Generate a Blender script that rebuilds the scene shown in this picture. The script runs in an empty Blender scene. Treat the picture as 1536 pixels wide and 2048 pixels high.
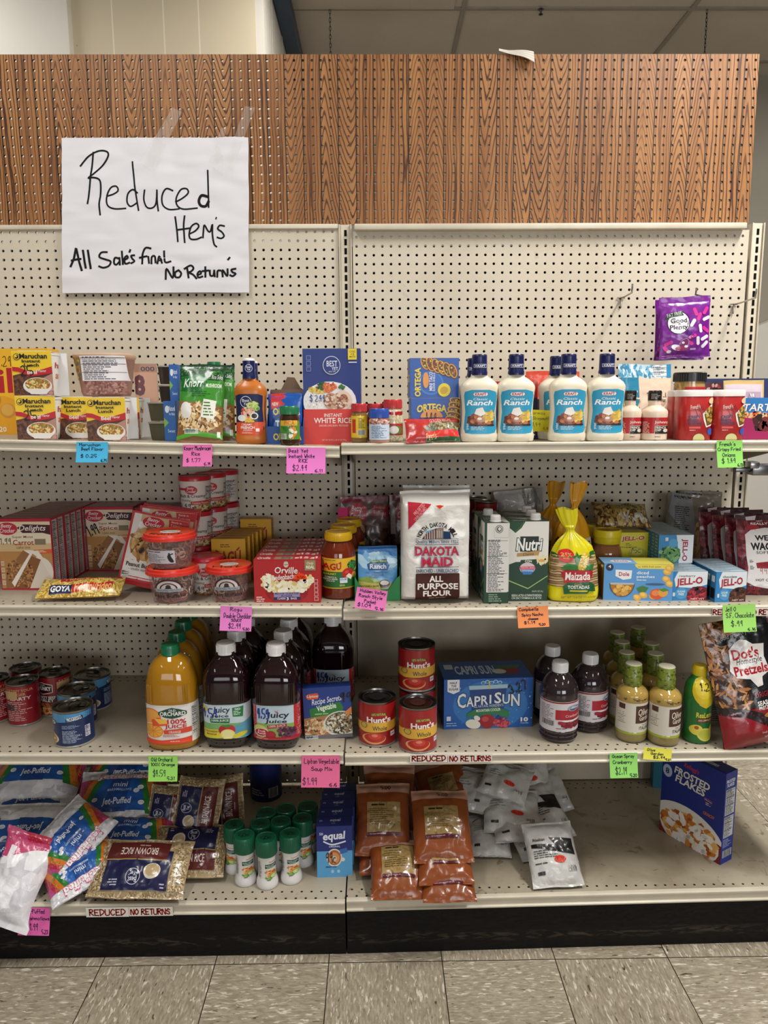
import bpy, bmesh, math, random
from mathutils import Vector, Matrix, noise
SC = bpy.context.scene
COL = SC.collection
R = random.Random(7)
PI = math.pi
# ---------------------------------------------------------------- camera
FPX, YAW, PIT, ROL = 1450.0, -0.0117, 0.1525, -0.0062
CAM = Vector((1.0875, -2.2313, 1.4139))
def _axes():
    cy, sy, cp, sp, cr, sr = math.cos(YAW), math.sin(YAW), math.cos(PIT), math.sin(PIT), math.cos(ROL), math.sin(ROL)
    ri = Vector((cy, sy, 0)); f0 = Vector((-sy, cy, 0)); z = Vector((0, 0, 1))
    return ri*cr + (f0*sp + z*cp)*sr, (f0*sp + z*cp)*cr - ri*sr, f0*cp - z*sp
AR, AU, AF = _axes()
cd = bpy.data.cameras.new('camera'); cam = bpy.data.objects.new('camera', cd); COL.objects.link(cam)
cd.sensor_fit = 'VERTICAL'; cd.sensor_height = 36.0; cd.lens = FPX/2048*36.0; cd.clip_start = .05
m4 = Matrix((AR, AU, -AF)).transposed().to_4x4(); m4.translation = CAM; cam.matrix_world = m4
SC.camera = cam
# ---------------------------------------------------------------- light and exposure
SC.view_settings.view_transform = 'Standard'; SC.view_settings.look = 'None'
SC.view_settings.gamma = 1.0; SC.view_settings.use_curve_mapping = False
SC.view_settings.exposure = -0.28
wd = bpy.data.worlds.new('world'); SC.world = wd; wd.use_nodes = True
wd.node_tree.nodes['Background'].inputs[0].default_value = (1, .97, .95, 1)
wd.node_tree.nodes['Background'].inputs[1].default_value = 0.08
def area(x, y, sx, sy, e, up=.1, col=(1, .975, .94), z=3.38):
    for rx, k in ((0, 1.), (PI, up)):                # strip fixture: most of the light down, a little up at the ceiling
        if not k: continue
        l = bpy.data.lights.new('ceiling_fixture', 'AREA'); l.shape = 'RECTANGLE'; l.size = sx; l.size_y = sy; l.energy = e*k; l.color = col
        o = bpy.data.objects.new('ceiling_fixture', l); COL.objects.link(o); o.location = (x, y, z); o.rotation_euler = (rx, 0, 0)
area(2.65, -1.1, .3, 1.2, 104)
area(.0, -1.4, .3, 1.2, 34)
area(2.2, -3.4, .3, 1.2, 12)
area(-1.4, -3.6, .3, 1.2, 8)
area(4.9, -2.2, .3, 1.2, 22)
area(1.4, .95, 1.2, .3, 32, .4)
area(-1.0, .55, .3, 1.0, 22, .1)
area(3.9, 1.2, .3, 1.0, 16, .3)
for wx, e in ((3.4, 150), (-1.2, 50)):               # daylight through the shop front, far behind the camera
    l = bpy.data.lights.new('shop_window', 'AREA'); l.shape = 'RECTANGLE'; l.size = 3.2; l.size_y = 1.7; l.energy = e; l.color = (.97, .98, 1)
    o = bpy.data.objects.new('shop_window', l); COL.objects.link(o); o.location = (wx, -8.5, 1.75); o.rotation_euler = (PI/2, 0, 0)
# ---------------------------------------------------------------- pixel -> place helpers
def ray(px, py): return AR*((px-768)/FPX) - AU*((py-1024)/FPX) + AF
def aty(px, py, y): d = ray(px, py); return CAM + d*((y-CAM.y)/d.y)
def atz(px, py, z): d = ray(px, py); return CAM + d*((z-CAM.z)/d.z)
def scl(p): return (Vector(p)-CAM).dot(AF)/FPX                    # metres per pixel there
# ---------------------------------------------------------------- colours and materials
def lin(h):
    if len(h) == 3: h = ''.join(c*2 for c in h)
    return tuple((v/12.92 if v <= .04045 else ((v+.055)/1.055)**2.4) for v in (int(h[i:i+2], 16)/255 for i in (0, 2, 4)))
MATS = {}
def nodes(name):
    m = bpy.data.materials.new(name); m.use_nodes = True; t = m.node_tree
    return m, t, t.nodes['Principled BSDF'], t.nodes['Material Output']
def nd(t, ty, **k):
    n = t.nodes.new(ty)
    for a, v in k.items(): setattr(n, a, v)
    return n
def pmat(name, rough=.5, metal=0., coat=0., bump=0., bscale=60., sss=0., alpha=1., spec=.5, wear=0.):
    m, t, p, out = nodes(name); L = t.links.new
    a = nd(t, 'ShaderNodeAttribute', attribute_name='Col'); c = a.outputs['Color']
    tc = nd(t, 'ShaderNodeTexCoord')
    if wear:
        n = nd(t, 'ShaderNodeTexNoise'); n.inputs['Scale'].default_value = 9; n.inputs['Detail'].default_value = 8; L(tc.outputs['Object'], n.inputs['Vector'])
        r = nd(t, 'ShaderNodeMapRange'); r.inputs[1].default_value = .4; r.inputs[2].default_value = .72; r.inputs[3].default_value = 1; r.inputs[4].default_value = 1-wear; L(n.outputs['Fac'], r.inputs[0])
        mx = nd(t, 'ShaderNodeMix', data_type='RGBA', blend_type='MULTIPLY'); mx.inputs[0].default_value = 1; L(c, mx.inputs[6]); L(r.outputs[0], mx.inputs[7]); c = mx.outputs[2]
    L(c, p.inputs['Base Color'])
    p.inputs['Roughness'].default_value = rough; p.inputs['Metallic'].default_value = metal
    p.inputs['Coat Weight'].default_value = coat; p.inputs['Coat Roughness'].default_value = .08; p.inputs['Specular IOR Level'].default_value = spec
    if sss: p.inputs['Subsurface Weight'].default_value = sss; p.inputs['Subsurface Radius'].default_value = (.01, .008, .006); p.inputs['Subsurface Scale'].default_value = .3
    if bump:
        n = nd(t, 'ShaderNodeTexNoise'); n.inputs['Scale'].default_value = bscale; n.inputs['Detail'].default_value = 4; n.inputs['Distortion'].default_value = .8; L(tc.outputs['Object'], n.inputs['Vector'])
        b = nd(t, 'ShaderNodeBump'); b.inputs['Strength'].default_value = bump; b.inputs['Distance'].default_value = .004; L(n.outputs['Fac'], b.inputs['Height']); L(b.outputs[0], p.inputs['Normal'])
    if alpha < 1: p.inputs['Alpha'].default_value = alpha
    MATS[name] = m; return m
pmat('card', .5, coat=.12); pmat('paper', .8, spec=.2); pmat('gloss', .32, coat=.3); pmat('plastic', .28, spec=.5); pmat('film', .26, coat=.3, bump=.28, bscale=38)
pmat('softfilm', .3, coat=.35, bump=.8, bscale=30); pmat('liquid', .06, coat=.6); pmat('sauce', .18, coat=.7, bump=.15, bscale=120); pmat('metal', .28, metal=1.); pmat('clear', .08, alpha=.22, coat=.6); pmat('tape', .3, alpha=.08, coat=.1); pmat('clearfilm', .12, alpha=.3, coat=.7, bump=.9, bscale=45)
pmat('grainy', .5, coat=.25, bump=.6, bscale=260); pmat('paint', .38, wear=.16); pmat('matte', .85, spec=.15)
# ---------------------------------------------------------------- stroke letters for handwriting (x 0-4, y 0-8, baseline 2)
SF = {'A': '022842|1434', 'B': '0802|0828373505|05354402', 'C': '472806042243', 'D': '0802|0828463402', 'E': '4808|0802|0242|0535', 'F': '4808|0802|0535',
 'G': '4728060422434525', 'H': '0802|4842|0545', 'I': '2822', 'J': '38332203', 'K': '0802|4705|0542', 'L': '080242', 'M': '0208254842', 'N': '02084248', 'O': '28060422444628',
 'P': '0802|0828473605', 'Q': '28060422444628|2441', 'R': '0802|0828473605|1542', 'S': '4728170635432203', 'T': '0848|2822', 'U': '0803224348', 'V': '082248', 'W': '0812253248', 'X': '0842|4802', 'Y': '0825|4822', 'Z': '08480242',
 'a': '3515031232|3532', 'b': '0802|042535432202', 'c': '351504031232', 'd': '3515031232|3832', 'e': '0434351504031232', 'f': '38281722|0535', 'g': '3515041333|35311000', 'h': '0802|04253532', 'i': '1512|1617', 'j': '25211000|2627',
 'k': '0802|3503|1332', 'l': '1812', 'm': '0502|04152522|24354542', 'n': '0502|04253532', 'o': '1504031232343515', 'p': '0500|051534331203', 'q': '3515031232|3530', 'r': '0502|04152535', 's': '3515042433321202', 't': '181222|0535', 'u': '0503122234|3532',
 'v': '051235', 'w': '0512243245', 'x': '0532|3502', 'y': '0513|351100', 'z': '05350232', '0': '2806042244462 8'.replace(' ', ''), '1': '172822', '2': '072837350242', '3': '0728373525|2534432203', '4': '180535|2822', '5': '480805354322', '6': '3806032232341504',
 '7': '084822', '8': '281625343322131425362 8'.replace(' ', ''), '9': '3615173837|3732', '$': '4728170635432203|2921', '.': '1213', '-': '0535', "'": '2827', '/': '0238', '|': '2920', '&': '42082736041243', '%': '0248|0807|4342'}
def smooth(p, n=5):
    if len(p) < 3: return p
    q = [p[0]]+list(p)+[p[-1]]; o = []
    for i in range(1, len(q)-2):
        a, b, c, d = q[i-1:i+3]
        for k in range(n):
            t = k/n
            o.append(tuple(.5*(2*b[j]+(c[j]-a[j])*t+(2*a[j]-5*b[j]+4*c[j]-d[j])*t*t+(3*b[j]-a[j]-3*c[j]+d[j])*t**3) for j in (0, 1)))
    return o+[p[-1]]
_TX = {}
def text_tris(s, bold, shear):
    k = (s, bold, shear)
    if k not in _TX:
        c = bpy.data.curves.new('t', 'FONT'); c.body = s; c.resolution_u = 2; c.offset = bold; c.shear = shear
        o = bpy.data.objects.new('t', c); me = o.to_mesh(); me.calc_loop_triangles()
        vs = [v.co for v in me.vertices]
        xs = [v.x for v in vs] or [0, 1]; ys = [v.y for v in vs] or [0, 1]; x0, y0, w, h = min(xs), min(ys), max(xs)-min(xs) or 1, max(ys)-min(ys) or 1
        _TX[k] = [tuple(((vs[i].x-x0)/w, (vs[i].y-y0)/h) for i in t.vertices) for t in me.loop_triangles]
        o.to_mesh_clear(); bpy.data.objects.remove(o); bpy.data.curves.remove(c)
    return _TX[k]
class Cv:
    """printed artwork, drawn in photo pixels inside the frame x0..x1, y0..y1 (y down)"""
    def __init__(s, x0, y0, x1, y1): s.x0, s.y0, s.x1, s.y1 = x0, y0, x1, y1; s.L = []
    def tris(s, t, c): s.L.append((c, t)); return s
    def poly(s, p, c):
        n = len(p)
        if n == 3: return s.tris([tuple(p)], c)
        bm = bmesh.new(); f = bm.faces.new([bm.verts.new((x, -y, 0)) for x, y in p]); bm.verts.index_update()
        bmesh.ops.triangulate(bm, faces=[f]); t = [tuple((v.co.x, -v.co.y) for v in g.verts) for g in bm.faces]; bm.free()
        return s.tris(t, c)
    def rect(s, x0, y0, x1, y1, c): return s.tris([((x0, y0), (x1, y0), (x1, y1)), ((x0, y0), (x1, y1), (x0, y1))], c)
    def ell(s, cx, cy, rx, ry, c, rot=0, a0=0, a1=360, n=22):
        q = []; cr, sr = math.cos(rot), math.sin(rot)
        for i in range(n+1):
            a = math.radians(a0+(a1-a0)*i/n); x, y = rx*math.cos(a), -ry*math.sin(a); q.append((cx+x*cr-y*sr, cy+x*sr+y*cr))
        return s.tris([((cx, cy), q[i], q[i+1]) for i in range(n)], c)
    def stroke(s, p, w, c, sm=True):
        if sm: p = smooth(p)
        t = []; n = len(p); e = []
        for i in range(n):
            a, b = p[max(0, i-1)], p[min(n-1, i+1)]; dx, dy = b[0]-a[0], b[1]-a[1]; l = math.hypot(dx, dy) or 1
            e.append((-dy/l*w/2, dx/l*w/2, dx/l*w/2, dy/l*w/2))
        for i in range(n-1):
            (x, y), (X, Y) = p[i], p[i+1]; a, b = e[i], e[i+1]
            if i == 0: x -= a[2]*.8; y -= a[3]*.8
            if i == n-2: X += b[2]*.8; Y += b[3]*.8
            A, B_, C, D = (x+a[0], y+a[1]), (x-a[0], y-a[1]), (X-b[0], Y-b[1]), (X+b[0], Y+b[1]); t += [(A, B_, C), (A, C, D)]
        return s.tris(t, c)
    def strokes(s, ps, w, c, sm=True):
        for p in ps: s.stroke(p, w, c, sm)
        return s
    def T(s, txt, x0, y0, x1, y1, c, b=0., sh=0., rot=0, arc=0., tilt=0.):
        cx, cy, w, h = (x0+x1)/2, (y0+y1)/2, x1-x0, y1-y0; cr, sr = math.cos(rot), math.sin(rot)
        def f(u, v):
            x, y = (u-.5)*w, (.5-v)*h + arc*(2*u-1)**2 + tilt*(u-.5)
            return (cx+x*cr-y*sr, cy+x*sr+y*cr)
        return s.tris([tuple(f(*q) for q in t) for t in text_tris(txt, b, sh)], c)
    def H(s, txt, x0, y0, x1, y1, c='222', w=1.4, rot=0):
        P = []; X = 0
        for ch in txt:
            if ch == ' ': X += 3; continue
            d = SF.get(ch, '0545'); mx = 0
            for st in d.split('|'):
                pts = [(X+int(st[i])+R.uniform(-.25, .25), int(st[i+1])+R.uniform(-.2, .2)) for i in range(0, len(st)-1, 2)]; mx = max([mx]+[p[0]-X for p in pts]); P.append(pts)
            X += mx+1.5
        X -= 1.3; ys = [p[1] for q in P for p in q]; lo, hi = min(ys), max(ys); cx, cy = (x0+x1)/2, (y0+y1)/2; cr, sr = math.cos(rot), math.sin(rot); out = []
        for q in P:
            r_ = []
            for x, y in q:
                a, b = x/X*(x1-x0)-(x1-x0)/2, (hi-y)/((hi-lo) or 1)*(y1-y0)-(y1-y0)/2; r_.append((cx+a*cr-b*sr, cy+a*sr+b*cr))
            out.append(r_)
        t = []
        for q in out:
            k = Cv(0, 0, 1, 1); k.stroke(q, w, c); t += k.L[0][1]
        return s.tris(t, c)
    def fine(s, x0, y0, x1, y1, n, c, fill=.55, seed=1, cols=1):
        r = random.Random(seed); t = []; dh = (y1-y0)/n
        for i in range(n):
            for k in range(cols):
                x = x0+(x1-x0)*k/cols; X = x0+(x1-x0)*(k+.93)/cols; X = x+(X-x)*r.uniform(.55, 1)
                while x < X-.4:
                    w = min(r.uniform(2, 6)*dh*.55, X-x); y = y0+i*dh; Y = y+dh*fill
                    t += [((x, y), (x+w, y), (x+w, Y)), ((x, y), (x+w, Y), (x, Y))]; x += w+dh*.35
        return s.tris(t, c)
    def facts(s, x0, y0, x1, y1, n=16, bg='eee', c='444', seed=1):
        s.rect(x0, y0, x1, y1, bg); d = (y1-y0)/n
        s.fine(x0+(x1-x0)*.06, y0+d*.4, x1-(x1-x0)*.05, y1-d*.2, n, c, .5, seed)
        for i in (1, n//3, 2*n//3): s.rect(x0+1, y0+d*i-d*.15, x1-1, y0+d*i+d*.08, '222')
        return s
    def bars(s, x0, y0, x1, y1, bg='eee', seed=3):
        r = random.Random(seed); s.rect(x0, y0, x1, y1, bg); x = x0+(x1-x0)*.06; t = []
        while x < x1-(x1-x0)*.08:
            w = (x1-x0)*r.choice((.02, .035, .05)); t += [((x, y0+.5), (x+w, y0+.5), (x+w, y1-.5)), ((x, y0+.5), (x+w, y1-.5), (x, y1-.5))]; x += w+(x1-x0)*r.choice((.02, .035))
        return s.tris(t, '222')
    def spk(s, cx, cy, rx, ry, n, cols, sz, seed=1, asp=1.6, box=False):
        r = random.Random(seed); lay = {}
        for i in range(n):
            if box: x, y = cx+rx*r.uniform(-1, 1), cy+ry*r.uniform(-1, 1)
            else:
                a, q = r.uniform(0, 2*PI), math.sqrt(r.random()); x, y = cx+rx*q*math.cos(a), cy+ry*q*math.sin(a)
            k = sz*r.uniform(.6, 1.3); a = r.uniform(0, PI); ca, sa = math.cos(a), math.sin(a); m = 6
            p = [(x+k*asp*math.cos(j*PI/3)*ca-k*math.sin(j*PI/3)*sa, y+k*asp*math.cos(j*PI/3)*sa+k*math.sin(j*PI/3)*ca) for j in range(m)]
            lay.setdefault((i*4//n, r.choice(cols)), []).extend([(p[0], p[j], p[j+1]) for j in range(1, m-1)])
        for (k, c), t in sorted(lay.items()): s.tris(t, c)
        return s
def _clip(p, x0, y0, x1, y1):
    for ax, lim, sg in ((0, x0, 1), (0, x1, -1), (1, y0, 1), (1, y1, -1)):
        o = []; n = len(p)
        for i in range(n):
            a, b = p[i], p[(i+1) % n]; da, db = sg*(a[ax]-lim), sg*(b[ax]-lim)
            if da >= 0: o.append(a)
            if (da > 0 > db) or (da < 0 < db):
                t = da/(da-db); o.append((a[0]+(b[0]-a[0])*t, a[1]+(b[1]-a[1])*t))
        p = o
        if len(p) < 3: return []
    return p
class B:
    """one mesh: vertices, faces, a colour and a material per face"""
    def __init__(s): s.v, s.f, s.c, s.m, s.sm, s.mats, s.subs = [], [], [], [], [], [], []
    def mi(s, m):
        if m not in s.mats: s.mats.append(m)
        return s.mats.index(m)
    def add(s, vs, fs, c, m='gloss', sm=True):
        o = len(s.v); s.v += [tuple(q) for q in vs]; k = s.mi(m)
        for i, f in enumerate(fs):
            s.f.append(tuple(j+o for j in f)); s.c.append(c[i] if isinstance(c, list) else c); s.m.append(k); s.sm.append(sm)
        return s
    def box(s, cx, cy, cz, w, d, h, c, m='card', bv=0.0):
        """centre-bottom box; c may be a dict front/back/left/right/top/bottom"""
        bm = bmesh.new(); bmesh.ops.create_cube(bm, size=1); bmesh.ops.scale(bm, vec=(w, d, h), verts=bm.verts)
        if bv: bmesh.ops.bevel(bm, geom=bm.edges[:], offset=bv, segments=2, affect='EDGES', profile=.5)
        bm.normal_update(); cs = []
        for f in bm.faces:
            n = f.normal; a = max(range(3), key=lambda i: abs(n[i])); k = ('left', 'right')[n.x > 0] if a == 0 else ('front', 'back')[n.y > 0] if a == 1 else ('bottom', 'top')[n.z > 0]
            cs.append(c.get(k, c['front']) if isinstance(c, dict) else c)
        s.add([(v.co.x+cx, v.co.y+cy, v.co.z+cz+h/2) for v in bm.verts], [[v.index for v in f.verts] for f in bm.faces], cs, m, False); bm.free(); return s
    def lathe(s, prof, m='plastic', n=36, sy=1., ex=2., cx=0, cy=0, cz=0, cap=True):
        """prof: (r, z, colour); colour holds for the band up to the next point"""
        vs, fs, cs = [], [], []
        for r, z, c in prof:
            for i in range(n):
                a = 2*PI*i/n; ca, sa = math.cos(a), math.sin(a)
                vs.append((cx+r*math.copysign(abs(ca)**(2/ex), ca), cy+r*sy*math.copysign(abs(sa)**(2/ex), sa), cz+z))
        for k in range(len(prof)-1):
            for i in range(n):
                j = (i+1) % n; fs.append((k*n+i, k*n+j, (k+1)*n+j, (k+1)*n+i)); cs.append(prof[k][2])
        if cap:
            if prof[0][0] > 1e-4: fs.append(tuple(range(n))[::-1]); cs.append(prof[0][2])
            if prof[-1][0] > 1e-4: fs.append(tuple((len(prof)-1)*n+i for i in range(n))); cs.append(prof[-1][2])
        return s.add(vs, fs, cs, m)
    def tube(s, p, r, c, m='metal', n=8):
        vs, fs = [], []; P = [Vector(q) for q in p]; ref = Vector((.3, .5, .8))
        for i, q in enumerate(P):
            d = (P[min(i+1, len(P)-1)]-P[max(0, i-1)]).normalized(); a = d.cross(ref).normalized(); b = d.cross(a)
            vs += [q+(a*math.cos(2*PI*k/n)+b*math.sin(2*PI*k/n))*r for k in range(n)]
        for i in range(len(P)-1):
            for k in range(n): fs.append((i*n+k, i*n+(k+1) % n, (i+1)*n+(k+1) % n, (i+1)*n+k))
        fs += [tuple(range(n))[::-1], tuple((len(P)-1)*n+k for k in range(n))]
        return s.add(vs, fs, c, m)
    def grid(s, f, nu, nv, c, m, u0=-.5, u1=.5, v0=0., v1=1., flip=False):
        vs = [f(u0+(u1-u0)*i/nu, v0+(v1-v0)*j/nv) for j in range(nv+1) for i in range(nu+1)]; fs = []; cs = []
        for j in range(nv):
            for i in range(nu):
                q = (j*(nu+1)+i, j*(nu+1)+i+1, (j+1)*(nu+1)+i+1, (j+1)*(nu+1)+i); fs.append(q[::-1] if flip else q)
                cs.append(c((i+.5)/nu, (j+.5)/nv) if callable(c) else c)
        return s.add(vs, fs, cs, m)
    def art(s, cv, W, H, f, m='card', mx=.03, off=.0004, dl=.00002, clip=True, v0=0.):
        """lay artwork on a surface f(u, v, offset); u in -W/2..W/2, v in v0..v0+H"""
        kx, ky = W/(cv.x1-cv.x0), H/(cv.y1-cv.y0); m2 = mx*mx
        for li, (c, ts) in enumerate(cv.L):
            vi, vs, fs = {}, [], []; o = off+dl*li
            def key(p):
                k = (round(p[0]*2e5), round(p[1]*2e5))
                if k not in vi: vi[k] = len(vs); vs.append(f(p[0], p[1], o))
                return vi[k]
            st = []
            for t in ts:
                if clip:
                    p = _clip(list(t), cv.x0, cv.y0, cv.x1, cv.y1)
                    if not p: continue
                else: p = t
                p = [((x-cv.x0)*kx-W/2, v0+(cv.y1-y)*ky) for x, y in p]; st += [(p[0], p[i], p[i+1]) for i in range(1, len(p)-1)]
            while st:
                a, b, d = st.pop()
                e = [(a[0]-b[0])**2+(a[1]-b[1])**2, (b[0]-d[0])**2+(b[1]-d[1])**2, (d[0]-a[0])**2+(d[1]-a[1])**2]; g = e.index(max(e))
                if e[g] > m2:
                    if g == 1: a, b, d = b, d, a
                    elif g == 2: a, b, d = d, a, b
                    q = ((a[0]+b[0])/2, (a[1]+b[1])/2); st += [(a, q, d), (q, b, d)]; continue
                if (b[0]-a[0])*(d[1]-a[1])-(b[1]-a[1])*(d[0]-a[0]) < 0: b, d = d, b
                t = (key(a), key(b), key(d))
                if len(set(t)) == 3: fs.append(t)
            if fs: s.add(vs, fs, c, m)
        return s
    def build(s, name, parent=None):
        me = bpy.data.meshes.new(name); me.from_pydata(s.v, [], s.f)
        for m in s.mats: me.materials.append(MATS[m])
        me.polygons.foreach_set('material_index', s.m); me.polygons.foreach_set('use_smooth', s.sm)
        a = me.attributes.new('Col', 'FLOAT_COLOR', 'FACE'); fl = []; cache = {}
        for c in s.c:
            if c not in cache: cache[c] = lin(c)+(1.,)
            fl.extend(cache[c])
        a.data.foreach_set('color', fl); me.update()
        try: me.set_sharp_from_angle(angle=math.radians(42))
        except Exception: pass
        o = bpy.data.objects.new(name, me); COL.objects.link(o)
        if parent: o.parent = parent
        for nm, q in s.subs: q.build(nm, o)
        return o
# ---------------------------------------------------------------- things, parts, copies
def tag(o, label=None, cat=None, group=None, kind=None):
    for k, v in (('label', label), ('category', cat), ('group', group), ('kind', kind)):
        if v: o[k] = v
    return o
def put(o, loc, yaw=0., tilt=0., roll=0.):
    o.location = loc; o.rotation_euler = (Matrix.Rotation(yaw, 3, 'Z') @ Matrix.Rotation(-tilt, 3, 'X') @ Matrix.Rotation(roll, 3, 'Y')).to_euler(); return o
def thing(name, label, cat, group=None):
    o = bpy.data.objects.new(name, None); COL.objects.link(o); o.empty_display_size = .05; return tag(o, label, cat, group)
def kids(o): return [c for c in COL.objects if c.parent == o]
def dup(o, label=None, parent=None):
    c = o.copy(); COL.objects.link(c)
    if parent: c.parent = parent
    if label: c['label'] = label
    for k in kids(o): dup(k, None, c)
    return c
# ---------------------------------------------------------------- setting materials (world-space patterns)
class G:
    """small shader-graph helper"""
    def __init__(s, name):
        s.m, s.t, s.p, s.out = nodes(name); MATS[name] = s.m; s.pos = nd(s.t, 'ShaderNodeTexCoord').outputs['Object']
        x = nd(s.t, 'ShaderNodeSeparateXYZ'); s.l(s.pos, x.inputs[0]); s.x, s.y, s.z = x.outputs
    def l(s, a, b): s.t.links.new(a, b)
    def inp(s, i, v):
        if isinstance(v, (int, float)): i.default_value = v
        elif isinstance(v, tuple): i.default_value = v
        else: s.l(v, i)
    def ma(s, op, a, b=0., c=0.):
        n = nd(s.t, 'ShaderNodeMath', operation=op); s.inp(n.inputs[0], a); s.inp(n.inputs[1], b); s.inp(n.inputs[2], c); return n.outputs[0]
    def noise(s, sc, det=4, vec=None, dist=0., stretch=None):
        v = vec or s.pos
        if stretch:
            mp = nd(s.t, 'ShaderNodeMapping'); mp.inputs['Scale'].default_value = stretch; s.l(v, mp.inputs[0]); v = mp.outputs[0]
        n = nd(s.t, 'ShaderNodeTexNoise'); n.inputs['Scale'].default_value = sc; n.inputs['Detail'].default_value = det; n.inputs['Distortion'].default_value = dist; s.l(v, n.inputs['Vector']); return n.outputs['Fac']
    def ramp(s, v, a, b, lo=0., hi=1.):
        n = nd(s.t, 'ShaderNodeMapRange'); s.inp(n.inputs[0], v)
        for i, q in enumerate((a, b, lo, hi)): n.inputs[i+1].default_value = q
        return n.outputs[0]
    def mix(s, f, a, b, mode='MIX'):
        n = nd(s.t, 'ShaderNodeMix', data_type='RGBA', blend_type=mode); s.inp(n.inputs[0], f)
        for i, q in ((6, a), (7, b)): s.inp(n.inputs[i], lin(q)+(1.,) if isinstance(q, str) else q)
        return n.outputs[2]
    def holes(s, x0, z0, p, r, u=None, w=None):
        fx = s.ma('SUBTRACT', s.ma('FRACT', s.ma('ADD', s.ma('DIVIDE', s.ma('SUBTRACT', u or s.x, x0), p), .5)), .5)
        fz = s.ma('SUBTRACT', s.ma('FRACT', s.ma('ADD', s.ma('DIVIDE', s.ma('SUBTRACT', w or s.z, z0), p), .5)), .5)
        d = s.ma('SQRT', s.ma('ADD', s.ma('POWER', fx, 2.), s.ma('POWER', fz, 2.)))
        return s.ma('LESS_THAN', d, r/p), fx
    def fin(s, col, rough=.5, spec=.4, bump=None, bs=.2, cut=None):
        s.inp(s.p.inputs['Base Color'], col if not isinstance(col, str) else lin(col)+(1.,)); s.inp(s.p.inputs['Roughness'], rough); s.p.inputs['Specular IOR Level'].default_value = spec
        if bump is not None:
            b = nd(s.t, 'ShaderNodeBump'); b.inputs['Strength'].default_value = bs; b.inputs['Distance'].default_value = .003; s.l(bump, b.inputs['Height']); s.l(b.outputs[0], s.p.inputs['Normal'])
        if cut is not None:
            s.l(s.ma('SUBTRACT', 1., cut), s.p.inputs['Alpha'])
PI1 = .0254
def pegmat(name, x0, z0, px=PI1):
    g = G(name); h, fx = g.holes(x0, z0, px, .0039)
    d = g.ramp(g.noise(3.2, 6), .48, .75, 0., .35); c = g.mix(d, 'd2c8b4', 'b5a88f'); d2 = g.ramp(g.noise(14, 8, dist=1.), .66, .74, 0., .3); c = g.mix(d2, c, '9a8b72')
    g.fin(c, .5, .3, g.noise(240, 3), .12, cut=h)
pegmat('peg_left', .0017, 1.905, PI1)
pegmat('peg_right', 1.0357+.0017, 1.889)
g = G('wood_peg'); h, fx = g.holes(2.1863, 2.3712, PI1, .0036)
gr = g.ma('ABSOLUTE', g.ma('SUBTRACT', g.ma('FRACT', g.ma('ADD', g.ma('DIVIDE', g.ma('SUBTRACT', g.x, 1.1411), .0508), .5)), .5))
pid = g.ma('FLOOR', g.ma('DIVIDE', g.ma('SUBTRACT', g.x, 1.1411), .0508))
cmb = nd(g.t, 'ShaderNodeCombineXYZ'); rnd = g.ma('FRACT', g.ma('MULTIPLY', g.ma('SINE', g.ma('MULTIPLY', pid, 12.99)), 437.6))
lx = g.ma('SUBTRACT', g.ma('SUBTRACT', g.x, 1.1411), g.ma('MULTIPLY', g.ma('ADD', pid, .5), .0508))
rn2 = g.ma('FRACT', g.ma('MULTIPLY', rnd, 17.3)); rn3 = g.ma('FRACT', g.ma('MULTIPLY', rnd, 71.9))
cv = nd(g.t, 'ShaderNodeCombineXYZ'); g.l(g.ma('ADD', g.x, g.ma('MULTIPLY', rnd, 9.)), cv.inputs[0]); g.l(g.ma('MULTIPLY', rn2, 7.), cv.inputs[1]); g.l(g.ma('ADD', g.z, g.ma('MULTIPLY', rn3, 5.)), cv.inputs[2]); pv = cv.outputs[0]
warp = g.ma('MULTIPLY', g.ma('SUBTRACT', g.noise(5., 2, vec=pv, stretch=(1., 1, .6)), .5), .034)
bx = g.ma('ADD', g.ma('ADD', lx, g.ma('MULTIPLY', g.ma('SUBTRACT', rn2, .5), .03)), warp)
# flat-sawn figure: parabolic arches on some planks, straight grain on the others
arch = g.ma('MULTIPLY', g.ma('SUBTRACT', rnd, .35), g.ma('GREATER_THAN', rnd, .5)); sgn = g.ma('SUBTRACT', g.ma('MULTIPLY', g.ma('GREATER_THAN', rn3, .5), 2.), 1.)
par = g.ma('ADD', g.ma('MULTIPLY', g.ma('SQRT', g.ma('ADD', g.ma('MULTIPLY', bx, bx), 2.2e-5)), g.ma('ADD', 40., g.ma('MULTIPLY', rn3, 22.))), g.ma('MULTIPLY', g.ma('MULTIPLY', g.z, sgn), g.ma('MULTIPLY', arch, 24.)))
ring = g.ma('ADD', g.ma('MULTIPLY', g.ma('SINE', g.ma('MULTIPLY', g.ma('ADD', par, g.ma('MULTIPLY', g.noise(7, 4, vec=pv, stretch=(4, 1, 1.)), .5)), 14.)), .5), .5)
st = g.noise(46, 5, vec=pv, stretch=(7, 1, .07)); big = g.noise(5, 3, vec=pv, stretch=(3, 1, .4)); fade = g.ramp(g.noise(4, 3, vec=pv, stretch=(2, 1, .6)), .3, .6, .4, 1.)
c = g.mix(g.ramp(big, .3, .7), '8c5c35', 'ae7b4a'); c = g.mix(g.ma('MULTIPLY', g.ramp(ring, .66, .95), fade), c, '4a2a15'); c = g.mix(g.ramp(st, .54, .72, 0, .6), c, '643c20')
c = g.mix(g.ma('LESS_THAN', gr, .028), c, '2c1a0e'); g.fin(c, .45, .35, st, .2, cut=h)
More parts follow.
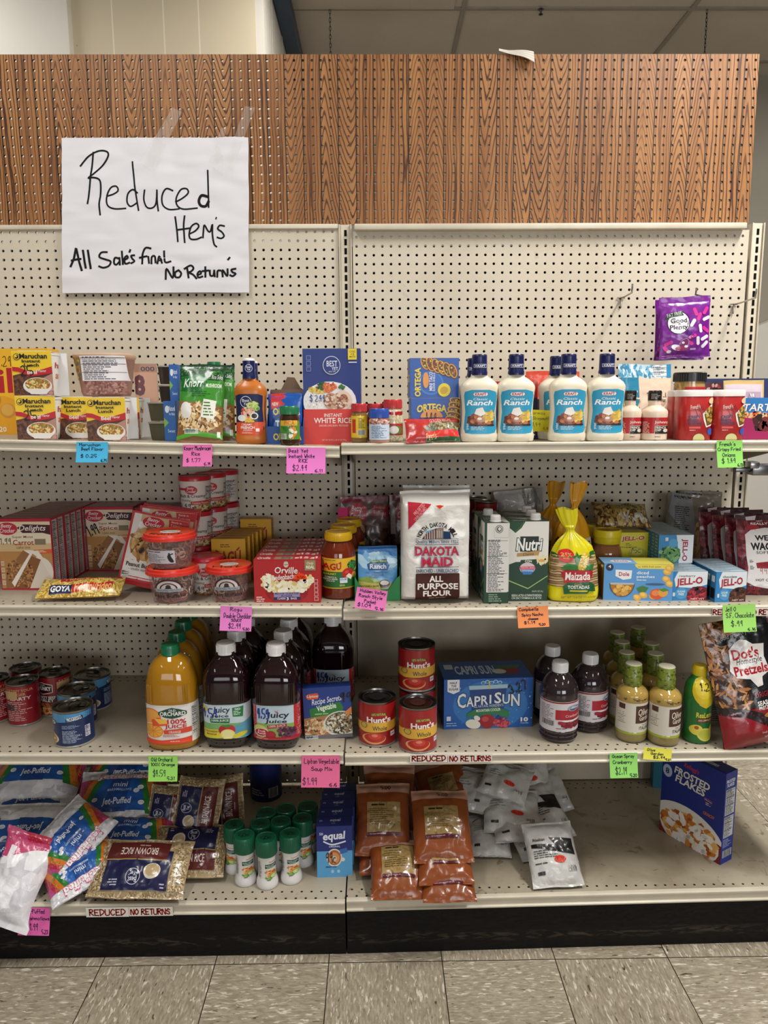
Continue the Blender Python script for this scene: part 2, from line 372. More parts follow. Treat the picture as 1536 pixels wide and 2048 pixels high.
def deckmat(name, yf, x0, dirt, rows=(.018, .043), base='b3aa98'):
    g = G(name); n1 = g.noise(5, 7, dist=.6); n2 = g.noise(26, 8, dist=1.4); n3 = g.noise(60, 6, stretch=(.35, 3, 1), dist=1.)
    c = g.mix(g.ramp(n1, .42, .7, 0, dirt), base, '8a7e68'); c = g.mix(g.ramp(n2, .62, .72, 0, dirt*1.3), c, '7f705a'); c = g.mix(g.ramp(n3, .7, .76, 0, dirt*1.6), c, '3f352a')
    for i, q in enumerate(rows):
        h, _ = g.holes(x0+(.0127 if i % 2 else 0), yf+q, PI1, .0032, w=g.y); lim = g.ma('LESS_THAN', g.ma('ABSOLUTE', g.ma('SUBTRACT', g.y, yf+q)), .008); c = g.mix(g.ma('MULTIPLY', h, lim), c, '0a0908')
    for i, q in enumerate((-.02, -.048)):
        h, _ = g.holes(x0+(.0127 if i % 2 else 0), q, PI1, .0032, w=g.y); lim = g.ma('LESS_THAN', g.ma('ABSOLUTE', g.ma('SUBTRACT', g.y, q)), .008); c = g.mix(g.ma('MULTIPLY', h, lim), c, '0a0908')
    g.fin(c, .42, .4)
g = G('kick'); sc = g.noise(46, 8, stretch=(.5, 1, 2.2), dist=1.); bd = g.ma('SUBTRACT', 1., g.ma('MINIMUM', g.ma('MULTIPLY', g.ma('ABSOLUTE', g.ma('SUBTRACT', g.z, g.ma('ADD', .028, g.ma('MULTIPLY', g.noise(3, 3), .03)))), 55.), 1.))
c = g.mix(g.ramp(sc, .62, .72, 0, .35), '070605', '322b26'); c = g.mix(g.ma('MULTIPLY', bd, g.ramp(sc, .5, .62, 0, .6)), c, '54493f'); g.fin(c, g.ramp(sc, .4, .6, .5, .7), .25, sc, .25)
g = G('floor_tile'); fx = g.ma('DIVIDE', g.ma('SUBTRACT', g.x, .381), .289); fy = g.ma('DIVIDE', g.ma('SUBTRACT', g.y, -.5796), .289)
par = g.ma('MODULO', g.ma('ADD', g.ma('ADD', g.ma('FLOOR', fx), g.ma('FLOOR', fy)), 40.), 2.); cell = g.ma('ADD', g.ma('MULTIPLY', g.ma('FLOOR', fx), 3.71), g.ma('MULTIPLY', g.ma('FLOOR', fy), 9.13))
def streak(sx, sy, lo, hi, k):
    v = nd(g.t, 'ShaderNodeVectorMath', operation='ADD'); g.l(g.pos, v.inputs[0]); cc = nd(g.t, 'ShaderNodeCombineXYZ'); g.l(cell, cc.inputs[0]); g.l(g.ma('ADD', cell, k), cc.inputs[2]); g.l(cc.outputs[0], v.inputs[1])
    return g.ramp(g.noise(1., 4, vec=v.outputs[0], dist=.5, stretch=(sx, sy, 1)), lo, hi)
a = g.mix(par, '000', 'fff'); 
def two(lo, hi, k, s=1.):
    n = nd(g.t, 'ShaderNodeMix', data_type='FLOAT'); g.l(par, n.inputs[0]); g.l(streak(48*s, 200*s, lo, hi, k), n.inputs[2]); g.l(streak(200*s, 48*s, lo, hi, k), n.inputs[3]); return n.outputs[0]
c = g.mix(two(.35, .7, 1.), '8d8270', 'b3a994'); c = g.mix(two(.58, .66, 5., .8), c, 'd8d0bf'); c = g.mix(two(.65, .71, 9., .7), c, '4a3f33'); c = g.mix(g.ramp(g.noise(2.3, 6), .5, .75, 0, .4), c, '6d604e')
ex = g.ma('MINIMUM', g.ma('ABSOLUTE', g.ma('SUBTRACT', g.ma('FRACT', g.ma('ADD', fx, .5)), .5)), g.ma('ABSOLUTE', g.ma('SUBTRACT', g.ma('FRACT', g.ma('ADD', fy, .5)), .5)))
c = g.mix(g.ma('LESS_THAN', ex, .0042), c, '2b241c'); g.fin(c, .34, .4)
g = G('ceiling_tile'); c = g.mix(g.ramp(g.noise(2.2, 5), .4, .75, 0, .5), 'c9c1b5', 'b3ab9f'); c = g.mix(g.ramp(g.noise(240, 3), .62, .7, 0, .35), c, '6f685e'); g.fin(c, .9, .1, g.noise(150, 3), .2)
g = G('wall_panel'); c = g.mix(g.ramp(g.noise(1.6, 4), .35, .7, 0, .4), 'cfc3a9', 'bdb094'); c = g.mix(g.ramp(g.noise(30, 3), .76, .79, 0, .6), c, '7a6a50')
for q in (-.0815, .1489, .3072): c = g.mix(g.ma('LESS_THAN', g.ma('ABSOLUTE', g.ma('SUBTRACT', g.x, q)), .003), c, 'e4dbc6')
g.fin(c, .6, .3)
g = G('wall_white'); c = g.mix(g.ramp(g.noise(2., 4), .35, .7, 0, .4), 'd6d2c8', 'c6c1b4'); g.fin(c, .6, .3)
g = G('wall_grey'); c = g.mix(g.ramp(g.noise(1.5, 5), .35, .7, 0, .5), 'a09a8c', '8b8577'); g.fin(c, .7, .2)
# ---------------------------------------------------------------- the room
def slab(name, x0, x1, y0, y1, z0, z1, m, parent=None):
    b = B(); b.box((x0+x1)/2, (y0+y1)/2, z0, x1-x0, y1-y0, z1-z0, 'fff', m); return b.build(name, parent)
def st(o): o['kind'] = 'structure'; return o
st(slab('floor', -3.5, 6, -6, 3.2, -.05, 0, 'floor_tile')); st(slab('ceiling', -3.5, 6, -6, 3.2, 3.457, 3.52, 'ceiling_tile'))
st(slab('wall_back', -3.5, 6, 2.75, 2.85, 0, 3.457, 'wall_grey')); st(slab('wall_left', -.262, .563, 1.35, 2.75, 0, 3.457, 'wall_panel'))
st(slab('wall_far_left', -3.5, -.262, 1.30, 2.75, 0, 3.457, 'wall_white'))
st(slab('wall_side', .563, .60, 1.352, 2.75, 0, 3.457, 'wall_white'))
b = B()
for k in range(3): b.box(.603, 1.62+k*.42, 0, .004, .008, 3.4, 'b9b3a4', 'matte')
st(b.build('trim_2')); b = B(); b.box(.64, 2.05, 3.36, .075, 1.4, .097, '28425c', 'paint', .004); st(b.build('trim_1'))
b = B()                                              # ceiling grid of T bars
for k in range(-3, 5): b.box(1.572+1.2192*k*1.0 if k < 1 else 1.572+1.21*k, -1.5, 3.449, .024, 9, .008, '9a9288', 'paint')
for k in range(-9, 3): b.box(1.2, 1.945+.6096*k, 3.4492, 9, .024, .008, '9a9288', 'paint')
st(b.build('trim_3'))
# white slab put in for a lit wall patch below a slanting shadow, far right
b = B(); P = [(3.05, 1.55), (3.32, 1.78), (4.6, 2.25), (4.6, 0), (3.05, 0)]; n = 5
b.add([(x, y, z) for y in (2.6, 2.745) for x, z in P], [(4, 3, 2, 1, 0), (5, 6, 7, 8, 9)]+[(i, (i+1) % 5, 5+(i+1) % 5, 5+i) for i in range(5)], 'fff', 'wall_white', False); st(b.build('wall_lit_patch'))
# sagging ceiling tile at the upper left
b = B(); b.grid(lambda u, v: (.62+u*.9+.45, 1.36+v*.58, 3.449-.055*math.sin(PI*(u+.5))*math.sin(PI*v)**.7), 12, 10, 'fff', 'ceiling_tile', flip=True)
tag(b.build('ceiling_tile'), 'grey ceiling tile sagging out of its grid above the wooden pegboard', 'ceiling tile')
b = B(); b.lathe([(.004, -.05, '444'), (.02, -.045, '444'), (.02, -.04, '444'), (.007, -.036, '666'), (.012, -.01, '666'), (.03, -.004, '888'), (.03, 0, '888')], 'metal', 14)
o = b.build('ceiling_sprinkler'); put(o, (1.98, 1.94, 3.449)); o.scale = (.55, .55, .6); tag(o, 'small dark sprinkler head under the ceiling grid above the curled veneer', 'sprinkler')
# chains holding the panel run, far behind it
def chain(px, py, lab, g):
    p = aty(px, py, 1.94); b = B(); L = .5; n = 34; hh = (3.448-2.75)/n
    for i in range(n):
        z = 3.448-hh*(i+.5); a = PI/2*(i % 2); w = .0045; pts = []
        for k in range(9):
            t = 2*PI*k/8; x = w*math.cos(t); pts.append((x*math.cos(a), x*math.sin(a), z+hh*.66*math.sin(t)))
        b.tube(pts, .0014, '2a2623', 'metal', 5)
    o = b.build('hanging_chain'); o.location = (p.x, p.y, 0); tag(o, lab, 'chain', g)
chain(660, 40, 'thin dark chain hanging from the ceiling near the blue beam', 'chains behind the wooden pegboard')
chain(1413, 40, 'thin dark chain hanging from the ceiling at the far right', 'chains behind the wooden pegboard')
# ---------------------------------------------------------------- gondola shelving
XL, XM, XR = -.216, 1.004, 2.224
Z1 = lambda x: 1.304+(1.003-x)*.028 if x < XM else 1.312
Z2 = lambda x: .911+(.998-x)*.014 if x < XM else .904
Z3 = lambda x: .54+(1.006-x)*.011 if x < XM else .536
Z4 = lambda x: .161+(1.0-x)*.006 if x < XM else .166
FR = {1: -.48, 2: -.50, 3: -.53, 4: -.57}; ZS = {1: Z1, 2: Z2, 3: Z3, 4: Z4}
def sheet(name, x0, x1, z0, z1, y, m, label, cat, d=.006):
    return tag(slab(name, x0, x1, y, y+d, z0, z1, m), label, cat)
p = thing('pegboard_panel', 'cream perforated back panel of the left shelving bay, under the paper sign', 'panel')
slab('board', XL, .984, 0, .006, .17, 1.925, 'peg_left', p); b = B(); b.box((XL+.984)/2, .0, 1.912, .984-XL, .016, .014, 'd8cfbb', 'paint', .003); b.build('top_rail', p)
p = thing('pegboard_panel', 'cream perforated back panel of the right shelving bay, with the hooks on it', 'panel')
slab('board', 1.026, 2.199, 0, .006, .86, 1.906, 'peg_right', p)
b = B(); b.box((1.032+2.180)/2, -.012, 1.905, 2.180-1.032, .026, .017, 'd8cfbb', 'paint', .003); b.build('top_rail', p)
b = B(); b.box(1.6125, .003, .17, 1.173, .006, .70, 'c3b8a2', 'paint')
tag(b.build('back_panel'), 'plain cream back panel without holes behind the tomato cans', 'panel')
b = B(); b.box(1.0, .045, .17, 2.45, .02, 1.70, '040404', 'matte'); tag(b.build('backing_board'), 'dark board showing through the holes of the cream pegboards', 'panel')
slab('wooden_pegboard', XL-.3, 2.1965, .004, .010, 1.9265, 2.3875, 'wood_peg'); tag(bpy.data.objects['wooden_pegboard'], 'wood-grain perforated board across the top of the shelving', 'panel')
def post(x, lab):
    p = thing('shelf_upright', lab, 'shelf post', 'slotted posts of the shelving'); b = B()
    b.box(x, .012, 0, .030, .026, 1.925, 'cdc3ae', 'paint', .002)
    for s in (-1, 1): b.box(x+s*.017, .010, 0, .004, .034, 1.925, 'c3b8a2', 'paint', .001)
    for i in range(68): b.box(x+.001, -.0012, .19+.0254*i, .0075, .001, .0175, '070605', 'matte')
    b.build('post', p); return p
post(-.2155, 'slotted cream post at the left end of the shelving'); post(1.0045, 'slotted cream post between the two shelving bays'); post(2.2235, 'slotted cream post at the right end of the shelving')
def shelf(k, bay, lab, dirt):
    x0, x1 = ((XL, XM-.002), (XM+.002, XR))[bay]; yf = FR[k]; zf = ZS[k]; za, zb = zf(x0+1e-3 if bay else x0), zf(x1 if bay else x1-1e-3); nm = 'deck%d%d' % (k, bay); deckmat(nm, yf, x0, dirt, base='aca28e' if nm == 'deck41' else 'b3aa98')
    p = thing('base_shelf' if k == 4 else 'shelf', lab, 'shelf', 'shelves of the unit')
    yb = (yf, yf) if k < 4 or not bay else (yf, yf+.022)
    def ex(prof, c, m, nm):                         # profile (dy, dz) run along the shelf, following its slope
        b = B(); n = len(prof)
        b.add([(x0, yb[0]+dy, za+dz) for dy, dz in prof]+[(x1, yb[1]+dy, zb+dz) for dy, dz in prof], [(i, (i+1) % n, n+(i+1) % n, n+i) for i in range(n)]+[tuple(range(n))[::-1], tuple(range(n, 2*n))], c, m, False); return b.build(nm, p)
    dp = -yf-.004
    ex([(.010, 0), (.010, -.02), (dp, -.02), (dp, 0)], 'fff', nm, 'deck')
    h = .027 if k < 4 else .031
    ex([(.012, .0005), (.003, .0005), (0, -.0025), (0, -.006), (.0035, -.0085), (.0035, -h+.008), (-.001, -h+.005), (-.001, -h+.0015), (.004, -h), (.012, -h)], 'd2cab6', 'paint', 'front_lip')
    if k < 4:
        for x, z in ((x0+.02, za), (x1-.02, zb)):
            b = B(); b.add([(x+sx*.0015, y, z+q) for sx in (-1, 1) for y, q in ((-.004, -.021), (-.004, -.085), (-.03, -.085), (yf*.6, -.03), (yf*.6, -.021))], [(4, 3, 2, 1, 0), (5, 6, 7, 8, 9)]+[(i, (i+1) % 5, 5+(i+1) % 5, 5+i) for i in range(5)], 'b8ad97', 'paint', False); b.build('bracket', p)
    else:
        b = B(); b.add([(x0, yb[0]+.02, 0), (x1, yb[1]+.02, 0), (x1, yb[1]+.014, zb-h), (x0, yb[0]+.014, za-h), (x0, 0, 0), (x1, 0, 0), (x1, 0, zb-h), (x0, 0, za-h)], [(0, 1, 2, 3), (1, 5, 6, 2), (4, 0, 3, 7), (5, 4, 7, 6)], 'fff', 'kick', False); b.build('kick_plate', p)
    return p
for k, a in ((1, 'top'), (2, 'second'), (3, 'third')):
    shelf(k, 0, 'cream metal %s shelf of the left bay' % a, (.15, .2, .3)[k-1]); shelf(k, 1, 'cream metal %s shelf of the right bay' % a, (.15, .2, .4)[k-1])
shelf(4, 0, 'cream bottom shelf of the left bay on its black kick plate', .35); shelf(4, 1, 'scuffed bottom shelf of the right bay, mostly empty, on its black kick plate', 1.)
# ---------------------------------------------------------------- product builders
def F(x0, x1, yt, yb, k, y=None, z=None):
    """photo box on shelf k -> X, Y of its front, shelf height, width, height in metres"""
    xc = (x0+x1)/2
    for i in range(3):
        X = aty(xc, yb, -.4).x if i == 0 else X
        zz = z if z is not None else ZS[k](X)
        Y = y if y is not None else atz(xc, yb, zz).y
        X = aty(xc, (yt+yb)/2, Y).x
    W = aty(x1, (yt+yb)/2, Y).x-aty(x0, (yt+yb)/2, Y).x; H = aty(xc, yt, Y).z-zz
    return X, Y, zz, W, H
def FC(x0, x1, yt, yb, k, y=None, z=None, q=1.):
    X, Y, zz, W, H = F(x0, x1, yt, yb, k, y, z)
    Yc = Y+W/2*q if y is None else y
    return F(x0, x1, yt, yb, k, Yc, zz)
def carton(W, D, H, c, cv=None, side=None, top=None, left=None, bv=.0011, m='card', b=None, z=0.):
    b = b or B(); b.box(0, 0, z, W, D, H, c, m, bv)
    if cv: b.art(cv, W, H, lambda u, v, o: (u, -D/2-o, z+v), m, 9)
    if side: b.art(side, D, H, lambda u, v, o: (W/2+o, u, z+v), m, 9)
    if left: b.art(left, D, H, lambda u, v, o: (-W/2-o, -u, z+v), m, 9)
    if top: b.art(top, W, D, lambda u, v, o: (u, v-D/2, z+H+o), m, 9)
    return b
def rad(prof, v):
    for a, b in zip(prof, prof[1:]):
        if a[1] <= v <= b[1] and b[1] > a[1]: return a[0]+(b[0]-a[0])*(v-a[1])/(b[1]-a[1])
    return prof[0][0] if v < prof[0][1] else prof[-1][0]
def wrap(prof, sy=1., ex=2.):
    def f(u, v, o):
        r = max(rad(prof, v), 1e-4); t = max(-.9995, min(.9995, u/r)); k = 1+o/r
        return (t*r*k, -sy*r*k*(1-abs(t)**ex)**(1/ex), v)
    return f
def lbl(b, prof, cv, W, v0, H, sy=1., ex=2., m='card', mx=.0034):
    k = B(); k.art(cv, W, H, wrap(prof, sy, ex), m, mx, dl=.000045, v0=v0); b.subs.append(('label', k)); return b
def bag(W, L, T, c, cv=None, shape='pil', m='film', wr=.0025, seam=(.04, .04), pinch=.04, seed=1, mcv=None, mx=.006, back=None, nx=26, ny=32, fq=26., edge=2.6, ex=.62):
    s0, s1 = seam
    def g(v):
        t = min(1, max(0, (v/L-s0)/(1-s0-s1)))
        if shape == 'pil': return (4*t*(1-t))**.5
        if shape == 'doy': return min(1, t*9)**.5*(1-t)**.8
        if shape == 'brick': return min(1, t*16)**.5*min(1, (1-t)*12)**.5
        return min(1, t*7)**.5*min(1, (1-t)*5)**.6
    def h(u, v):
        a = min(1, abs(2*u/W)); e = max(0, 1-a**edge)**ex; k = g(v)
        return T/2*e*k+wr*noise.noise(Vector((u*fq+seed*3.1, v*fq, seed)))*(.25+e*k)+wr*.5*noise.noise(Vector((u*fq*2.3, v*fq*2.3+seed, seed)))
    def f(u, v, o):
        k = g(v); x = u*(1-pinch*k+.012*noise.noise(Vector((v*18, seed, u*3)))); return (x, -(h(u, v)+.0006+o), v+.004*noise.noise(Vector((u*14, seed, v*4)))*(abs(v/L-.5)*2)**4)
    b = B(); n0 = (nx+1)*(ny+1); A = [[Vector(f(W*(i/nx-.5), L*j/ny, 0)) for i in range(nx+1)] for j in range(ny+1)]
    def surf(u, v, o):                               # follow the facets of the bag itself
        x, y = min(max((u/W+.5)*nx, 0), nx-1e-6), min(max(v/L*ny, 0), ny-1e-6); i, j = int(x), int(y); x -= i; y -= j
        q = (A[j][i]*(1-x)+A[j][i+1]*x)*(1-y)+(A[j+1][i]*(1-x)+A[j+1][i+1]*x)*y
        return (q.x, q.y-o, q.z)
    b.grid(lambda u, v: tuple(A[min(ny, round(v*ny))][min(nx, round((u+.5)*nx))]), nx, ny, c, m)
    b.grid(lambda u, v: (lambda q: (q[0], -q[1]*.8, q[2]))(A[min(ny, round(v*ny))][min(nx, round((u+.5)*nx))]), nx, ny, back or c, m, flip=True)
    e = [i for i in range(nx+1)]+[j*(nx+1)+nx for j in range(1, ny+1)]+[ny*(nx+1)+i for i in range(nx-1, -1, -1)]+[j*(nx+1) for j in range(ny-1, 0, -1)]
    k = b.mi(m)
    for i in range(len(e)):
        p, q = e[i], e[(i+1) % len(e)]; b.f.append((p, n0+p, n0+q, q)); b.c.append(b.c[0]); b.m.append(k); b.sm.append(True)
    if cv: b.art(cv, W, L, surf, mcv or m, mx, off=.0009+wr*.13, dl=.00005)
    b.surf = surf; return b
def seat(o, k, X, Y, z, yaw=0., lean=0.): return put(o, (X, Y, z), yaw, lean)
def single(name, b, label, cat, loc, group=None, yaw=0., tilt=0., roll=0.):
    return put(tag(b.build(name), label, cat, group), loc, yaw, tilt, roll)
def FB(x0, x1, yt, yb, k, dy=0., y=None, z=None):
    """a pouch: base centre, width, length and lean for a bag whose top lies dy behind its foot"""
    X, Y, zz, W, H = F(x0, x1, yt, yb, k, y, z)
    a = Vector((X, Y, zz)); t = aty((x0+x1)/2, yt, Y+dy); s = (scl(a)+scl(t))/2
    return a, (x1-x0)*s, math.hypot(t.z-zz, dy), math.atan2(dy, t.z-zz)
# ================================================================ TOP SHELF, left bay
# --- yellow wafer box, cut by the left edge of the picture
X, Y, z, W, H = F(-60, 104, 697, 872, 1, -.25)
c = Cv(-60, 697, 104, 868).rect(-60, 697, 104, 868, 'f0b62a').ell(0, 850, 60, 60, 'e3a21f').T('Nilla', -62, 735, 84, 785, 'b5202a', .025).ell(14, 820, 16, 15, 'c98d34').ell(13, 818, 13, 12, 'dca84a').ell(-15, 798, 17, 15, 'c08432').ell(-16, 796, 14, 12, 'd8a144').H('2.29', -2, 712, 28, 732, '5a4012', 1.6).T('120', -12, 852, 8, 862, 'eee', .01)
single('wafer_box', carton(W, .065, H, 'e9ae24', c, top=Cv(0, 0, 10, 10).rect(0, 4.6, 10, 5, 'b98718')), 'big yellow wafer cookie box cut off by the left edge, behind the soup cups', 'box', (X, Y+.0325, z), yaw=-.05)
# --- cup noodles in paper sleeves
CUP = [(.031, 0, 'f2efe8'), (.033, .003, 'f2efe8'), (.0425, .094, 'f2efe8'), (.045, .096, 'e8e4dc'), (.045, .100, 'e8e4dc'), (.041, .1015, 'd9d2c4'), (0, .1015, 'd9d2c4')]
def cupart(hand):
    c = Cv(118, 480, 402, 800).rect(118, 480, 402, 800, 'f5cf2d')
    c.poly([(118, 655), (180, 640), (260, 655), (402, 632), (402, 800), (118, 800)], '5e3a28').spk(170, 720, 60, 70, 60, ['4a2a1c', '7a4e36', '6b3d2a'], 9, 5, 1.6, True)
    c.poly([(300, 690), (402, 640), (402, 800), (300, 800)], 'b98a78').spk(360, 760, 45, 40, 50, ['c99', 'd6a59a', '9c6a5c'], 6, 6, 1.5, True)
    c.ell(290, 732, 104, 62, 'f1ece4').ell(292, 722, 90, 48, 'b9783a').ell(310, 710, 50, 32, 'e0b552').spk(290, 722, 82, 42, 90, ['e9c76a', 'f0dca0', 'a8642c', '8a8a3a', 'c98a3c'], 7, 2, 2).poly([(200, 752), (385, 752), (350, 792), (240, 792)], 'f1ece4')
    c.poly([(118, 592), (160, 596), (215, 618), (262, 626), (330, 612), (402, 590), (402, 640), (330, 652), (262, 662), (215, 652), (160, 628), (118, 622)], 'c3202c')
    c.ell(155, 520, 24, 24, '111').ell(155, 520, 20, 20, 'f5cf2d').ell(155, 520, 15, 15, '111').ell(150, 516, 9, 9, 'f5cf2d').T('Maruchan', 176, 497, 372, 534, '121212', .03).T('Instant', 190, 540, 322, 562, '121212', .03).T('Lunch', 205, 568, 310, 592, '121212', .03).T('Beef', 224, 615, 298, 646, 'f6f0e6', .02).T('Flavor', 303, 612, 360, 632, 'f6f0e6', .005)
    if hand: c.H(hand, 178, 585, 268, 655, '15120f', 8)
    return c
def cup(label, loc, hand=None, yaw=0.):
    t = thing('instant_noodle_cup', label, 'noodle cup', 'instant noodle cups in paper sleeves')
    b = B(); b.lathe(CUP, 'card', 30); cc = Cv(0, 0, 10, 10).T('han', 3.5, 1.6, 9.5, 3.2, 'b3362c', .02).T('ant', 4, 4.4, 9.5, 6, 'd8742c', .02); b.art(cc, .07, .09, lambda u, v, o: (lambda q: (-q[1], q[0], q[2]))(wrap(CUP)(u, v, o)), 'card', .006, v0=.004); b.build('cup', t)
    b = B(); w = .094
    b.box(0, -.0465, 0, w, .0012, .1045, 'f3f0ea', 'card'); b.box(0, .0465, 0, w, .0012, .1045, 'eee', 'card'); b.box(0, 0, .1045, .062, .094, .0008, 'f3f0ea', 'card'); b.box(0, 0, -.0006, .05, .094, .0008, 'f3f0ea', 'card')
    b.art(cupart(hand), w, .104, lambda u, v, o: (u, -.0471-o, v), 'card', 9); b.build('sleeve', t)
    return put(t, loc, yaw)
yc = -.405
q = aty(73, 870, yc-.047).x; z0 = Z1(q)+.0008
cup('beef noodle cup at the left end of the front row, with a scribbled price', (q, yc, z0), '25', .05)
cup('beef noodle cup in the middle of the front row of three', (aty(150, 870, -.392).x, -.345, Z1(.35)+.0008), None, .03)
cup('beef noodle cup at the right end of the front row, above the blue price note', (aty(214, 870, yc-.047).x, yc, Z1(.43)+.0008), None, .02)
cup('beef noodle cup on top of the front row, marked in black pen', (aty(68, 790, yc-.047).x, yc, z0+.1062), '25', .02)
cup('noodle cup standing behind the right noodle cup, its white side showing', (aty(256, 870, -.29).x, -.285, Z1(.45)+.0008))
# --- big microwave bowl lying on the cups
X, Y, z, W, H = FC(153, 271, 708, 792, 1, -.30, z0+.104)
h = W/2; P = [(h*.74, 0, '8c6157'), (h*.78, H*.06, '9c7268'), (h*.95, H*.86, 'b98f6b'), (h, H*.9, 'c9a88f'), (h, H*.96, 'c9a88f'), (h*.9, H, 'd8c0b0'), (0, H, 'd8c0b0')]
b = B(); b.lathe(P, 'plastic', 44, .8, 2.6)
c = Cv(153, 708, 271, 792).facts(178, 714, 262, 762, 12, 'f2eef0', '556', 4).rect(183, 763, 258, 790, '8f5f58').spk(220, 776, 36, 12, 120, ['a87a70', '7a4c46', 'b78c80'], 2, 4, 1.5, True).rect(157, 716, 177, 760, 'a8894e').spk(166, 738, 9, 22, 30, ['c9a94a', '6a6a6a', '8a5a4a'], 3, 7, 1.4, True)
lbl(b, P, c, W, 0, H, .8, 2.6); single('noodle_bowl', b, 'upturned brown plastic noodle bowl with a white nutrition label, lying on the noodle cups', 'bowl', (X, Y, z))
# --- tan box and the baby food packs
X, Y, zz, W, H = F(266, 309, 727, 880, 1, -.18)
c = Cv(258, 727, 300, 880).rect(258, 727, 300, 880, 'c9987c').rect(258, 727, 300, 745, 'a57a66').T('000', 270, 733, 296, 743, '3a2a28', .02).T('8', 256, 750, 277, 795, '5a1f22', .05)
s = Cv(0, 0, 10, 40).rect(0, 0, 10, 40, 'cfc8bc').facts(1, 1, 9, 38, 24, 'd8d4cc', '555', 3)
single('cereal_bar_box', carton(W, .05, H, 'bf8f74', c, s), 'tan carton with dark red numeral behind the brown noodle bowl', 'box', (X, -.145, zz), yaw=.25)
def tubs(label, x0, x1, yt, yb, y, z, c1, c2):
    X, Y, zz, W, H = F(x0, x1, yt, yb, 1, y, z); t = thing('baby_food_pack', label, 'food tubs', 'twin packs of baby food tubs'); r = W*.46
    for i in range(2):
        b = B(); h = H*.47; zz0 = i*H*.5; b.lathe([(r*.78, zz0, c1), (r*.82, zz0+h*.08, c1), (r*.95, zz0+h*.9, c2), (r, zz0+h*.93, '8f8f86'), (r, zz0+h, '8f8f86'), (0, zz0+h, '77776e')], 'plastic', 28, 1, 3); b.build('tub', t)
    b = B(); w = W*.36; b.box(W*.32, -r*.35, 0, w, r*1.4, H, {'front': '1f5ea8', 'top': '1b4f90'}, 'card', .001)
    c = Cv(0, 0, 10, 24).rect(0, 0, 10, 24, '1f5ea8').ell(3, 5, 1.8, 2.2, 'dfe8f2').T('Natural', 4.5, 3, 9.7, 6, 'eef', .01).T('for Baby', 4.5, 7, 9.5, 9, 'eef', 0).poly([(0, 10), (4, 13), (0, 16)], '7db04a').T('Sweet', 3, 17, 9, 19, 'cde', 0)
    b.art(c, w, H, lambda u, v, o: (u+W*.32, -r*1.05-o, v), 'card', 9); b.build('sleeve', t); return put(t, (X, Y+r, zz))
tubs('pack of two olive baby food tubs on the shelf beside the noodle cups', 287, 352, 802, 878, -.385, None, '4d4a34', '5c5840')
tubs('pack of dark baby food tubs with a blue sleeve, stacked above the olive tubs', 310, 356, 729, 801, -.34, Z1(.55)+.0945, '33261e', '3d2c22')
# --- rice side pouches
def knorr(front):
    c = Cv(1282, 255, 1640, 815).rect(1282, 255, 1640, 815, '3f8f2e').rect(1282, 255, 1640, 372, '123f22').poly([(1282, 372), (1320, 345), (1500, 318), (1510, 400), (1460, 470), (1282, 450)], '1a6b2c')
    c.T('Knorr', 1318, 362, 1482, 425, 'f4f6ee', .01, .3, -.03).T('Rice Sides', 1540, 330, 1625, 362, 'e8f0e0', 0, .3).T('MUSHROOM', 1500, 395, 1620, 425, 'eef4e0', .02).fine(1390, 455, 1600, 500, 3, '1c5a22', .4)
    c.poly([(1282, 520), (1640, 560), (1640, 815), (1282, 815)], '8a6238').spk(1450, 640, 180, 100, 420, ['d8b070', 'c08f4e', 'e8cf9c', '8a5c30', '6b4424', 'f0e0bc'], 9, 3, 2.4).ell(1350, 590, 45, 60, 'e8e6e0', -.3)
    c.poly([(1490, 510), (1590, 522), (1575, 655), (1470, 640)], 'eef0e2').fine(1492, 532, 1575, 640, 5, '4c7a3c', .45, 3).poly([(1282, 775), (1420, 735), (1640, 760), (1640, 790), (1420, 770), (1282, 800)], '5cab36').facts(1345, 722, 1455, 755, 3, 'dfe6d6', '365', 5).T('1', 1600, 740, 1625, 780, 'e8f4dc', .03)
    return c
a, W, L, ln = FB(350, 442, 731, 884, 1, .05, -.44)
b1 = bag(W, L, .03, '2f7a28', knorr(1), 'pil', 'film', .002, (.03, .05), seed=3)
single('rice_side_pouch', b1, 'green rice side pouch at the front, fully facing out', 'pouch', a, 'green rice side pouches', 0, ln, .03)
single('rice_side_pouch', bag(W, L, .03, '2f7a28', knorr(0), 'pil', 'film', .002, (.03, .05), seed=9), 'green rice side pouch half hidden behind the front one', 'pouch', Vector((aty(423, 800, -.39).x, -.385, Z1(.6))), 'green rice side pouches', 0, .2, -.02)
P = [(.02, 0, 'e8e4da'), (.021, .1, 'e8e4da'), (.0165, .118, '1c7a4c'), (.0175, .121, '1c7a4c'), (.0175, .146, '1c7a4c'), (0, .147, '1c7a4c')]
t = thing('seasoning_shaker', 'green-capped shaker behind the rice side pouches', 'shaker'); B().lathe(P[:3], 'plastic').build('bottle', t); B().lathe(P[2:], 'plastic').build('cap', t)
X, Y, z, W, H = FC(416, 446, 723, 884, 1, -.24); put(t, (X, -.24, z)); t.scale = (1, 1, H/.147)
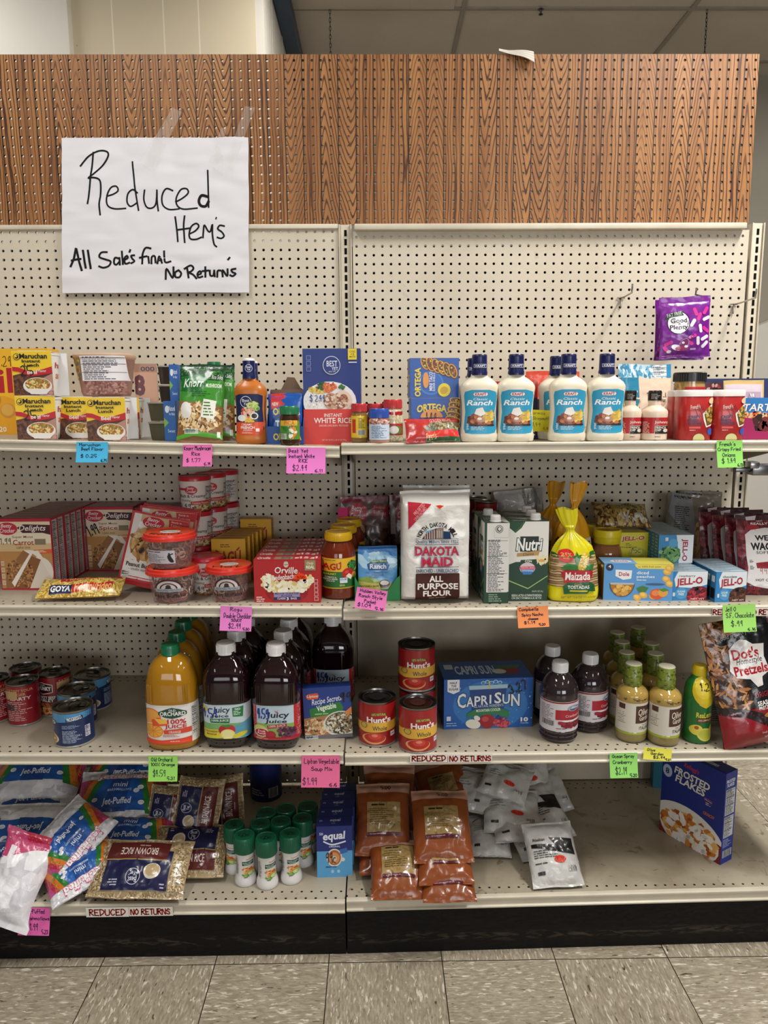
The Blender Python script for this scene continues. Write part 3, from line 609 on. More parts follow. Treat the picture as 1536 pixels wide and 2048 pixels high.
# --- dressing bottles
def squeeze(Hh, k, col, cv, capc, cart=None, rim=None, sy=.6, art=None):
    """flattened squeeze bottle -> dict of meshes; k = widest half width"""
    P = [(r*k, v*Hh, col) for r, v in ((.86, 0), (.96, .012), (1., .05), (1., .085), (.955, .105), (.92, .2), (.90, .34), (.92, .46), (.97, .56), (1., .615), (.98, .645), (.88, .68), (.68, .715), (.5, .74), (.44, .755), (.44, .775))]
    b = B(); b.lathe(P, 'plastic', 44, sy, 2.5); x0, x1, v0, v1 = art
    lbl(b, P, cv, x1-x0, v0*Hh, (v1-v0)*Hh, sy, 2.5); c = B(); r = .415*k
    C = [(r*1.02, Hh*.765, capc), (r*1.03, Hh*.8, capc), (r*.97, Hh*.815, capc), (r*.95, Hh*.965, capc)]+([(r*.95, Hh*.972, rim), (r*.95, Hh*.99, rim), (r*.85, Hh, rim), (0, Hh, rim)] if rim else [(r*.95, Hh*.99, capc), (r*.86, Hh, capc), (0, Hh, capc)])
    c.lathe(C, 'plastic', 30)
    if cart: lbl(c, [(p[0], p[1]) for p in C], cart, r*1.9, Hh*.8, Hh*.17)
    return b, c
def dressing(name, label, group, parts, loc, yaw=0.):
    t = thing(name, label, 'bottle', group); parts[0].build('body', t); parts[1].build('cap', t); return put(t, loc, yaw)
X, Y, z, W, H = FC(469, 531, 717, 883, 1, -.42)
c = Cv(258, 450, 482, 752).poly([(275, 470), (305, 458), (435, 458), (468, 470), (462, 560), (470, 700), (440, 738), (300, 738), (270, 700), (278, 560)], '17204f').poly([(270, 650), (470, 650), (462, 715), (440, 738), (300, 738), (275, 715)], 'e0522a').ell(350, 512, 40, 40, 'e8e8f0').ell(350, 512, 36, 36, '17204f').T('Best', 325, 492, 376, 512, 'f2f2f8', .01).T('Yet', 334, 516, 368, 534, 'f2f2f8', .01)
c.spk(400, 545, 40, 30, 60, ['8fb84a', 'a9cc5c', '5f8f34', 'd8e08c'], 9, 4).spk(360, 590, 45, 40, 60, ['e8a08c', 'd8603c', 'f0c8a8', 'c04a30'], 9, 5).spk(365, 635, 40, 14, 30, ['e8b83a', 'f0d060'], 7, 8).ell(320, 622, 28, 22, 'f0eee8').ell(405, 608, 26, 24, 'f2f0ea').ell(405, 608, 19, 17, '2e2a2a').T('CREAMY', 318, 660, 390, 674, 'f8ece4', .015).T('FRENCH', 312, 678, 405, 697, 'f8ece4', .03).T('DRESSING', 328, 700, 388, 710, 'f8ece4', .005).rect(412, 694, 436, 716, 'f6e8e0').fine(320, 718, 420, 730, 2, 'f4c8b8', .5)
ca = Cv(0, 0, 100, 110).ell(55, 55, 29, 29, 'e4e6f0').ell(55, 55, 26, 26, '1d2660').T('Best', 36, 38, 74, 54, 'eef', .01).T('Yet', 42, 58, 68, 71, 'eef', .01)
kk = dict(art=(-W/2, W/2, .085, .60))
dressing('salad_dressing_bottle', 'orange dressing bottle with navy cap beside the green pouches', 'orange dressing bottles', squeeze(H, W/2, 'c4702a', c, '1b2256', ca, 'eceae6', .6, **kk), (X, Y, z))
dressing('salad_dressing_bottle', 'orange dressing bottle standing directly behind another one', 'orange dressing bottles', squeeze(H, W/2, 'b86626', c, '1b2256', ca, 'eceae6', .6, **kk), (X-.012, Y+.115, z), .05)
# --- carton of blue seasoning packets
X, Y, z, W, H = F(532, 606, 772, 881, 1, -.42); D = .09
t = thing('display_carton', 'blue open display carton of seasoning packets beside the rice box', 'display carton'); b = B(); th = .0012
b.box(0, -D/2, 0, W, th, H*.31, {'front': '1f4f9c', 'back': '8a6a52'}, 'card'); b.box(0, D/2, 0, W, th, H*.95, '8c6d55', 'card'); b.box(0, 0, 0, W, D, th, '8c6d55', 'card')
for s in (-1, 1): b.add([(s*W/2, -D/2, 0), (s*W/2, D/2, 0), (s*W/2, D/2, H*.95), (s*W/2, -D/2, H*.31), (s*W/2-s*.0012, -D/2, 0), (s*W/2-s*.0012, D/2, 0), (s*W/2-s*.0012, D/2, H*.95), (s*W/2-s*.0012, -D/2, H*.31)], [(0, 1, 2, 3), (7, 6, 5, 4), (3, 2, 6, 7), (0, 3, 7, 4)], '234f94', 'card', False)
b.add([(-.2*W, D/2, H*.95), (.38*W, D/2, H*.95), (.2*W, D/2-.01, H*1.16), (0, D/2-.012, H*1.17)], [(0, 1, 2, 3)], 'b08f72', 'card', False)
b.art(Cv(480, 700, 760, 806).rect(480, 700, 760, 806, '1f4f9c').T('ORTEGA', 530, 740, 745, 782, 'f2d640', .03), W, H*.31, lambda u, v, o: (u, -D/2-.0006-o, v), 'card', 9); b.build('tray', t); put(t, (X, Y+D/2, z))
for i in range(4):
    c = Cv(480, 455, 760, 800).rect(480, 455, 760, 800, '1b58b0').poly([(505, 455), (600, 455), (640, 475), (585, 500), (620, 530), (500, 565)], 'd8342c').T('NEW', 512, 460 if i else 515, 565, 482 if i else 540, 'f4e8e0', .02).T('ORTEGA', 518, 555, 745, 605, 'f4d838', .03).ell(620, 680, 130, 90, '123f86').ell(620, 680, 100, 66, '2f7fd0').T('TACO', 535, 640, 720, 700, 'eef4fa', .03)
    b = bag(W*.94, H*.86, .012, '1a4fa0', c, 'pil', 'film', .001, seed=20+i)
    single('seasoning_packet', b, 'blue seasoning packet in the display carton, %s' % ('foremost of four', 'second of four', 'third of four', 'rearmost of four')[i], 'packet', (X+.002*(i % 2), Y+.018+i*.019, z+.002), 'blue seasoning packets', 0, .02+.02*i)
# --- spice jars
def jar(name, label, x0, x1, yt, yb, y, body, lid, bands, art=None, cat='jar', lidh=.2, k=1, neck=.86, z=None, group=None, mat='liquid', lm='plastic', frame=None, yaw=0.):
    X, Y, zz, W, H = FC(x0, x1, yt, yb, k, y, z); r = W/2; t = thing(name, label, cat, group); h = H*(1-lidh)
    P = [(r*.9, 0, body), (r*.98, h*.03, body)]+[(r, a*h, col) for a, col in bands]+[(r*.99, h*.86, body), (r*neck, h*.97, body), (r*neck, h, body)]
    b = B(); b.lathe(P, mat, 36)
    if art: lbl(b, P, art, W, 0, h)
    b.build('jar_body', t); c = B(); q = r*neck*1.1
    c.lathe([(q, h*.985, lid), (q, h+H*lidh*.9, lid), (q*.94, H, lid), (0, H, lid)], lm, 36)
    for i in range(40):
        a = 2*PI*i/40; c.box(q*math.cos(a), q*math.sin(a), h*.995, .0012, .0012, H*lidh*.8, lid, lm)
    c.build('lid', t); return put(t, (X, Y, zz), yaw)
a = Cv(0, 0, 100, 150).rect(14, 30, 92, 120, 'd8a93a').poly([(10, 30), (92, 30), (92, 50), (10, 62)], 'e0b840').rect(10, 55, 100, 120, '4f8f2e').T('PICA', 30, 32, 80, 52, 'e06a20', .02).spk(66, 85, 22, 28, 40, ['d8e0b0', 'f0f0e0', 'e08a30', '3c7a28'], 6, 3).facts(12, 92, 40, 118, 7, 'd8e0d0', '354', 4).poly([(14, 60), (60, 60), (40, 84)], '2f7a2a')
jar('sauce_jar', 'small brown sauce jar with a green lid in front of the blue packets', 559, 599, 812, 885, -.455, '3d2414', '1d7a48', [(.1, '3d2414'), (.2, '4f8f2e'), (.78, '3d2414')], a, lidh=.2)
a = Cv(0, 0, 100, 160).rect(2, 26, 98, 130, 'e8c832').fine(45, 34, 90, 88, 7, '6a5a20', .5).bars(40, 95, 85, 120).rect(10, 40, 30, 110, 'cf3a2a')
jar('spice_jar', 'yellow-labelled spice jar with a red lid at the corner of the rice box', 702, 735, 807, 883, -.43, '8a6a3a', 'c22a2c', [(.06, '8a6a3a'), (.16, 'e8c832'), (.86, '8a6a3a')], a)
jar('spice_jar', 'red-lidded spice jar hidden behind the blue-lidded jar', 734, 769, 807, 880, -.37, 'a08a5a', 'c22a2c', [(.1, 'b8282c'), (.4, 'a08a5a'), (.5, 'b8282c'), (.8, 'a08a5a')])
a = Cv(0, 0, 100, 160).rect(2, 42, 98, 138, 'cfdcec').fine(12, 52, 92, 130, 11, '456a9a', .5).spk(50, 20, 48, 18, 60, ['c89a8a', 'e0c8b8', '9a4a3c', 'b87a6a'], 5, 6, 1.4, True)
jar('spice_jar', 'short spice jar with a blue lid and pale blue label', 738, 779, 817, 884, -.455, 'b88a78', '2a52b0', [(.05, 'b88a78'), (.14, 'b8cbe4'), (.75, 'b88a78')], a, lidh=.26)
a = Cv(0, 0, 100, 190).spk(50, 60, 50, 20, 160, ['e0d2a8', 'cdbb88', 'f0e6c8'], 4, 6, 1.4, True).rect(0, 88, 100, 150, 'b8282c').poly([(10, 100), (100, 100), (100, 145), (10, 145)], '4f8f3a').ell(55, 122, 24, 22, 'eae4da').ell(48, 118, 10, 16, 'f6f2ea').T('McCX', 30, 8, 70, 24, 'f0e0d8', .01).spk(50, 172, 50, 16, 120, ['e0d2a8', 'cdbb88', 'f0e6c8'], 4, 7, 1.4, True)
jar('spice_jar', 'tall garlic spice jar with a red lid, rightmost of the spice jars', 766, 805, 799, 880, -.40, 'd8c898', 'c22a2c', [(.04, 'd8c898'), (.2, 'b8282c'), (.54, 'd8c898'), (.74, 'b8282c'), (.9, 'd8c898')], a)
# --- white rice box
X, Y, z, W, H = F(607, 722, 697, 880, 1, -.40)
c = Cv(757, 135, 1178, 802).rect(757, 135, 1178, 802, '22387f').ell(950, 500, 196, 140, 'f0eff0').rect(757, 552, 1178, 802, 'd83c34').rect(757, 552, 1178, 558, 'e0a050')
c.ell(850, 490, 76, 58, 'f8f6f0').spk(850, 490, 78, 58, 150, ['fff', 'e4e0d6', 'f0ece4'], 5, 2, 2.2).spk(870, 420, 66, 20, 40, ['d8b848', 'c8a030', 'e8d070'], 9, 3).spk(900, 390, 38, 24, 50, ['2f5a2a', '47783a', '1e4420'], 9, 4, 1.3).spk(950, 400, 46, 30, 60, ['e0683a', 'f0905a', 'c8502a'], 9, 5).ell(960, 495, 56, 56, 'c99878').ell(1045, 490, 70, 66, 'e8d0b8', .3).ell(1040, 500, 40, 56, 'a86a50', .5).ell(950, 490, 30, 44, '9c5e48').spk(1000, 500, 90, 50, 80, ['e8d6c0', 'b07a5e', 'd0a88c', '8a4e3a'], 8, 6).spk(1040, 400, 20, 12, 14, ['2f5a2a', '47783a'], 8, 7)
c.rect(757, 552, 1178, 802, 'd83c34').ell(968, 250, 64, 64, 'e6e8f2').ell(968, 250, 60, 60, '22387f').T('BEST', 932, 218, 1010, 258, 'eef0f8', .008).T('YET', 968, 262, 1015, 284, 'eef0f8', .008).T('SINCE 1896', 946, 288, 996, 297, 'dde', 0).rect(1088, 137, 1152, 212, 'ecd434').T('COOKS', 1100, 150, 1142, 164, '222', .01).T('<5', 1106, 168, 1134, 182, '222', .01).T('MINUTES', 1100, 186, 1142, 198, '222', .01).rect(1092, 226, 1152, 234, 'c8cfe4')
for i in range(3): c.rect(784, 182+i*38, 818, 214+i*38, '8f9cc8').rect(787, 185+i*38, 815, 211+i*38, '2a4088')
c.T('INSTANT', 908, 582, 1040, 606, 'f8eeea', .012).T('WHITE RICE', 832, 612, 1110, 650, 'f8f2ee', .015).T('ENRICHED LONG GRAIN - PRECOOKED', 870, 660, 1084, 673, 'f4d8d0', 0).T('NET WT 28 OZ (1 LB 12 OZ) 794 g', 890, 762, 1068, 776, 'f0c8c0', 0).H('$ 2.49', 806, 448, 912, 504, '2a4a9a', 5)
single('rice_box', carton(W, .055, H, {'front': '22387f', 'right': '1c2f70'}, c), 'tall blue and red instant rice box with a plate of chicken on it', 'box', (X, Y+.0275, z), yaw=-.02)
# ================================================================ TOP SHELF, right bay
def ortega(vert):
    c = Cv(148, 205, 500, 485).rect(148, 205, 500, 485, '2358ac').ell(300, 380, 90, 84, '3f80cc').ell(300, 380, 78, 72, '2a66bc')
    if vert:
        for i in range(6): c.ell(258+i*40, 238+i*12, 32, 56, '5a2e14', -.35).ell(256+i*40, 236+i*12, 29, 52, 'e0a83c', -.35).ell(256+i*40, 236+i*12, 22, 46, '6b3a1c', -.35).spk(256+i*40, 236+i*12, 18, 36, 14, ['8aa83c', 'd8602c', 'e8c860'], 4, i)
        c.T('ORTEGA', 102, 352, 305, 396, 'f2d636', .035, 0, -PI/2).T('MINI TACO', 232, 356, 364, 380, 'eef4fa', .02, 0, -PI/2).T('SLIDER SHELLS', 256, 366, 384, 382, 'eef4fa', .01, 0, -PI/2).ell(262, 360, 22, 56, 'e89a48').ell(394, 430, 46, 48, 'e8d42c').ell(392, 432, 30, 26, 'c8a020', -.5)
    else:
        for i in range(6): c.ell(480-i*8, 230+i*30, 60, 30, '5a2e14', .25).ell(482-i*8, 228+i*30, 58, 26, 'e0a83c', .25).ell(482-i*8, 228+i*30, 50, 19, '6b3a1c', .25).spk(478-i*8, 228+i*30, 42, 13, 18, ['8aa83c', 'd8602c', 'e8c860'], 4, i+9)
        c.T('ORTEGA', 190, 240, 404, 288, 'f2d636', .035, 0, 0, 14).ell(296, 330, 80, 52, 'e89a48', 0, 0, 180).T('MINI TACO', 218, 356, 378, 388, 'eef4fa', .02).H('1.49', 252, 300, 328, 400, '14141c', 6).T('SLIDER SHELLS', 230, 392, 370, 410, 'eef4fa', .01)
    return c
X, Y, z, W, H = F(821, 919, 796, 878, 1, -.40); D = .075
lf = Cv(0, 0, 10, 10).rect(0, 0, 10, 10, '1c4488').T('ORTEGA', 1, 4, 9, 6, 'd8c040', .02)
single('taco_shell_box', carton(W, D, H, '2150a0', ortega(0), left=lf), 'blue taco shell box standing on the shelf, lower of two', 'box', (X, Y+D/2, z), 'blue taco shell boxes', .03)
H0 = H; X, Y, z, W, H = F(819, 917, 716, 795, 1, -.40, Z1(1.2)+H0+.0005)
single('taco_shell_box', carton(W, D, H, '2150a0', ortega(1), left=lf), 'blue taco shell box with sideways lettering, upper of two', 'box', (X, Y+D/2, z), 'blue taco shell boxes', .03)
c = Cv(100, 660, 520, 815).rect(100, 660, 520, 815, 'b8322e').poly([(240, 740), (300, 700), (520, 690), (520, 745), (260, 780)], '6a6a5a').spk(400, 725, 120, 25, 160, ['8a8a70', 'b8a880', '4a5a3a', '7a5a3c'], 7, 4).poly([(250, 765), (520, 745), (520, 785), (250, 800)], 'd8342c').poly([(250, 800), (520, 785), (520, 815), (250, 815)], '2f5a34').T("French's", 250, 770, 330, 806, 'f0dc9c', .01, .2, -.1).T('GOLDEN RECIPE', 290, 672, 460, 700, 'f0b0a4', .01, 0, -.08)
a, W, L, ln = FB(812, 922, 838, 884, 1, .04, -.475)
single('crouton_bag', bag(W, L, .03, 'b23a38', c, 'pil', 'film', .004, (.05, .05), seed=5), 'red and green crouton bag lying against the taco shell boxes', 'bag', a, None, .1, ln)
# --- ranch dressing
def ranch():
    c = Cv(515, 430, 757, 770).poly([(540, 452), (580, 438), (690, 438), (735, 452), (742, 480), (728, 600), (742, 720), (730, 752), (690, 760), (585, 760), (545, 752), (536, 720), (545, 600), (536, 480)], '2f9fc6')
    c.ell(637, 470, 50, 18, '1d2a6a').ell(637, 470, 47, 15, 'e8e4ea').rect(597, 458, 677, 482, 'e8e4ea').T('KRAFT', 602, 460, 672, 480, 'b8283c', .03).T('Classic', 592, 496, 682, 514, 'e8f4f8', .008, .25).T('Ranch', 552, 512, 714, 551, 'fafcfc', .02, .22)
    c.poly([(560, 640), (600, 605), (680, 605), (720, 650), (722, 698), (552, 698)], '7a3d26').spk(640, 655, 70, 42, 70, ['a8573a', '8a4430', 'c47a50', '5e2c1c'], 12, 3, 1.3).spk(690, 630, 30, 30, 16, ['d8b048', 'e8cc6a'], 12, 5, 2.5).poly([(612, 575), (650, 565), (668, 612), (640, 630), (600, 612)], 'f0ece2').ell(640, 655, 26, 20, 'c08a70').ell(632, 648, 14, 10, 'f0e6dc').rect(552, 690, 722, 700, '2a1a18').rect(555, 682, 572, 735, '1f7fa8').fine(555, 684, 571, 734, 7, 'dfeff4', .5).fine(582, 706, 700, 736, 3, 'b8e0ec', .45, 4)
    return c
ra = Cv(0, 0, 100, 140).rect(10, 68, 90, 100, 'e8eaf4').rect(12, 71, 88, 97, '1c2250').T('KRAFT', 18, 75, 82, 93, 'eef', .03)
_rb = None
def ranch_bottle(px, y, label, yaw=0.):
    global _rb
    X = aty(px, 800, y).x; z = 1.312
    if _rb is None:
        X0, Y0, z0_, W, H = FC(920, 996, 709, 883, 1, -.44); _rb = dressing('ranch_dressing_bottle', label, 'ranch dressing bottles', squeeze(H, W/2, 'e6ddc6', ranch(), '1a2050', ra, None, .58, art=(-W/2, W/2, .08, .61)), (X, y, z), yaw); return _rb
    return put(dup(_rb, label), (X, y, z), yaw)
ranch_bottle(958, -.44, 'ranch dressing bottle in front of the taco shell boxes, leftmost of the front bottles')
ranch_bottle(1031, -.44, 'ranch dressing bottle just left of the yellow price note')
ranch_bottle(1135, -.44, 'ranch dressing bottle just right of the yellow price note', .03)
ranch_bottle(1211, -.44, 'ranch dressing bottle beside the small red-labelled jugs, rightmost of all')
ranch_bottle(948, -.28, 'ranch dressing bottle hidden behind the leftmost one, only its dark cap showing')
ranch_bottle(1112, -.355, 'ranch dressing bottle half hidden behind the third from the left', .1)
# --- pouches behind the ranch bottles
def backpouch(x0, x1, yt, yb, y, col, cv, label, T=.03, seed=1):
    a, W, L, ln = FB(x0, x1, yt, yb, 1, .03, y)
    return single('snack_pouch', bag(W, L, T, col, cv, 'doy', 'film', .002, (.01, .06), seed=seed), label, 'pouch', a, None, 0, ln)
c = Cv(970, 760, 1078, 882).rect(970, 760, 1078, 882, '1b2748').rect(970, 760, 1078, 795, 'b82830').rect(985, 765, 1018, 769, 'e8c8c0').T('S', 998, 800, 1010, 818, 'eee', .03).T('E', 1062, 858, 1072, 874, 'eee', .02).rect(984, 800, 992, 880, 'cfd2da')
backpouch(970, 1078, 763, 880, -.36, '1b2748', c, 'navy pouch with a red top between the two left ranch bottles', .025, 4)
c = Cv(1055, 740, 1165, 882).rect(1055, 740, 1165, 882, '1c1a18').rect(1055, 740, 1165, 800, 'd8482e').T('Roasted', 1078, 785, 1150, 800, 'e8a890', .005, .3).T('CAJUN', 1080, 803, 1125, 811, 'aaa', .01).rect(1055, 850, 1165, 882, '7a2420')
backpouch(1055, 1162, 743, 880, -.26, 'c8442c', c, 'orange-red and black pouch behind the yellow price note', .03, 5)
b = B(); hh = .052; cv = Cv(1030, 582, 1166, 745).rect(1030, 582, 1166, 745, 'eee43a').H('ormick', 1034, 596, 1124, 616, '26324a', 2.6).H('Stroganoff', 1034, 632, 1150, 664, '26324a', 2.6).H('1.49', 1034, 678, 1092, 708, '26324a', 2.8).H('6.16', 1120, 708, 1158, 728, '26324a', 2.2)
X, Y, z, W, H = F(1062, 1099, 820, 863, 1, -.385, aty(1080, 863, -.385).z); b.grid(lambda u, v: (u*W, -.002-.004*math.sin(v*2.), v*H), 6, 6, 'eee43a', 'paper'); b.grid(lambda u, v: (u*W, -.0016-.004*math.sin(v*2.), v*H), 6, 6, 'e6dc34', 'paper', flip=True); b.art(cv, W, H, lambda u, v, o: (u, -.002-.004*math.sin(v/H*2.)-o, v), 'paper', .01)
single('price_note', b, 'yellow handwritten price note stuck among the ranch bottles', 'note', (X, Y, z), 'handwritten price notes', 0, 0, .05)
# --- blue and peach bag, clear wrap
c = Cv(415, 640, 825, 980).rect(415, 640, 825, 980, 'e4c8b0').rect(415, 640, 570, 980, '1f7fa0').rect(415, 640, 825, 702, 'b8d4de').spk(600, 670, 200, 26, 120, ['4f9cc0', 'dfeaf0', '7fb4cc', '3a86ac'], 8, 3, 1.8, True).facts(680, 645, 790, 695, 6, 'd8dcdc', '567', 4).rect(790, 640, 825, 702, '2f86b4').ell(490, 840, 44, 46, 'b8c04a').ell(490, 844, 36, 38, '2a6a3a').H('Tropical', 630, 775, 780, 825, '3a5a50', 4).H('Breeze', 640, 835, 770, 870, '3a5a50', 4)
backpouch(1240, 1346, 729, 880, -.295, 'dcc4b0', c, 'blue and peach resealable bag behind the small red-labelled jugs', .035, 6)
single('plastic_wrap', bag(.03, .04, .02, 'c8ccd0', None, 'pil', 'clearfilm', .006, seed=3), 'scrap of clear plastic wrap between the two right ranch bottles', 'wrap', (aty(1172, 880, -.40).x, -.40, 1.3125), None, .2, .5)
# --- red-labelled jugs
def jug(label, x0, x1, y):
    X, Y, z, W, H = FC(x0, x1, 781, 880, 1, y); r = W/2; t = thing('sauce_jug', label, 'jug', 'cream sauce jugs with red labels'); c0 = 'e2cdb6'
    P = [(r*.93, 0, c0), (r, H*.02, c0), (r, H*.12, c0), (r*.99, H*.14, 'b82a30'), (r*.99, H*.46, c0), (r, H*.49, c0), (r, H*.57, c0), (r*.93, H*.61, c0), (r*.7, H*.66, c0), (r*.47, H*.70, c0), (r*.45, H*.82, c0)]
    b = B(); b.lathe(P, 'plastic', 32); cv = Cv(580, 830, 768, 1210).T('Johnny', 655, 1036, 765, 1066, 'f0e0d4', .012).rect(658, 1078, 760, 1155, 'e0d0c0').rect(661, 1081, 760, 1152, '1c1616').T('FRENCH', 664, 1086, 740, 1106, 'e8e0d4', .02).T('DIP', 664, 1109, 705, 1128, 'e8e0d4', .02).ell(740, 1122, 22, 16, 'd8d0c4').fine(590, 1045, 632, 1150, 9, 'e8c8b8', .45).fine(660, 1174, 730, 1184, 1, '6a5a4a', .6); lbl(b, P, cv, W, 0, H*.86); b.build('jug_body', t)
    c = B(); c.lathe([(r*.5, H*.80, '191515'), (r*.5, H*.97, '191515'), (r*.44, H, '191515'), (0, H, '191515')], 'plastic', 26); lbl(c, [(r*.5, 0), (r*.5, H)], Cv(0, 0, 10, 10).fine(1, 2, 9, 9, 4, 'b8b0a4', .35), r*.9, H*.8, H*.16); c.build('cap', t)
    h = B(); h.tube([(r*.46, 0, H*.84), (r*.8, 0, H*.83), (r*.86, 0, H*.77), (r*.7, 0, H*.66)], r*.09, c0, 'plastic'); h.build('handle', t); return put(t, (X, Y, z), -.1)
jug('cream sauce jug partly hidden by the rightmost ranch bottle', 1237, 1282, -.40); jug('cream sauce jug in front of the peach-coloured bag, right of its twin', 1282, 1334, -.405)
# --- crispy onion canisters
def onion(label, x0, x1, y, first=[None]):
    X, Y, z, W, H = FC(1352, 1418, 780, 880, 1, -.41)
    if first[0] is None:
        t = thing('onion_canister', label, 'canister', 'red fried onion canisters'); r = W/2
        P = [(r*.93, 0, 'b3211f'), (r*.97, H*.02, 'b3211f'), (r*.97, H*.88, 'b3211f'), (r*.93, H*.9, 'b3211f')]; b = B(); b.lathe(P, 'gloss', 36, .9, 3.4)
        c = Cv(845, 880, 1090, 1205).T("French's", 912, 942, 980, 975, 'f4d8c8', .012, .15, -.12).T('CRISPY', 902, 1022, 988, 1044, '20305c', .025, 0, -.03).T('FRIED', 902, 1048, 972, 1068, '20305c', .025).T('ONIONS', 902, 1070, 1000, 1092, '20305c', .025).rect(910, 1104, 990, 1118, 'd84a48').fine(915, 1128, 985, 1138, 1, 'f0b0a8', .5).poly([(1000, 1010), (1090, 910), (1090, 1090), (1030, 1110), (1010, 1060)], 'f4eee4').poly([(1012, 1015), (1090, 935), (1090, 1080), (1034, 1100)], '6a5428').spk(1058, 1020, 34, 60, 90, ['c8a048', '7a8a34', 'e0c878', '8a5a28', '4a5a24'], 7, 3).ell(1062, 915, 26, 22, 'e8d4a8', -.5).ell(1060, 1140, 22, 26, '2a5ab0').ell(980, 1195, 40, 40, 'd0cc8c').H('1.49', 945, 960, 1010, 1020, '3a2030', 2.4, -.4)
        lbl(b, P, c, W, H*.0, H*.88, .9, 3.4); b.build('canister', t); l = B(); l.lathe([(r, H*.87, 'ece6e0'), (r, H*.97, 'ece6e0'), (r*.95, H, 'ece6e0'), (0, H, 'e4ded8')], 'plastic', 36, .9, 3.4); l.build('lid', t); first[0] = t
    else: t = dup(first[0], label)
    return put(t, (aty((x0+x1)/2, 830, y).x, y, z), -.06)
onion('red fried onion canister in the middle of the three, facing out', 1352, 1418, -.41); onion('red fried onion canister above the green price note, rightmost of three', 1417, 1481, -.41); onion('red fried onion canister at the left, half hidden by the middle one', 1342, 1396, -.345)
a = Cv(820, 770, 1045, 860).rect(862, 780, 1030, 860, 'b8282c').T('GOLDEN RECIPE', 880, 805, 1004, 828, 'f0c8b8', .015).spk(840, 815, 20, 45, 50, ['d8b070', 'a87a40', '8a8a4a'], 6, 3, 1.5, True)
jar('snack_jar', 'clear jar of golden snack mix with a black lid, behind the onion canisters', 1347, 1406, 745, 880, -.235, 'c09a64', '1c1a1a', [(.05, 'c09a64'), (.3, 'b8282c'), (.75, 'c09a64')], a, lidh=.13, neck=.95, lm='plastic')
# --- blue tray carton, pouch, tart box, magenta tray at the right end
X, Y, z, W, H = F(1402, 1560, 757, 880, 1, -.24)
c = Cv(1402, 757, 1560, 880).rect(1402, 757, 1560, 880, '2a3566').rect(1408, 764, 1442, 800, '4a3a48').rect(1411, 767, 1439, 800, '6a2a34').spk(1425, 778, 12, 10, 20, ['a84a50', 'd8b0a8', '3a2028'], 3, 2)
single('candy_carton', carton(W, .08, H, '273260', c), 'dark blue candy carton standing against the back panel at the right end', 'box', (X, Y+.04, z))
c = Cv(1212, 760, 1515, 930).rect(1212, 760, 1515, 930, 'd8b878').rect(1222, 772, 1500, 930, 'd6c4cc').rect(1235, 795, 1490, 930, 'b8a0b0').T('VAN CATCH', 1330, 845, 1450, 875, '2a2430', .03, 0, -.05).rect(1325, 880, 1455, 886, '3a2a3a').spk(1400, 905, 70, 20, 40, ['d890a0', 'c8b0bc', '8a6a7a', 'e8d8dc'], 6, 4).spk(1390, 812, 80, 8, 20, ['e8e0e4', '9a8a96'], 5, 6)
a, W, L, ln = FB(1450, 1531, 761, 880, 1, .02, -.31); single('snack_pouch', bag(W, L, .03, 'd2b684', c, 'doy', 'film', .002, (.01, .05), seed=8), 'tan and mauve fish snack pouch above the candy box at the right end', 'pouch', a, None, 0, ln)
X, Y, z, W, H = F(1478, 1590, 805, 872, 1, -.40)
c = Cv(1318, 930, 1740, 1205).rect(1318, 930, 1740, 1205, '2a7cc4').rect(1318, 1045, 1740, 1205, 'd87a3c').T('TARTS', 1345, 975, 1590, 1030, '15356c', .06, .15).T('TARTS', 1345, 975, 1590, 1030, 'f4f4f0', .02, .15).spk(1450, 1060, 110, 20, 40, ['f0a050', 'e8602c', 'f4d0a0'], 10, 3).spk(1480, 1130, 70, 50, 24, ['4a1c18', '7a2c24', '2c1210', 'a84a3a'], 22, 4)
single('candy_box', carton(W, .05, H, '2a74bc', c), 'blue candy tarts box cut off by the right edge of the picture', 'box', (X, Y+.025, z+.012))
t = thing('display_tray', 'magenta cardboard tray under the candy tarts box', 'tray'); b = B()
b.box(0, 0, 0, W, .075, .0012, '8f1450', 'card'); b.add([(-W/2, -.04, .001), (-W/2, .035, .001), (-W/2, .035, .055), (-W/2, -.04, .055), (-W/2+.001, -.04, .001), (-W/2+.001, .035, .001), (-W/2+.001, .035, .055), (-W/2+.001, -.04, .055)], [(0, 3, 2, 1), (4, 5, 6, 7), (3, 7, 6, 2), (0, 4, 7, 3)], 'a01858', 'card', False)
b.add([(-W/2, -.04, .001), (W/2, -.04, .001), (W/2, -.04, .012), (-W/2+.032, -.04, .022), (-W/2+.022, -.04, .052), (-W/2, -.04, .055)], [(0, 1, 2, 3, 4, 5)], 'a8195c', 'card', False); b.add([(-W/2, -.039, .001), (W/2, -.039, .001), (W/2, -.039, .012), (-W/2+.032, -.039, .022), (-W/2+.022, -.039, .052), (-W/2, -.039, .055)], [(5, 4, 3, 2, 1, 0)], '8a124a', 'card', False)
b.build('tray', t); put(t, (X-.002, -.385, 1.312))
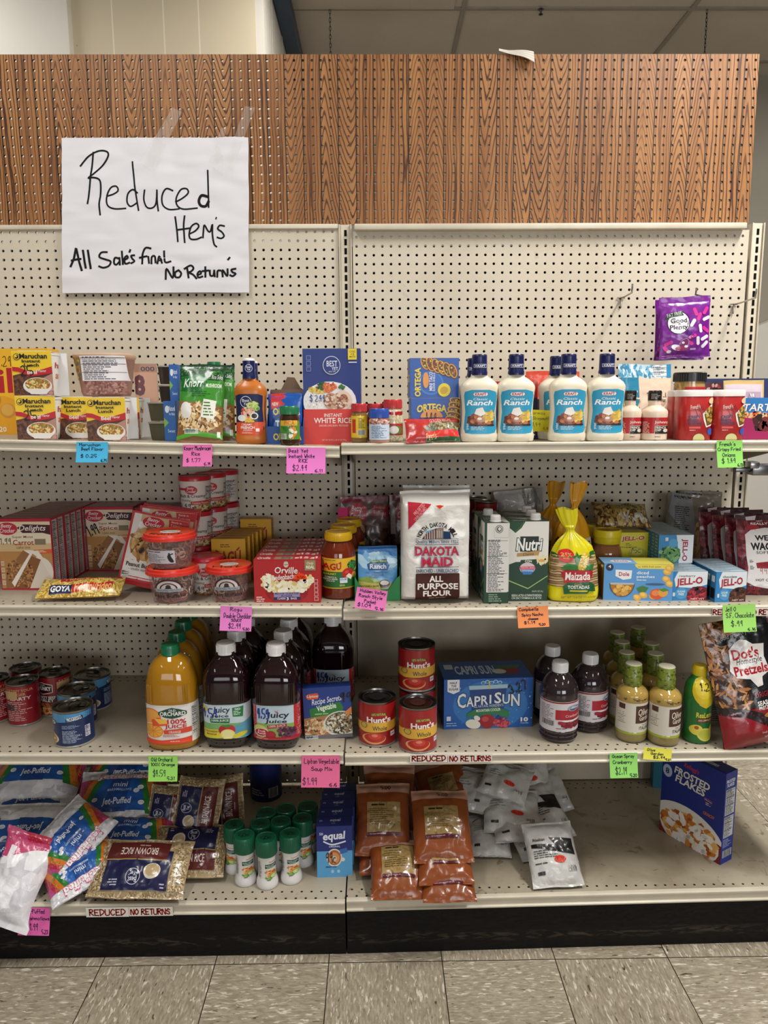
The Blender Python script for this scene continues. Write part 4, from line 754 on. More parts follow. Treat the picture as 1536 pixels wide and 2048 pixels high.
# --- peg hooks and hanging bags
def hook(bx, by, tx, ty, dep, label):
    p = aty(bx, by, -.004); q = aty(tx, ty, -dep); b = B(); b.tube([(p.x-.011, -.004, p.z+.002), (p.x, -.006, p.z+.0025), (p.x+.011, -.004, p.z+.002)], .0022, 'a09a90'); b.tube([(p.x, -.005, p.z+.0025), (p.x, -.007, p.z-.012), (p.x, -.004, p.z-.026)], .0022, 'a09a90')
    b.tube([(p.x, -.006, p.z+.001), (p.x, -dep*.3, p.z+.001), (p.x+(q.x-p.x)*.35, -dep*.85, p.z+.002), (q.x, -dep, p.z+.004), (q.x, -dep-.004, p.z+.016), (q.x, -dep-.003, p.z+.022)], .0024, 'b0aaa0')
    return tag(b.build('peg_hook'), label, 'hook', 'wire hooks on the cream pegboard')
hook(1242, 597, 1264, 572, .13, 'empty wire hook left of the purple candy bags'); hook(1467, 610, 1512, 574, .17, 'empty wire hook at the right edge of the pegboard'); hook(1382, 606, 1391, 588, .15, 'wire hook holding the purple candy bags')
def goodbag():
    c = Cv(722, 125, 1106, 598).rect(722, 125, 1106, 598, '7a2090').ell(858, 325, 90, 90, '2a2030').ell(858, 325, 82, 82, 'f2eef4').T('Good', 796, 288, 920, 325, '15121c', .02).T('&', 852, 324, 874, 340, '15121c', .01).T('Plenty', 790, 340, 930, 384, '15121c', .02).poly([(745, 300), (762, 268), (800, 245), (905, 232), (885, 252), (898, 268), (800, 280)], '24402e').T('FAT FREE', 770, 244, 880, 272, 'cdd8cc', .01, 0, -.14)
    for x, y, a, q in ((990, 245, 1.2, 0), (1018, 285, -1.2, 0), (968, 330, -1., 1), (1028, 375, 1.4, 1), (1008, 470, 1.5, 1), (1075, 300, -.4, 1), (1060, 450, -.5, 1), (940, 480, .5, 0), (780, 480, -.4, 0), (1070, 385, .7, 0), (765, 528, .9, 0), (1066, 240, -1., 0), (1062, 500, -.8, 1), (960, 435, -.3, 0)):
        k = ('d8389a', 'f0eaf2')[q]; dx, dy = 26*math.cos(a), 26*math.sin(a); c.stroke([(x-dx*.6, y-dy*.6), (x+dx*.6, y+dy*.6)], 26, k, False).ell(x-dx*.8, y-dy*.8, 13, 13, k).ell(x+dx*.8, y+dy*.8, 13, 13, k)
    c.ell(895, 495, 34, 52, 'b8a0bc', .6).ell(895, 495, 30, 48, '7a2468', .6).ell(840, 515, 40, 22, 'e8e0ea', .3).ell(880, 525, 50, 20, '9a2a5c').ell(890, 480, 12, 9, 'f0e8f0').ell(915, 510, 14, 9, 'e8dce8').ell(785, 545, 18, 12, 'e8e0ea').T('99c', 906, 395, 975, 440, '2a1a6a', .005, .3, .4).fine(735, 575, 1040, 585, 1, 'd890c0', .5).fine(945, 525, 1025, 545, 1, 'b8a0c0', .7)
    return c
X, Y, z, W, H = F(1321, 1421, 594, 716, 1, -.145, aty(1370, 716, -.145).z)
for i, l in enumerate(('front purple candy bag hanging on the wire hook', 'second purple candy bag, hanging behind the front one')):
    single('candy_bag', bag(W, H, .022, '74208a', goodbag(), 'pil', 'film', .003, (.05, .1), seed=30+i), l, 'candy bag', (X-(.004 if i else 0), -.148+i*.03, z-(.004 if i else 0)), 'purple candy bags on the hook', -.04, 0, -.05+.03*i)
# --- chrome clamp showing beyond the right post
t = thing('metal_clamp', 'chrome clamp seen past the right-hand post under the top shelf', 'clamp'); b = B(); b.box(0, 0, 0, .075, .04, .035, '8a8a8c', 'metal', .006); b.box(.055, -.005, .004, .04, .05, .045, '77787a', 'metal', .008); b.box(-.035, -.004, .022, .03, .05, .022, 'a8a8aa', 'metal', .005); b.build('body', t)
b = B(); b.lathe([(.012, 0, '3a3a3c'), (.012, .012, '3a3a3c'), (.006, .014, '222'), (0, .014, '222')], 'metal', 20); o = b.build('knob', t); o.rotation_euler = (PI/2, 0, 0); o.location = (.058, -.028, .026)
b = B(); b.box(-.052, 0, .010, .06, .012, .012, '77787a', 'metal', .002); b.build('arm', t); p = aty(1522, 950, -.02); put(t, (p.x, -.02, p.z))
# ================================================================ SECOND SHELF, left bay
def oval(c, x, y, rx, ry): return c.ell(x, y, rx, ry, 'c22a40').T('Betty', x-rx*.62, y-ry*.75, x+rx*.5, y-ry*.02, 'f4e8e4', .012, .25).T('Crocker', x-rx*.75, y-ry*.05, x+rx*.75, y+ry*.62, 'f4e8e4', .012, .25)
def cake(kind):
    c = Cv(0, 450, 405, 1000).rect(0, 450, 405, 1000, 'b81e36').rect(6, 474, 398, 985, 'e8d6b4').rect(6, 640, 398, 800, 'd9b988').rect(6, 700, 398, 985, 'c08a4e').rect(6, 560, 398, 640, 'eee0c4')
    oval(c, 78, 527, 76, 48); c.poly([(150, 520), (200, 494), (398, 500), (398, 575), (340, 560), (190, 560)], '4a1620'); oval(c, 78, 527, 76, 48); c.T('Delights', 162, 502, 366, 556, 'f6efe8', .008, .3)
    c.T('Super Moist', 110, 580, 266, 604, '7a4a30', .008).T(kind, 112, 612, 268, 652, 'a0302c', .014).T('cake mix', 136, 658, 244, 680, '7a4a30', 0, .3).rect(276, 606, 358, 650, '8a7a60').poly([(262, 690), (398, 684), (398, 716), (262, 722)], 'd8602c').fine(280, 694, 390, 712, 2, 'f4e0c8', .5)
    c.ell(300, 860, 100, 118, 'ece2d2').poly([(45, 860), (185, 690), (250, 720), (90, 980), (35, 985)], '9a6a3e').poly([(90, 985), (240, 735), (312, 765), (215, 985)], '8a5830').spk(110, 870, 60, 100, 150, ['b8834e', '7a4a26', 'c99860', '8f5f34'], 7, 3, 1.4).spk(200, 880, 50, 100, 150, ['b07a46', '6f4422', 'c08a50', '84562e'], 7, 4, 1.4)
    c.poly([(185, 690), (255, 715), (100, 975), (80, 940), (230, 720)], 'f4ece0').poly([(185, 690), (250, 715), (310, 762), (330, 750), (300, 700), (240, 690)], 'f0e8da').poly([(312, 765), (215, 985), (330, 985), (380, 900)], 'e4d8c6')
    for i in range(4): c.rect(12, 775+i*50, 36, 808+i*50, 'e4d8c4').rect(15, 780+i*50, 33, 803+i*50, 'c8a878')
    return c
spine = Cv(0, 0, 40, 143).rect(0, 0, 40, 143, 'b81e36').rect(5, 4, 35, 139, 'cfc6c8').facts(6, 6, 34, 60, 15, 'd8d0d2', '444', 3).fine(7, 64, 33, 136, 20, '6a5a60', .5, 4)
ctop = Cv(0, 0, 100, 30).rect(0, 0, 100, 30, '9a2238').rect(8, 5, 92, 24, '7a5a5a').rect(10, 8, 60, 20, '8f7a78')
def boxrow(name, group, n, X, Y, z, D, gap, build, labs, yaw=0., dx=0.):
    o = None
    for i in range(n):
        L = labs(i)
        if o is None: o = single(name, build(), L, 'box', (X, Y+D/2, z), group, yaw); r = o
        else: r = dup(o, L)
        put(r, (X+dx*i+(R.uniform(-.0012, .0012) if i else 0), Y+D/2+i*(D+gap), z), yaw+(R.uniform(-.004, .004) if i else 0))
ORD = ['first', 'second', 'third', 'fourth', 'fifth', 'sixth', 'seventh', 'eighth', 'ninth', 'tenth', 'eleventh']
def row_label(front, what): return lambda i: front if i == 0 else '%s, %s from the front of its row' % (what, ORD[i])
X, Y, z, W, H = F(-2, 106, 1037, 1180, 2); D = .039
cv = cake('Carrot').H('1.99', 16, 600, 98, 645, '2a3a3a', 4); spice = cake('Spice').H('1.99', 10, 600, 100, 690, '1a1a1e', 9, -.4)
boxrow('cake_mix_box', 'carrot cake mix boxes', 8, X, Y, z, D, .0012, lambda: carton(W, D, H, {'front': 'a81c32'}, cv, spine, ctop), row_label('carrot cake mix box at the front left of the second shelf', 'carrot cake mix box'))
X2, Y2, z2, _, _ = F(169, 261, 1018, 1142, 2)
boxrow('cake_mix_box', 'spice cake mix boxes', 3, X2+.011, Y2-.004, z2, D, .0012, lambda: carton(W, D, H, {'front': 'a81c32'}, spice, spine, ctop), row_label('spice cake mix box facing out beside the carrot boxes', 'spice cake mix box'))
boxrow('cake_mix_box', 'cake mix boxes behind the cookie pouches', 3, X2+W+.016, Y2, z2, D, .0012, lambda: carton(W, D, H*.97, {'front': 'a81c32'}, cake('Fudge'), spine, ctop), row_label('cake mix box just right of the spice box, behind the cookie pouches', 'cake mix box behind the cookie pouches'))
# --- cookie mix pouches
def cookie(nm, dark=0):
    c = Cv(900, 490, 1480, 1040).rect(900, 490, 1480, 1040, 'c8383e').rect(925, 505, 1450, 1000, 'e9e4de').poly([(1000, 505), (1300, 505), (1460, 505), (1460, 640), (1250, 585), (1000, 560)], 'cfb48c'); oval(c, 1130, 555, 110, 46)
    c.poly([(1270, 510), (1480, 506), (1480, 560), (1290, 572)], 'c22a34').T('Ready in', 1300, 518, 1400, 534, 'f0d8d0', .008).T('5 minutes', 1300, 540, 1420, 560, 'f0d8d0', .005)
    c.ell(1130, 720, 190, 130, 'c99a5c').spk(1130, 720, 180, 120, 90, ['d8ac6a', 'b07c3e', 'e0bc80', '9a6a34'], 16, 3, 2.2).spk(1110, 730, 90, 60, 20, ['3a2418', '2a1810'], 13, 5)
    for i in range(5): c.stroke([(980+i*60, 800-i*10), (1080+i*60, 640-i*6)], 9, '8a5a2a', False)
    c.T(nm, 955, 868, 1250, 900, '3a2a28', .02).T('cookie mix', 1020, 904, 1160, 926, '4a3a36', 0, .25).facts(925, 935, 1005, 975, 3, 'dcd6d0', '555').rect(900, 990, 1480, 1008, 'c8383e')
    return c
a, W1, L1, ln = FB(240, 385, 1045, 1189, 2, .05)
W1 = .155
for i, (px, yy, lab) in enumerate(((300, -.372, 'peanut butter cookie mix pouch at the front of the leaning pouches'), (322, -.345, 'cookie mix pouch, second of the leaning red pouches'), (330, -.318, 'cookie mix pouch, third of the leaning red pouches'), (326, -.3, 'cookie mix pouch at the rear of the leaning red pouches'))):
    p = Vector((aty(px-10, 1150, yy).x, yy, Z2(.55)+(.014 if i == 0 else .008)))
    single('cookie_mix_pouch', bag(W1, L1*(1.13 if i else 1.03), .026, 'd8d2cc', cookie('Peanut Butter'), 'doy', 'film', .002, (.02, .03), seed=40+i, pinch=.02), lab, 'pouch', p, 'red cookie mix pouches', .03-.03*i, ln, .2 if i == 0 else .13)
# --- frosting tubs
def frost(r, H):
    P = [(r*.86, 0, 'b3263a'), (r*.9, H*.02, 'b3263a'), (r*.905, H*.05, 'e4dcd2'), (r*.97, H*.86, 'e4dcd2'), (r*.97, H*.87, 'e4dcd2')]; b = B(); b.lathe(P, 'card', 36)
    c = Cv(305, 130, 565, 375).rect(310, 165, 330, 375, 'c8304a').rect(318, 188, 480, 206, 'c8304a'); oval(c, 434, 204, 52, 34); c.T('Rich & Creamy', 335, 238, 540, 270, '2a1a1a', .012).T('frosting', 350, 275, 430, 298, '4a3a34', 0, .3).poly([(428, 292), (560, 288), (560, 318), (428, 322)], 'c03a34').T('Coconut Pecan', 440, 296, 550, 314, 'f0d8c8', .006)
    c.poly([(440, 345), (500, 322), (565, 320), (565, 375), (420, 375)], 'b08a58').spk(505, 350, 60, 24, 70, ['c8a068', '7a5530', 'e0c890', '5f4224'], 6, 3, 2).H('2.49', 330, 312, 425, 345, '1a1414', 4)
    c.spk(440, 366, 110, 9, 50, ['8a6238', 'b88a50', '6a4826'], 5, 4, 2, True); lbl(b, P, c, r*1.94, 0, H*.86); f2 = Cv(0, 0, 10, 10).facts(0, 1, 10, 9, 14, 'd8d2cc', '444', 6)
    b.art(f2, r*1.2, H*.7, lambda u, v, o: (lambda q: (-q[1], q[0], q[2]))(wrap(P)(u, v, o)), 'card', .004, v0=H*.08)
    l = B(); l.lathe([(r, H*.845, 'c02436'), (r, H*.955, 'c02436'), (r*.97, H*.975, 'c02436'), (r*.9, H*.975, 'b02030'), (r*.88, H*.96, 'b02030'), (0, H*.96, 'b02030')], 'plastic', 36); return b, l
fb = frost(.0445, .1); _f0 = None
for nm, px, y in (('front', 391, -.21), ('middle', 424, -.128), ('rear', 449, -.047)):
    for j in range(3):
        lab = 'red-lidded frosting tub, %s of the %s stack' % (('bottom', 'middle', 'top')[j], nm); X = aty(px, 1000, y).x
        if _f0 is None: _f0 = thing('frosting_tub', lab, 'tub', 'red-lidded frosting tubs'); fb[0].build('tub', _f0); fb[1].build('lid', _f0); t = _f0
        else: t = dup(_f0, lab)
        put(t, (X+R.uniform(-.002, .002), y, Z2(X)+j*.0985), {'front': 0, 'middle': .15, 'rear': -.9}[nm]+R.uniform(-.1, .1))
t = dup(_f0, 'red-lidded frosting tub standing alone at the front between the pretzel tubs'); put(t, (aty(414, 1150, -.352).x, -.352, Z2(.6)), .1)
# --- clear tubs of seasoned pretzels
def tub(label, x0, x1, yt, yb, emb, z=None, y=None, scr=None):
    X, Y, zz, W, H = FC(x0, x1, yt, yb, 2, y, z); r = W/2; t = thing('pretzel_tub', label, 'tub', 'clear pretzel tubs with red lids')
    P = [(r*.7, 0, 'b8a8a8'), (r*.76, H*.03, 'b8a8a8'), (r*.9, H*.8, 'b8a8a8'), (r*.93, H*.83, 'b8a8a8')]; b = B(); b.lathe(P, 'clear', 40)
    if emb:
        c = Cv(0, 0, 100, 80).ell(50, 34, 27, 27, '4a1c28', 0, 0, 180).ell(50, 34, 23, 23, 'd8d0cc', 0, 0, 180).ell(50, 34, 17, 17, '4a1c28', 0, 0, 180).ell(50, 34, 14, 14, 'd0c8c4', 0, 0, 180).ell(50, 28, 5, 6, '3a2a2a').poly([(42, 34), (46, 30), (54, 30), (58, 34)], '2a2020').rect(24, 34, 76, 43, 'a8b0b8').T('SEASONED PRETZELS', 27, 36, 73, 41, '2a3038', .01).T('Hot Buffalo', 22, 50, 80, 61, '2a1414', .02)
        b.art(c, W*.96, H*.8, wrap(P), 'card', .0034, dl=.00004)
    else:
        c = Cv(0, 0, 100, 80).rect(12, 24, 70, 62, 'c8c4cc').fine(15, 27, 66, 32, 1, '6a5a6a', .6).fine(15, 35, 56, 60, 7, '6a6470', .45).stroke([(60, 32), (64, 58), (59, 35), (66, 56), (61, 55), (58, 40), (66, 34)], 3, '15151a'); b.art(c, W*.96, H*.8, wrap(P), 'card', .0034, dl=.00004)
    b.build('tub', t); k = B(); k.lathe([(r*.92, H*.8, 'd8382c'), (r, H*.815, 'd8382c'), (r, H*.9, 'd8382c'), (r*.95, H*.915, 'd8382c'), (r*.94, H*.985, 'e0482c'), (r*.9, H, 'e0482c'), (r*.86, H*.97, 'e4502c'), (0, H*.97, 'e4502c')], 'plastic', 40)
    k.art(Cv(-10, -10, 10, 10).ell(0, -1, 4.6, 3.6, 'ece6e2').T('PRETZELS', -3.6, -1.6, 3.6, .2, '3a2a2a', .02).H(scr or 'Hot', -7, 2.4, 7, 6.5, '2a1414', .55).fine(-6, -6.5, 6, -5, 1, '5a1a14', .5), r*1.7, r*1.7, lambda u, v, o: (u, v-r*.85, H*.97+o), 'card', 9, clip=False); k.build('lid', t)
    m = B(); q = random.Random(int(x0)); m.lathe([(r*.62, H*.03, '5a2418'), (r*.66, H*.24, '6a2a1a'), (r*.3, H*.3, '7a3020'), (0, H*.3, '7a3020')], 'sauce', 24)
    for i in range(70):
        zz_ = q.uniform(.1, .74)*H; a = q.uniform(0, 2*PI); rr = (.70+.14*zz_/H/.8)*r*(1 if i % 3 else q.uniform(.3, .9))*.9; cx, cy = rr*math.cos(a), rr*math.sin(a); s = q.uniform(.007, .011); pts = []; tl = q.uniform(-.6, .6)
        for e in range(11):
            g = 2*PI*e/10*.93; x_ = s*1.25*math.cos(g); y_ = s*math.sin(g); pts.append((cx-x_*math.sin(a)+.2*y_*math.cos(a)*tl, cy+x_*math.cos(a)+.2*y_*math.sin(a)*tl, zz_+y_))
        m.tube(pts, .0019, ('c8a08c', 'b88870', 'a85a3c', 'd0b0a0')[i % 4] if zz_ > .25*H else '9a3a20', 'sauce', 5)
    o = m.build('pretzels', t); o['kind'] = 'stuff'; put(t, (X, Y, zz), R.uniform(-.1, .1)); return X, Y, zz, H
X, Y, zz, H = tub('pretzel tub at the bottom of the stack of two, dome emblem to its right', 294, 399, 1130, 1212, 1)
tub('pretzel tub on top of another tub, its back label showing', 288, 394, 1062, 1143, 0, zz+H*.985, Y+.002, 'Ranch'); tub('single pretzel tub in front of the yellow sauce boxes', 412, 507, 1127, 1209, 1)
# --- pasta bag
c = Cv(285, 940, 890, 1095).rect(285, 940, 890, 1095, 'c9a43e').spk(590, 1020, 300, 75, 900, ['d8b854', 'b88a2c', 'e8d07c', 'a87a24'], 5, 3, 5, True).poly([(420, 952), (860, 940), (880, 965), (440, 1000)], 'b0202c').T('Fidelini/Fideo', 470, 946, 790, 984, 'e8b86a', .012, 0, -.01).poly([(540, 1030), (825, 1005), (825, 1050), (545, 1078)], 'c02830').T('Fidelini/Fideo', 560, 1012, 820, 1070, 'f0c878', .015, 0, -.08).rect(380, 1028, 540, 1080, '1c2a5c').rect(385, 1033, 535, 1075, '15204a').T('GOYA', 388, 1036, 532, 1072, 'f4f2ee', .04)
a, W, L, ln = FB(74, 234, 1166, 1204, 2, .07)
single('pasta_bag', bag(W, L, .03, 'cdb05c', c, 'pil', 'film', .003, (.06, .06), seed=2, pinch=-.02), 'small yellow pasta bag lying in front of the cake mix boxes', 'bag', a+Vector((0, 0, .011)), None, .04, ln, -.03)
# --- yellow cheese sauce boxes
c = Cv(552, 655, 815, 905).rect(552, 655, 815, 905, 'e0a824').fine(620, 684, 740, 706, 2, '6a4a18', .45).T('RAGU', 582, 722, 778, 790, 'a8242c', .035, 0, 0, -8).poly([(740, 716), (765, 698), (772, 704), (750, 722)], 'a8242c').T('DOUBLE CHEDDAR', 620, 812, 790, 830, 'a8242c', .01).rect(552, 840, 815, 905, 'c8801c').spk(690, 872, 100, 26, 70, ['e8c040', 'f0d868', 'a86a1c'], 10, 3)
s = Cv(0, 0, 10, 30).rect(0, 0, 10, 30, 'c8921c').fine(1, 3, 9, 27, 16, '5a4214', .45)
X, Y, z, W, H = F(424, 492, 1078, 1168, 2); D = .034
boxrow('sauce_box', 'yellow cheese sauce boxes', 5, X, Y, z, D, .001, lambda: carton(W, D, H, 'd49a20', c, s, Cv(0, 0, 10, 4).rect(1, .8, 9, 3.2, 'b8801a').fine(2, 1.4, 8, 2.8, 2, '6a4a14', .5)), row_label('yellow cheese sauce box at the front, behind the single pretzel tub', 'yellow cheese sauce box'), 0, .006)
X, Y, z, W2, H2 = F(483, 540, 1048, 1105, 2, -.10)
single('sauce_box', carton(W, D, H*1.02, 'd49a20', c, s), 'yellow cheese sauce box standing apart at the very back of its row', 'box', (X, -.07, z+.022), 'yellow cheese sauce boxes', -.05)
single('sauce_box', carton(W*.98, .05, .021, 'c8921c'), 'flat yellow carton lying under the rearmost cheese sauce box', 'box', (X, -.065, z), 'yellow cheese sauce boxes')
# --- popcorn boxes
def popcorn():
    c = Cv(875, 765, 1385, 1093).rect(875, 765, 1385, 1093, 'b3191f').ell(1125, 1010, 165, 85, '8f1016').rect(960, 765, 961, 766, 'b3191f')
    c.spk(1120, 975, 170, 42, 170, ['f0e6c4', 'e8d690', 'f8f4e4', 'd8c070', 'f4ecc8'], 15, 3, 1.25).spk(980, 925, 50, 52, 60, ['f0e6c4', 'f8f4e4', 'e4d08a'], 14, 4, 1.25).spk(1280, 925, 48, 45, 60, ['f0e6c4', 'f8f4e4', 'e4d08a'], 14, 5, 1.25).poly([(985, 1030), (1270, 1030), (1230, 1093), (1020, 1093)], '9c1218')
    c.ell(1124, 800, 19, 22, 'd8c0a8').ell(1124, 784, 16, 9, 'c8c0b8').rect(1110, 798, 1138, 802, '3a3030').T('Orville', 1036, 818, 1212, 868, 'f6f0ec', .012, .1, .02).T("Redenbacher's", 1014, 870, 1240, 912, 'f6f0ec', .012, .1, -.08).fine(1090, 905, 1210, 925, 1, 'e8c0b8', .4)
    c.poly([(1025, 1015), (1225, 1012), (1225, 1048), (1025, 1050)], '9a8ab0').T('MOVIE THEATER', 1034, 1014, 1218, 1030, '2a2a6a', .02).T('BUTTER', 1082, 1033, 1170, 1047, '2a2a6a', .02).poly([(1025, 1050), (1230, 1048), (1230, 1070), (1025, 1072)], '1c2458').T('CLASSIC  3  BAGS', 1050, 1052, 1200, 1068, 'e8e4f0', .01).ell(1130, 1062, 16, 18, '1c2458').T('3', 1122, 1050, 1138, 1074, 'f0ecf4', .03).rect(1266, 765, 1350, 846, '9a8458').T('Only', 1282, 780, 1336, 806, 'f0e8d0', .01, .2).T('REAL', 1278, 808, 1342, 832, 'f4ecd8', .03).fine(890, 1045, 970, 1090, 3, 'f0d8d0', .5)
    for i in range(5): c.rect(1336, 915+i*34, 1366, 943+i*34, 'e8c8c4').rect(1339, 918+i*34, 1363, 940+i*34, 'b3191f')
    return c
ptop = Cv(0, 0, 100, 34).rect(0, 0, 100, 34, 'b3252b').T('Orville', 4, 6, 24, 26, 'e8d8d4', .01).rect(30, 6, 58, 28, '9a7a60').bars(38, 8, 56, 26, 'b09a88').rect(60, 4, 96, 30, 'c02a30').H('e1 S g1', 62, 8, 94, 26, 'f0e0dc', 2.6).rect(0, 0, 100, 2, '7a1418')
X, Y, z, W, H = F(508, 641, 1120, 1205, 2); D = .047
pc = popcorn()
boxrow('popcorn_box', 'red popcorn boxes', 6, X, Y, z, D, .0012, lambda: carton(W, D, H, 'a8181e', pc, None, ptop, Cv(0, 0, 10, 10).rect(0, 0, 10, 10, 'a0161c').fine(1, 2, 9, 9, 12, 'd8a8a0', .4)), row_label('red popcorn box at the front of its row, beside the sauce jars', 'red popcorn box'))
single('price_sticker', B().art(Cv(-1, -1, 1, 1).ell(0, 1, 1, 1.5, 'f0481c', 0, 0, 180).H('3.50', -.5, .2, .6, .8, '7a1a10', .1), .033, .021, lambda u, v, o: (u, -o, v), 'paper', 9), 'orange half-round price sticker on the front popcorn box', 'sticker', (X+.033, Y-.0012, z+.060))
# --- sauce jars
def sauce(r, H):
    P = [(r*.88, 0, '6a2410'), (r*.98, H*.02, '6a2410'), (r, H*.06, '6a2410'), (r, H*.55, '74290f'), (r*.98, H*.66, '74290f'), (r*.9, H*.75, '74290f'), (r*.74, H*.83, '5a1c0c'), (r*.7, H*.87, '4a180a'), (r*.7, H*.89, '4a180a')]; b = B(); b.lathe(P, 'liquid', 44)
    c = Cv(100, 675, 412, 1215).poly([(100, 838), (412, 838), (412, 958), (100, 958)], 'e4b428').rect(100, 958, 412, 1105, '1f6a2c').rect(100, 1100, 412, 1112, 'b89a2c').T('RAGU', 60, 882, 232, 944, 'b01e22', .035, 0, 0, -6).poly([(205, 880), (228, 866), (234, 874), (212, 888)], 'b01e22').fine(110, 852, 240, 866, 1, '8a6a20', .4).ell(340, 912, 48, 46, '1c4a20').spk(340, 905, 46, 42, 80, ['2f7a30', '143a18', '4a9a40'], 7, 3, 1.2).ell(292, 975, 55, 48, 'b8201c').ell(280, 962, 20, 14, 'd8443a', -.4).poly([(270, 1000), (300, 975), (335, 1000), (320, 1035), (285, 1010)], 'efe6d8').ell(352, 995, 24, 26, 'd8862c').T('CHUNKY', 104, 968, 190, 986, 'e8d84a', .012).T('TOMATO &', 110, 1000, 190, 1014, 'eef0e0', .012).T('GREEN PEPPER', 104, 1018, 200, 1032, 'eef0e0', .012).T('SAUCE', 120, 1036, 176, 1048, 'eef0e0', .01).rect(218, 1012, 285, 1060, 'd8e4ea').T('NON GMO', 222, 1016, 280, 1036, '2a5a8a', .01).fine(215, 1072, 290, 1092, 2, 'c8d870', .5)
    lbl(b, P, c, r*2, 0, H*.89); l = B(); q = r*.77
    l.lathe([(q, H*.86, 'e2b41e'), (q*1.02, H*.865, 'e2b41e'), (q*1.02, H*.955, 'e2b41e'), (q*.98, H*.985, 'e8bc24'), (q*.9, H*.985, 'd8a81c'), (q*.88, H*.975, 'd8a81c'), (0, H*.975, 'd8a81c')], 'plastic', 44)
    for i in range(48): a = 2*PI*i/48; l.box(q*1.02*math.cos(a), q*1.02*math.sin(a), H*.875, .001, .001, H*.07, 'd8aa1a', 'plastic')
    return b, l
X, Y, z, W, H = FC(643, 712, 1060, 1200, 2); sb = sauce(W/2, H); _s = None
for i, (px, y, lab) in enumerate(((677.5, Y, 'red sauce jar with a yellow lid, front of the three'), (688, Y+.1, 'sauce jar with a yellow lid, middle of the three'), (699, Y+.2, 'sauce jar with a yellow lid, rearmost of the three'))):
    if _s is None: t = _s = thing('sauce_jar', lab, 'jar', 'sauce jars with yellow lids'); sb[0].build('jar', t); sb[1].build('lid', t)
    else: t = dup(_s, lab)
    put(t, (aty(px, 1130, y).x, y, z), .35)
# --- ranch seasoning pouch in green tray
X, Y, z, W, H = F(708, 800, 1100, 1202, 2); D = .07; t = thing('display_tray', 'green cardboard display tray at the joint of the two shelves', 'tray'); b = B(); g_ = '1f8a48'
b.box(0, 0, 0, W, D, .0012, g_, 'card'); b.box(0, D/2, 0, W, .0012, H*.7, g_, 'card')
for s, o_ in ((-1, 0), (1, 0)): b.add([(s*W/2, -D/2, 0), (s*W/2, D/2, 0), (s*W/2, D/2, H*.8), (s*W/2, -D/2, H*.5), (s*(W/2-.0012), -D/2, 0), (s*(W/2-.0012), D/2, 0), (s*(W/2-.0012), D/2, H*.8), (s*(W/2-.0012), -D/2, H*.5)], [(0, 1, 2, 3), (7, 6, 5, 4), (3, 2, 6, 7), (0, 3, 7, 4)], '1a7a40', 'card', False)
fp = [(-W/2, 0), (W/2, 0), (W/2, H*.5), (W*.42, H*.44), (W*.25, H*.22), (-W*.2, H*.2), (-W*.38, H*.3), (-W/2, H*.5)]
b.add([(x, -D/2, v) for x, v in fp]+[(x, -D/2+.0012, v) for x, v in fp], [tuple(range(8)), tuple(range(15, 7, -1))]+[(i, 8+i, 8+(i+1) % 8, (i+1) % 8) for i in range(8)], g_, 'card', False); b.build('tray', t); put(t, (X, Y+D/2, z), .03)
c = Cv(455, 765, 805, 1225).rect(455, 765, 805, 1225, '5aa0d8').rect(455, 765, 805, 830, '2f78c0').spk(640, 880, 160, 60, 26, ['8cc4e8', 'b4dcf0', '78b4e0'], 30, 3, 2.2).poly([(455, 1030), (560, 1010), (660, 1060), (805, 1090), (805, 1225), (455, 1225)], '8aa84a').poly([(455, 1060), (640, 1080), (655, 1140), (455, 1150)], 'd8cc6a').poly([(535, 900), (560, 885), (720, 880), (735, 920), (715, 960), (550, 958), (540, 935)], '1f5aa0').T('Ranch', 560, 900, 706, 945, 'f4f8fa', .025).poly([(560, 868), (712, 856), (712, 890), (560, 896)], '1f6a38').T('Hidden Valley', 566, 866, 706, 886, 'e0ecd8', .01).T('RESTAURANT-STYLE', 524, 968, 720, 986, '3a6aa0', .005).T('DRESSING', 575, 992, 680, 1010, '3a6aa0', .005).fine(550, 1016, 690, 1032, 2, '5a84b0', .5).T('BUTTERMILK RECIPE', 475, 1095, 640, 1110, '5a6a20', .01).ell(690, 1085, 48, 40, '4a2c1c').ell(690, 1075, 40, 22, 'f0ece2')
for i in range(3):
    single('seasoning_pouch', bag(W*.86, H*.97, .016, '4f98d0', c, 'doy', 'film', .0015, (.02, .04), seed=50+i, pinch=.01), '%s ranch seasoning pouch in the green display tray' % ('front', 'middle', 'rear')[i], 'pouch', (X+.002, Y+.018+i*.017, z+.002), 'ranch seasoning pouches', .03, .04)
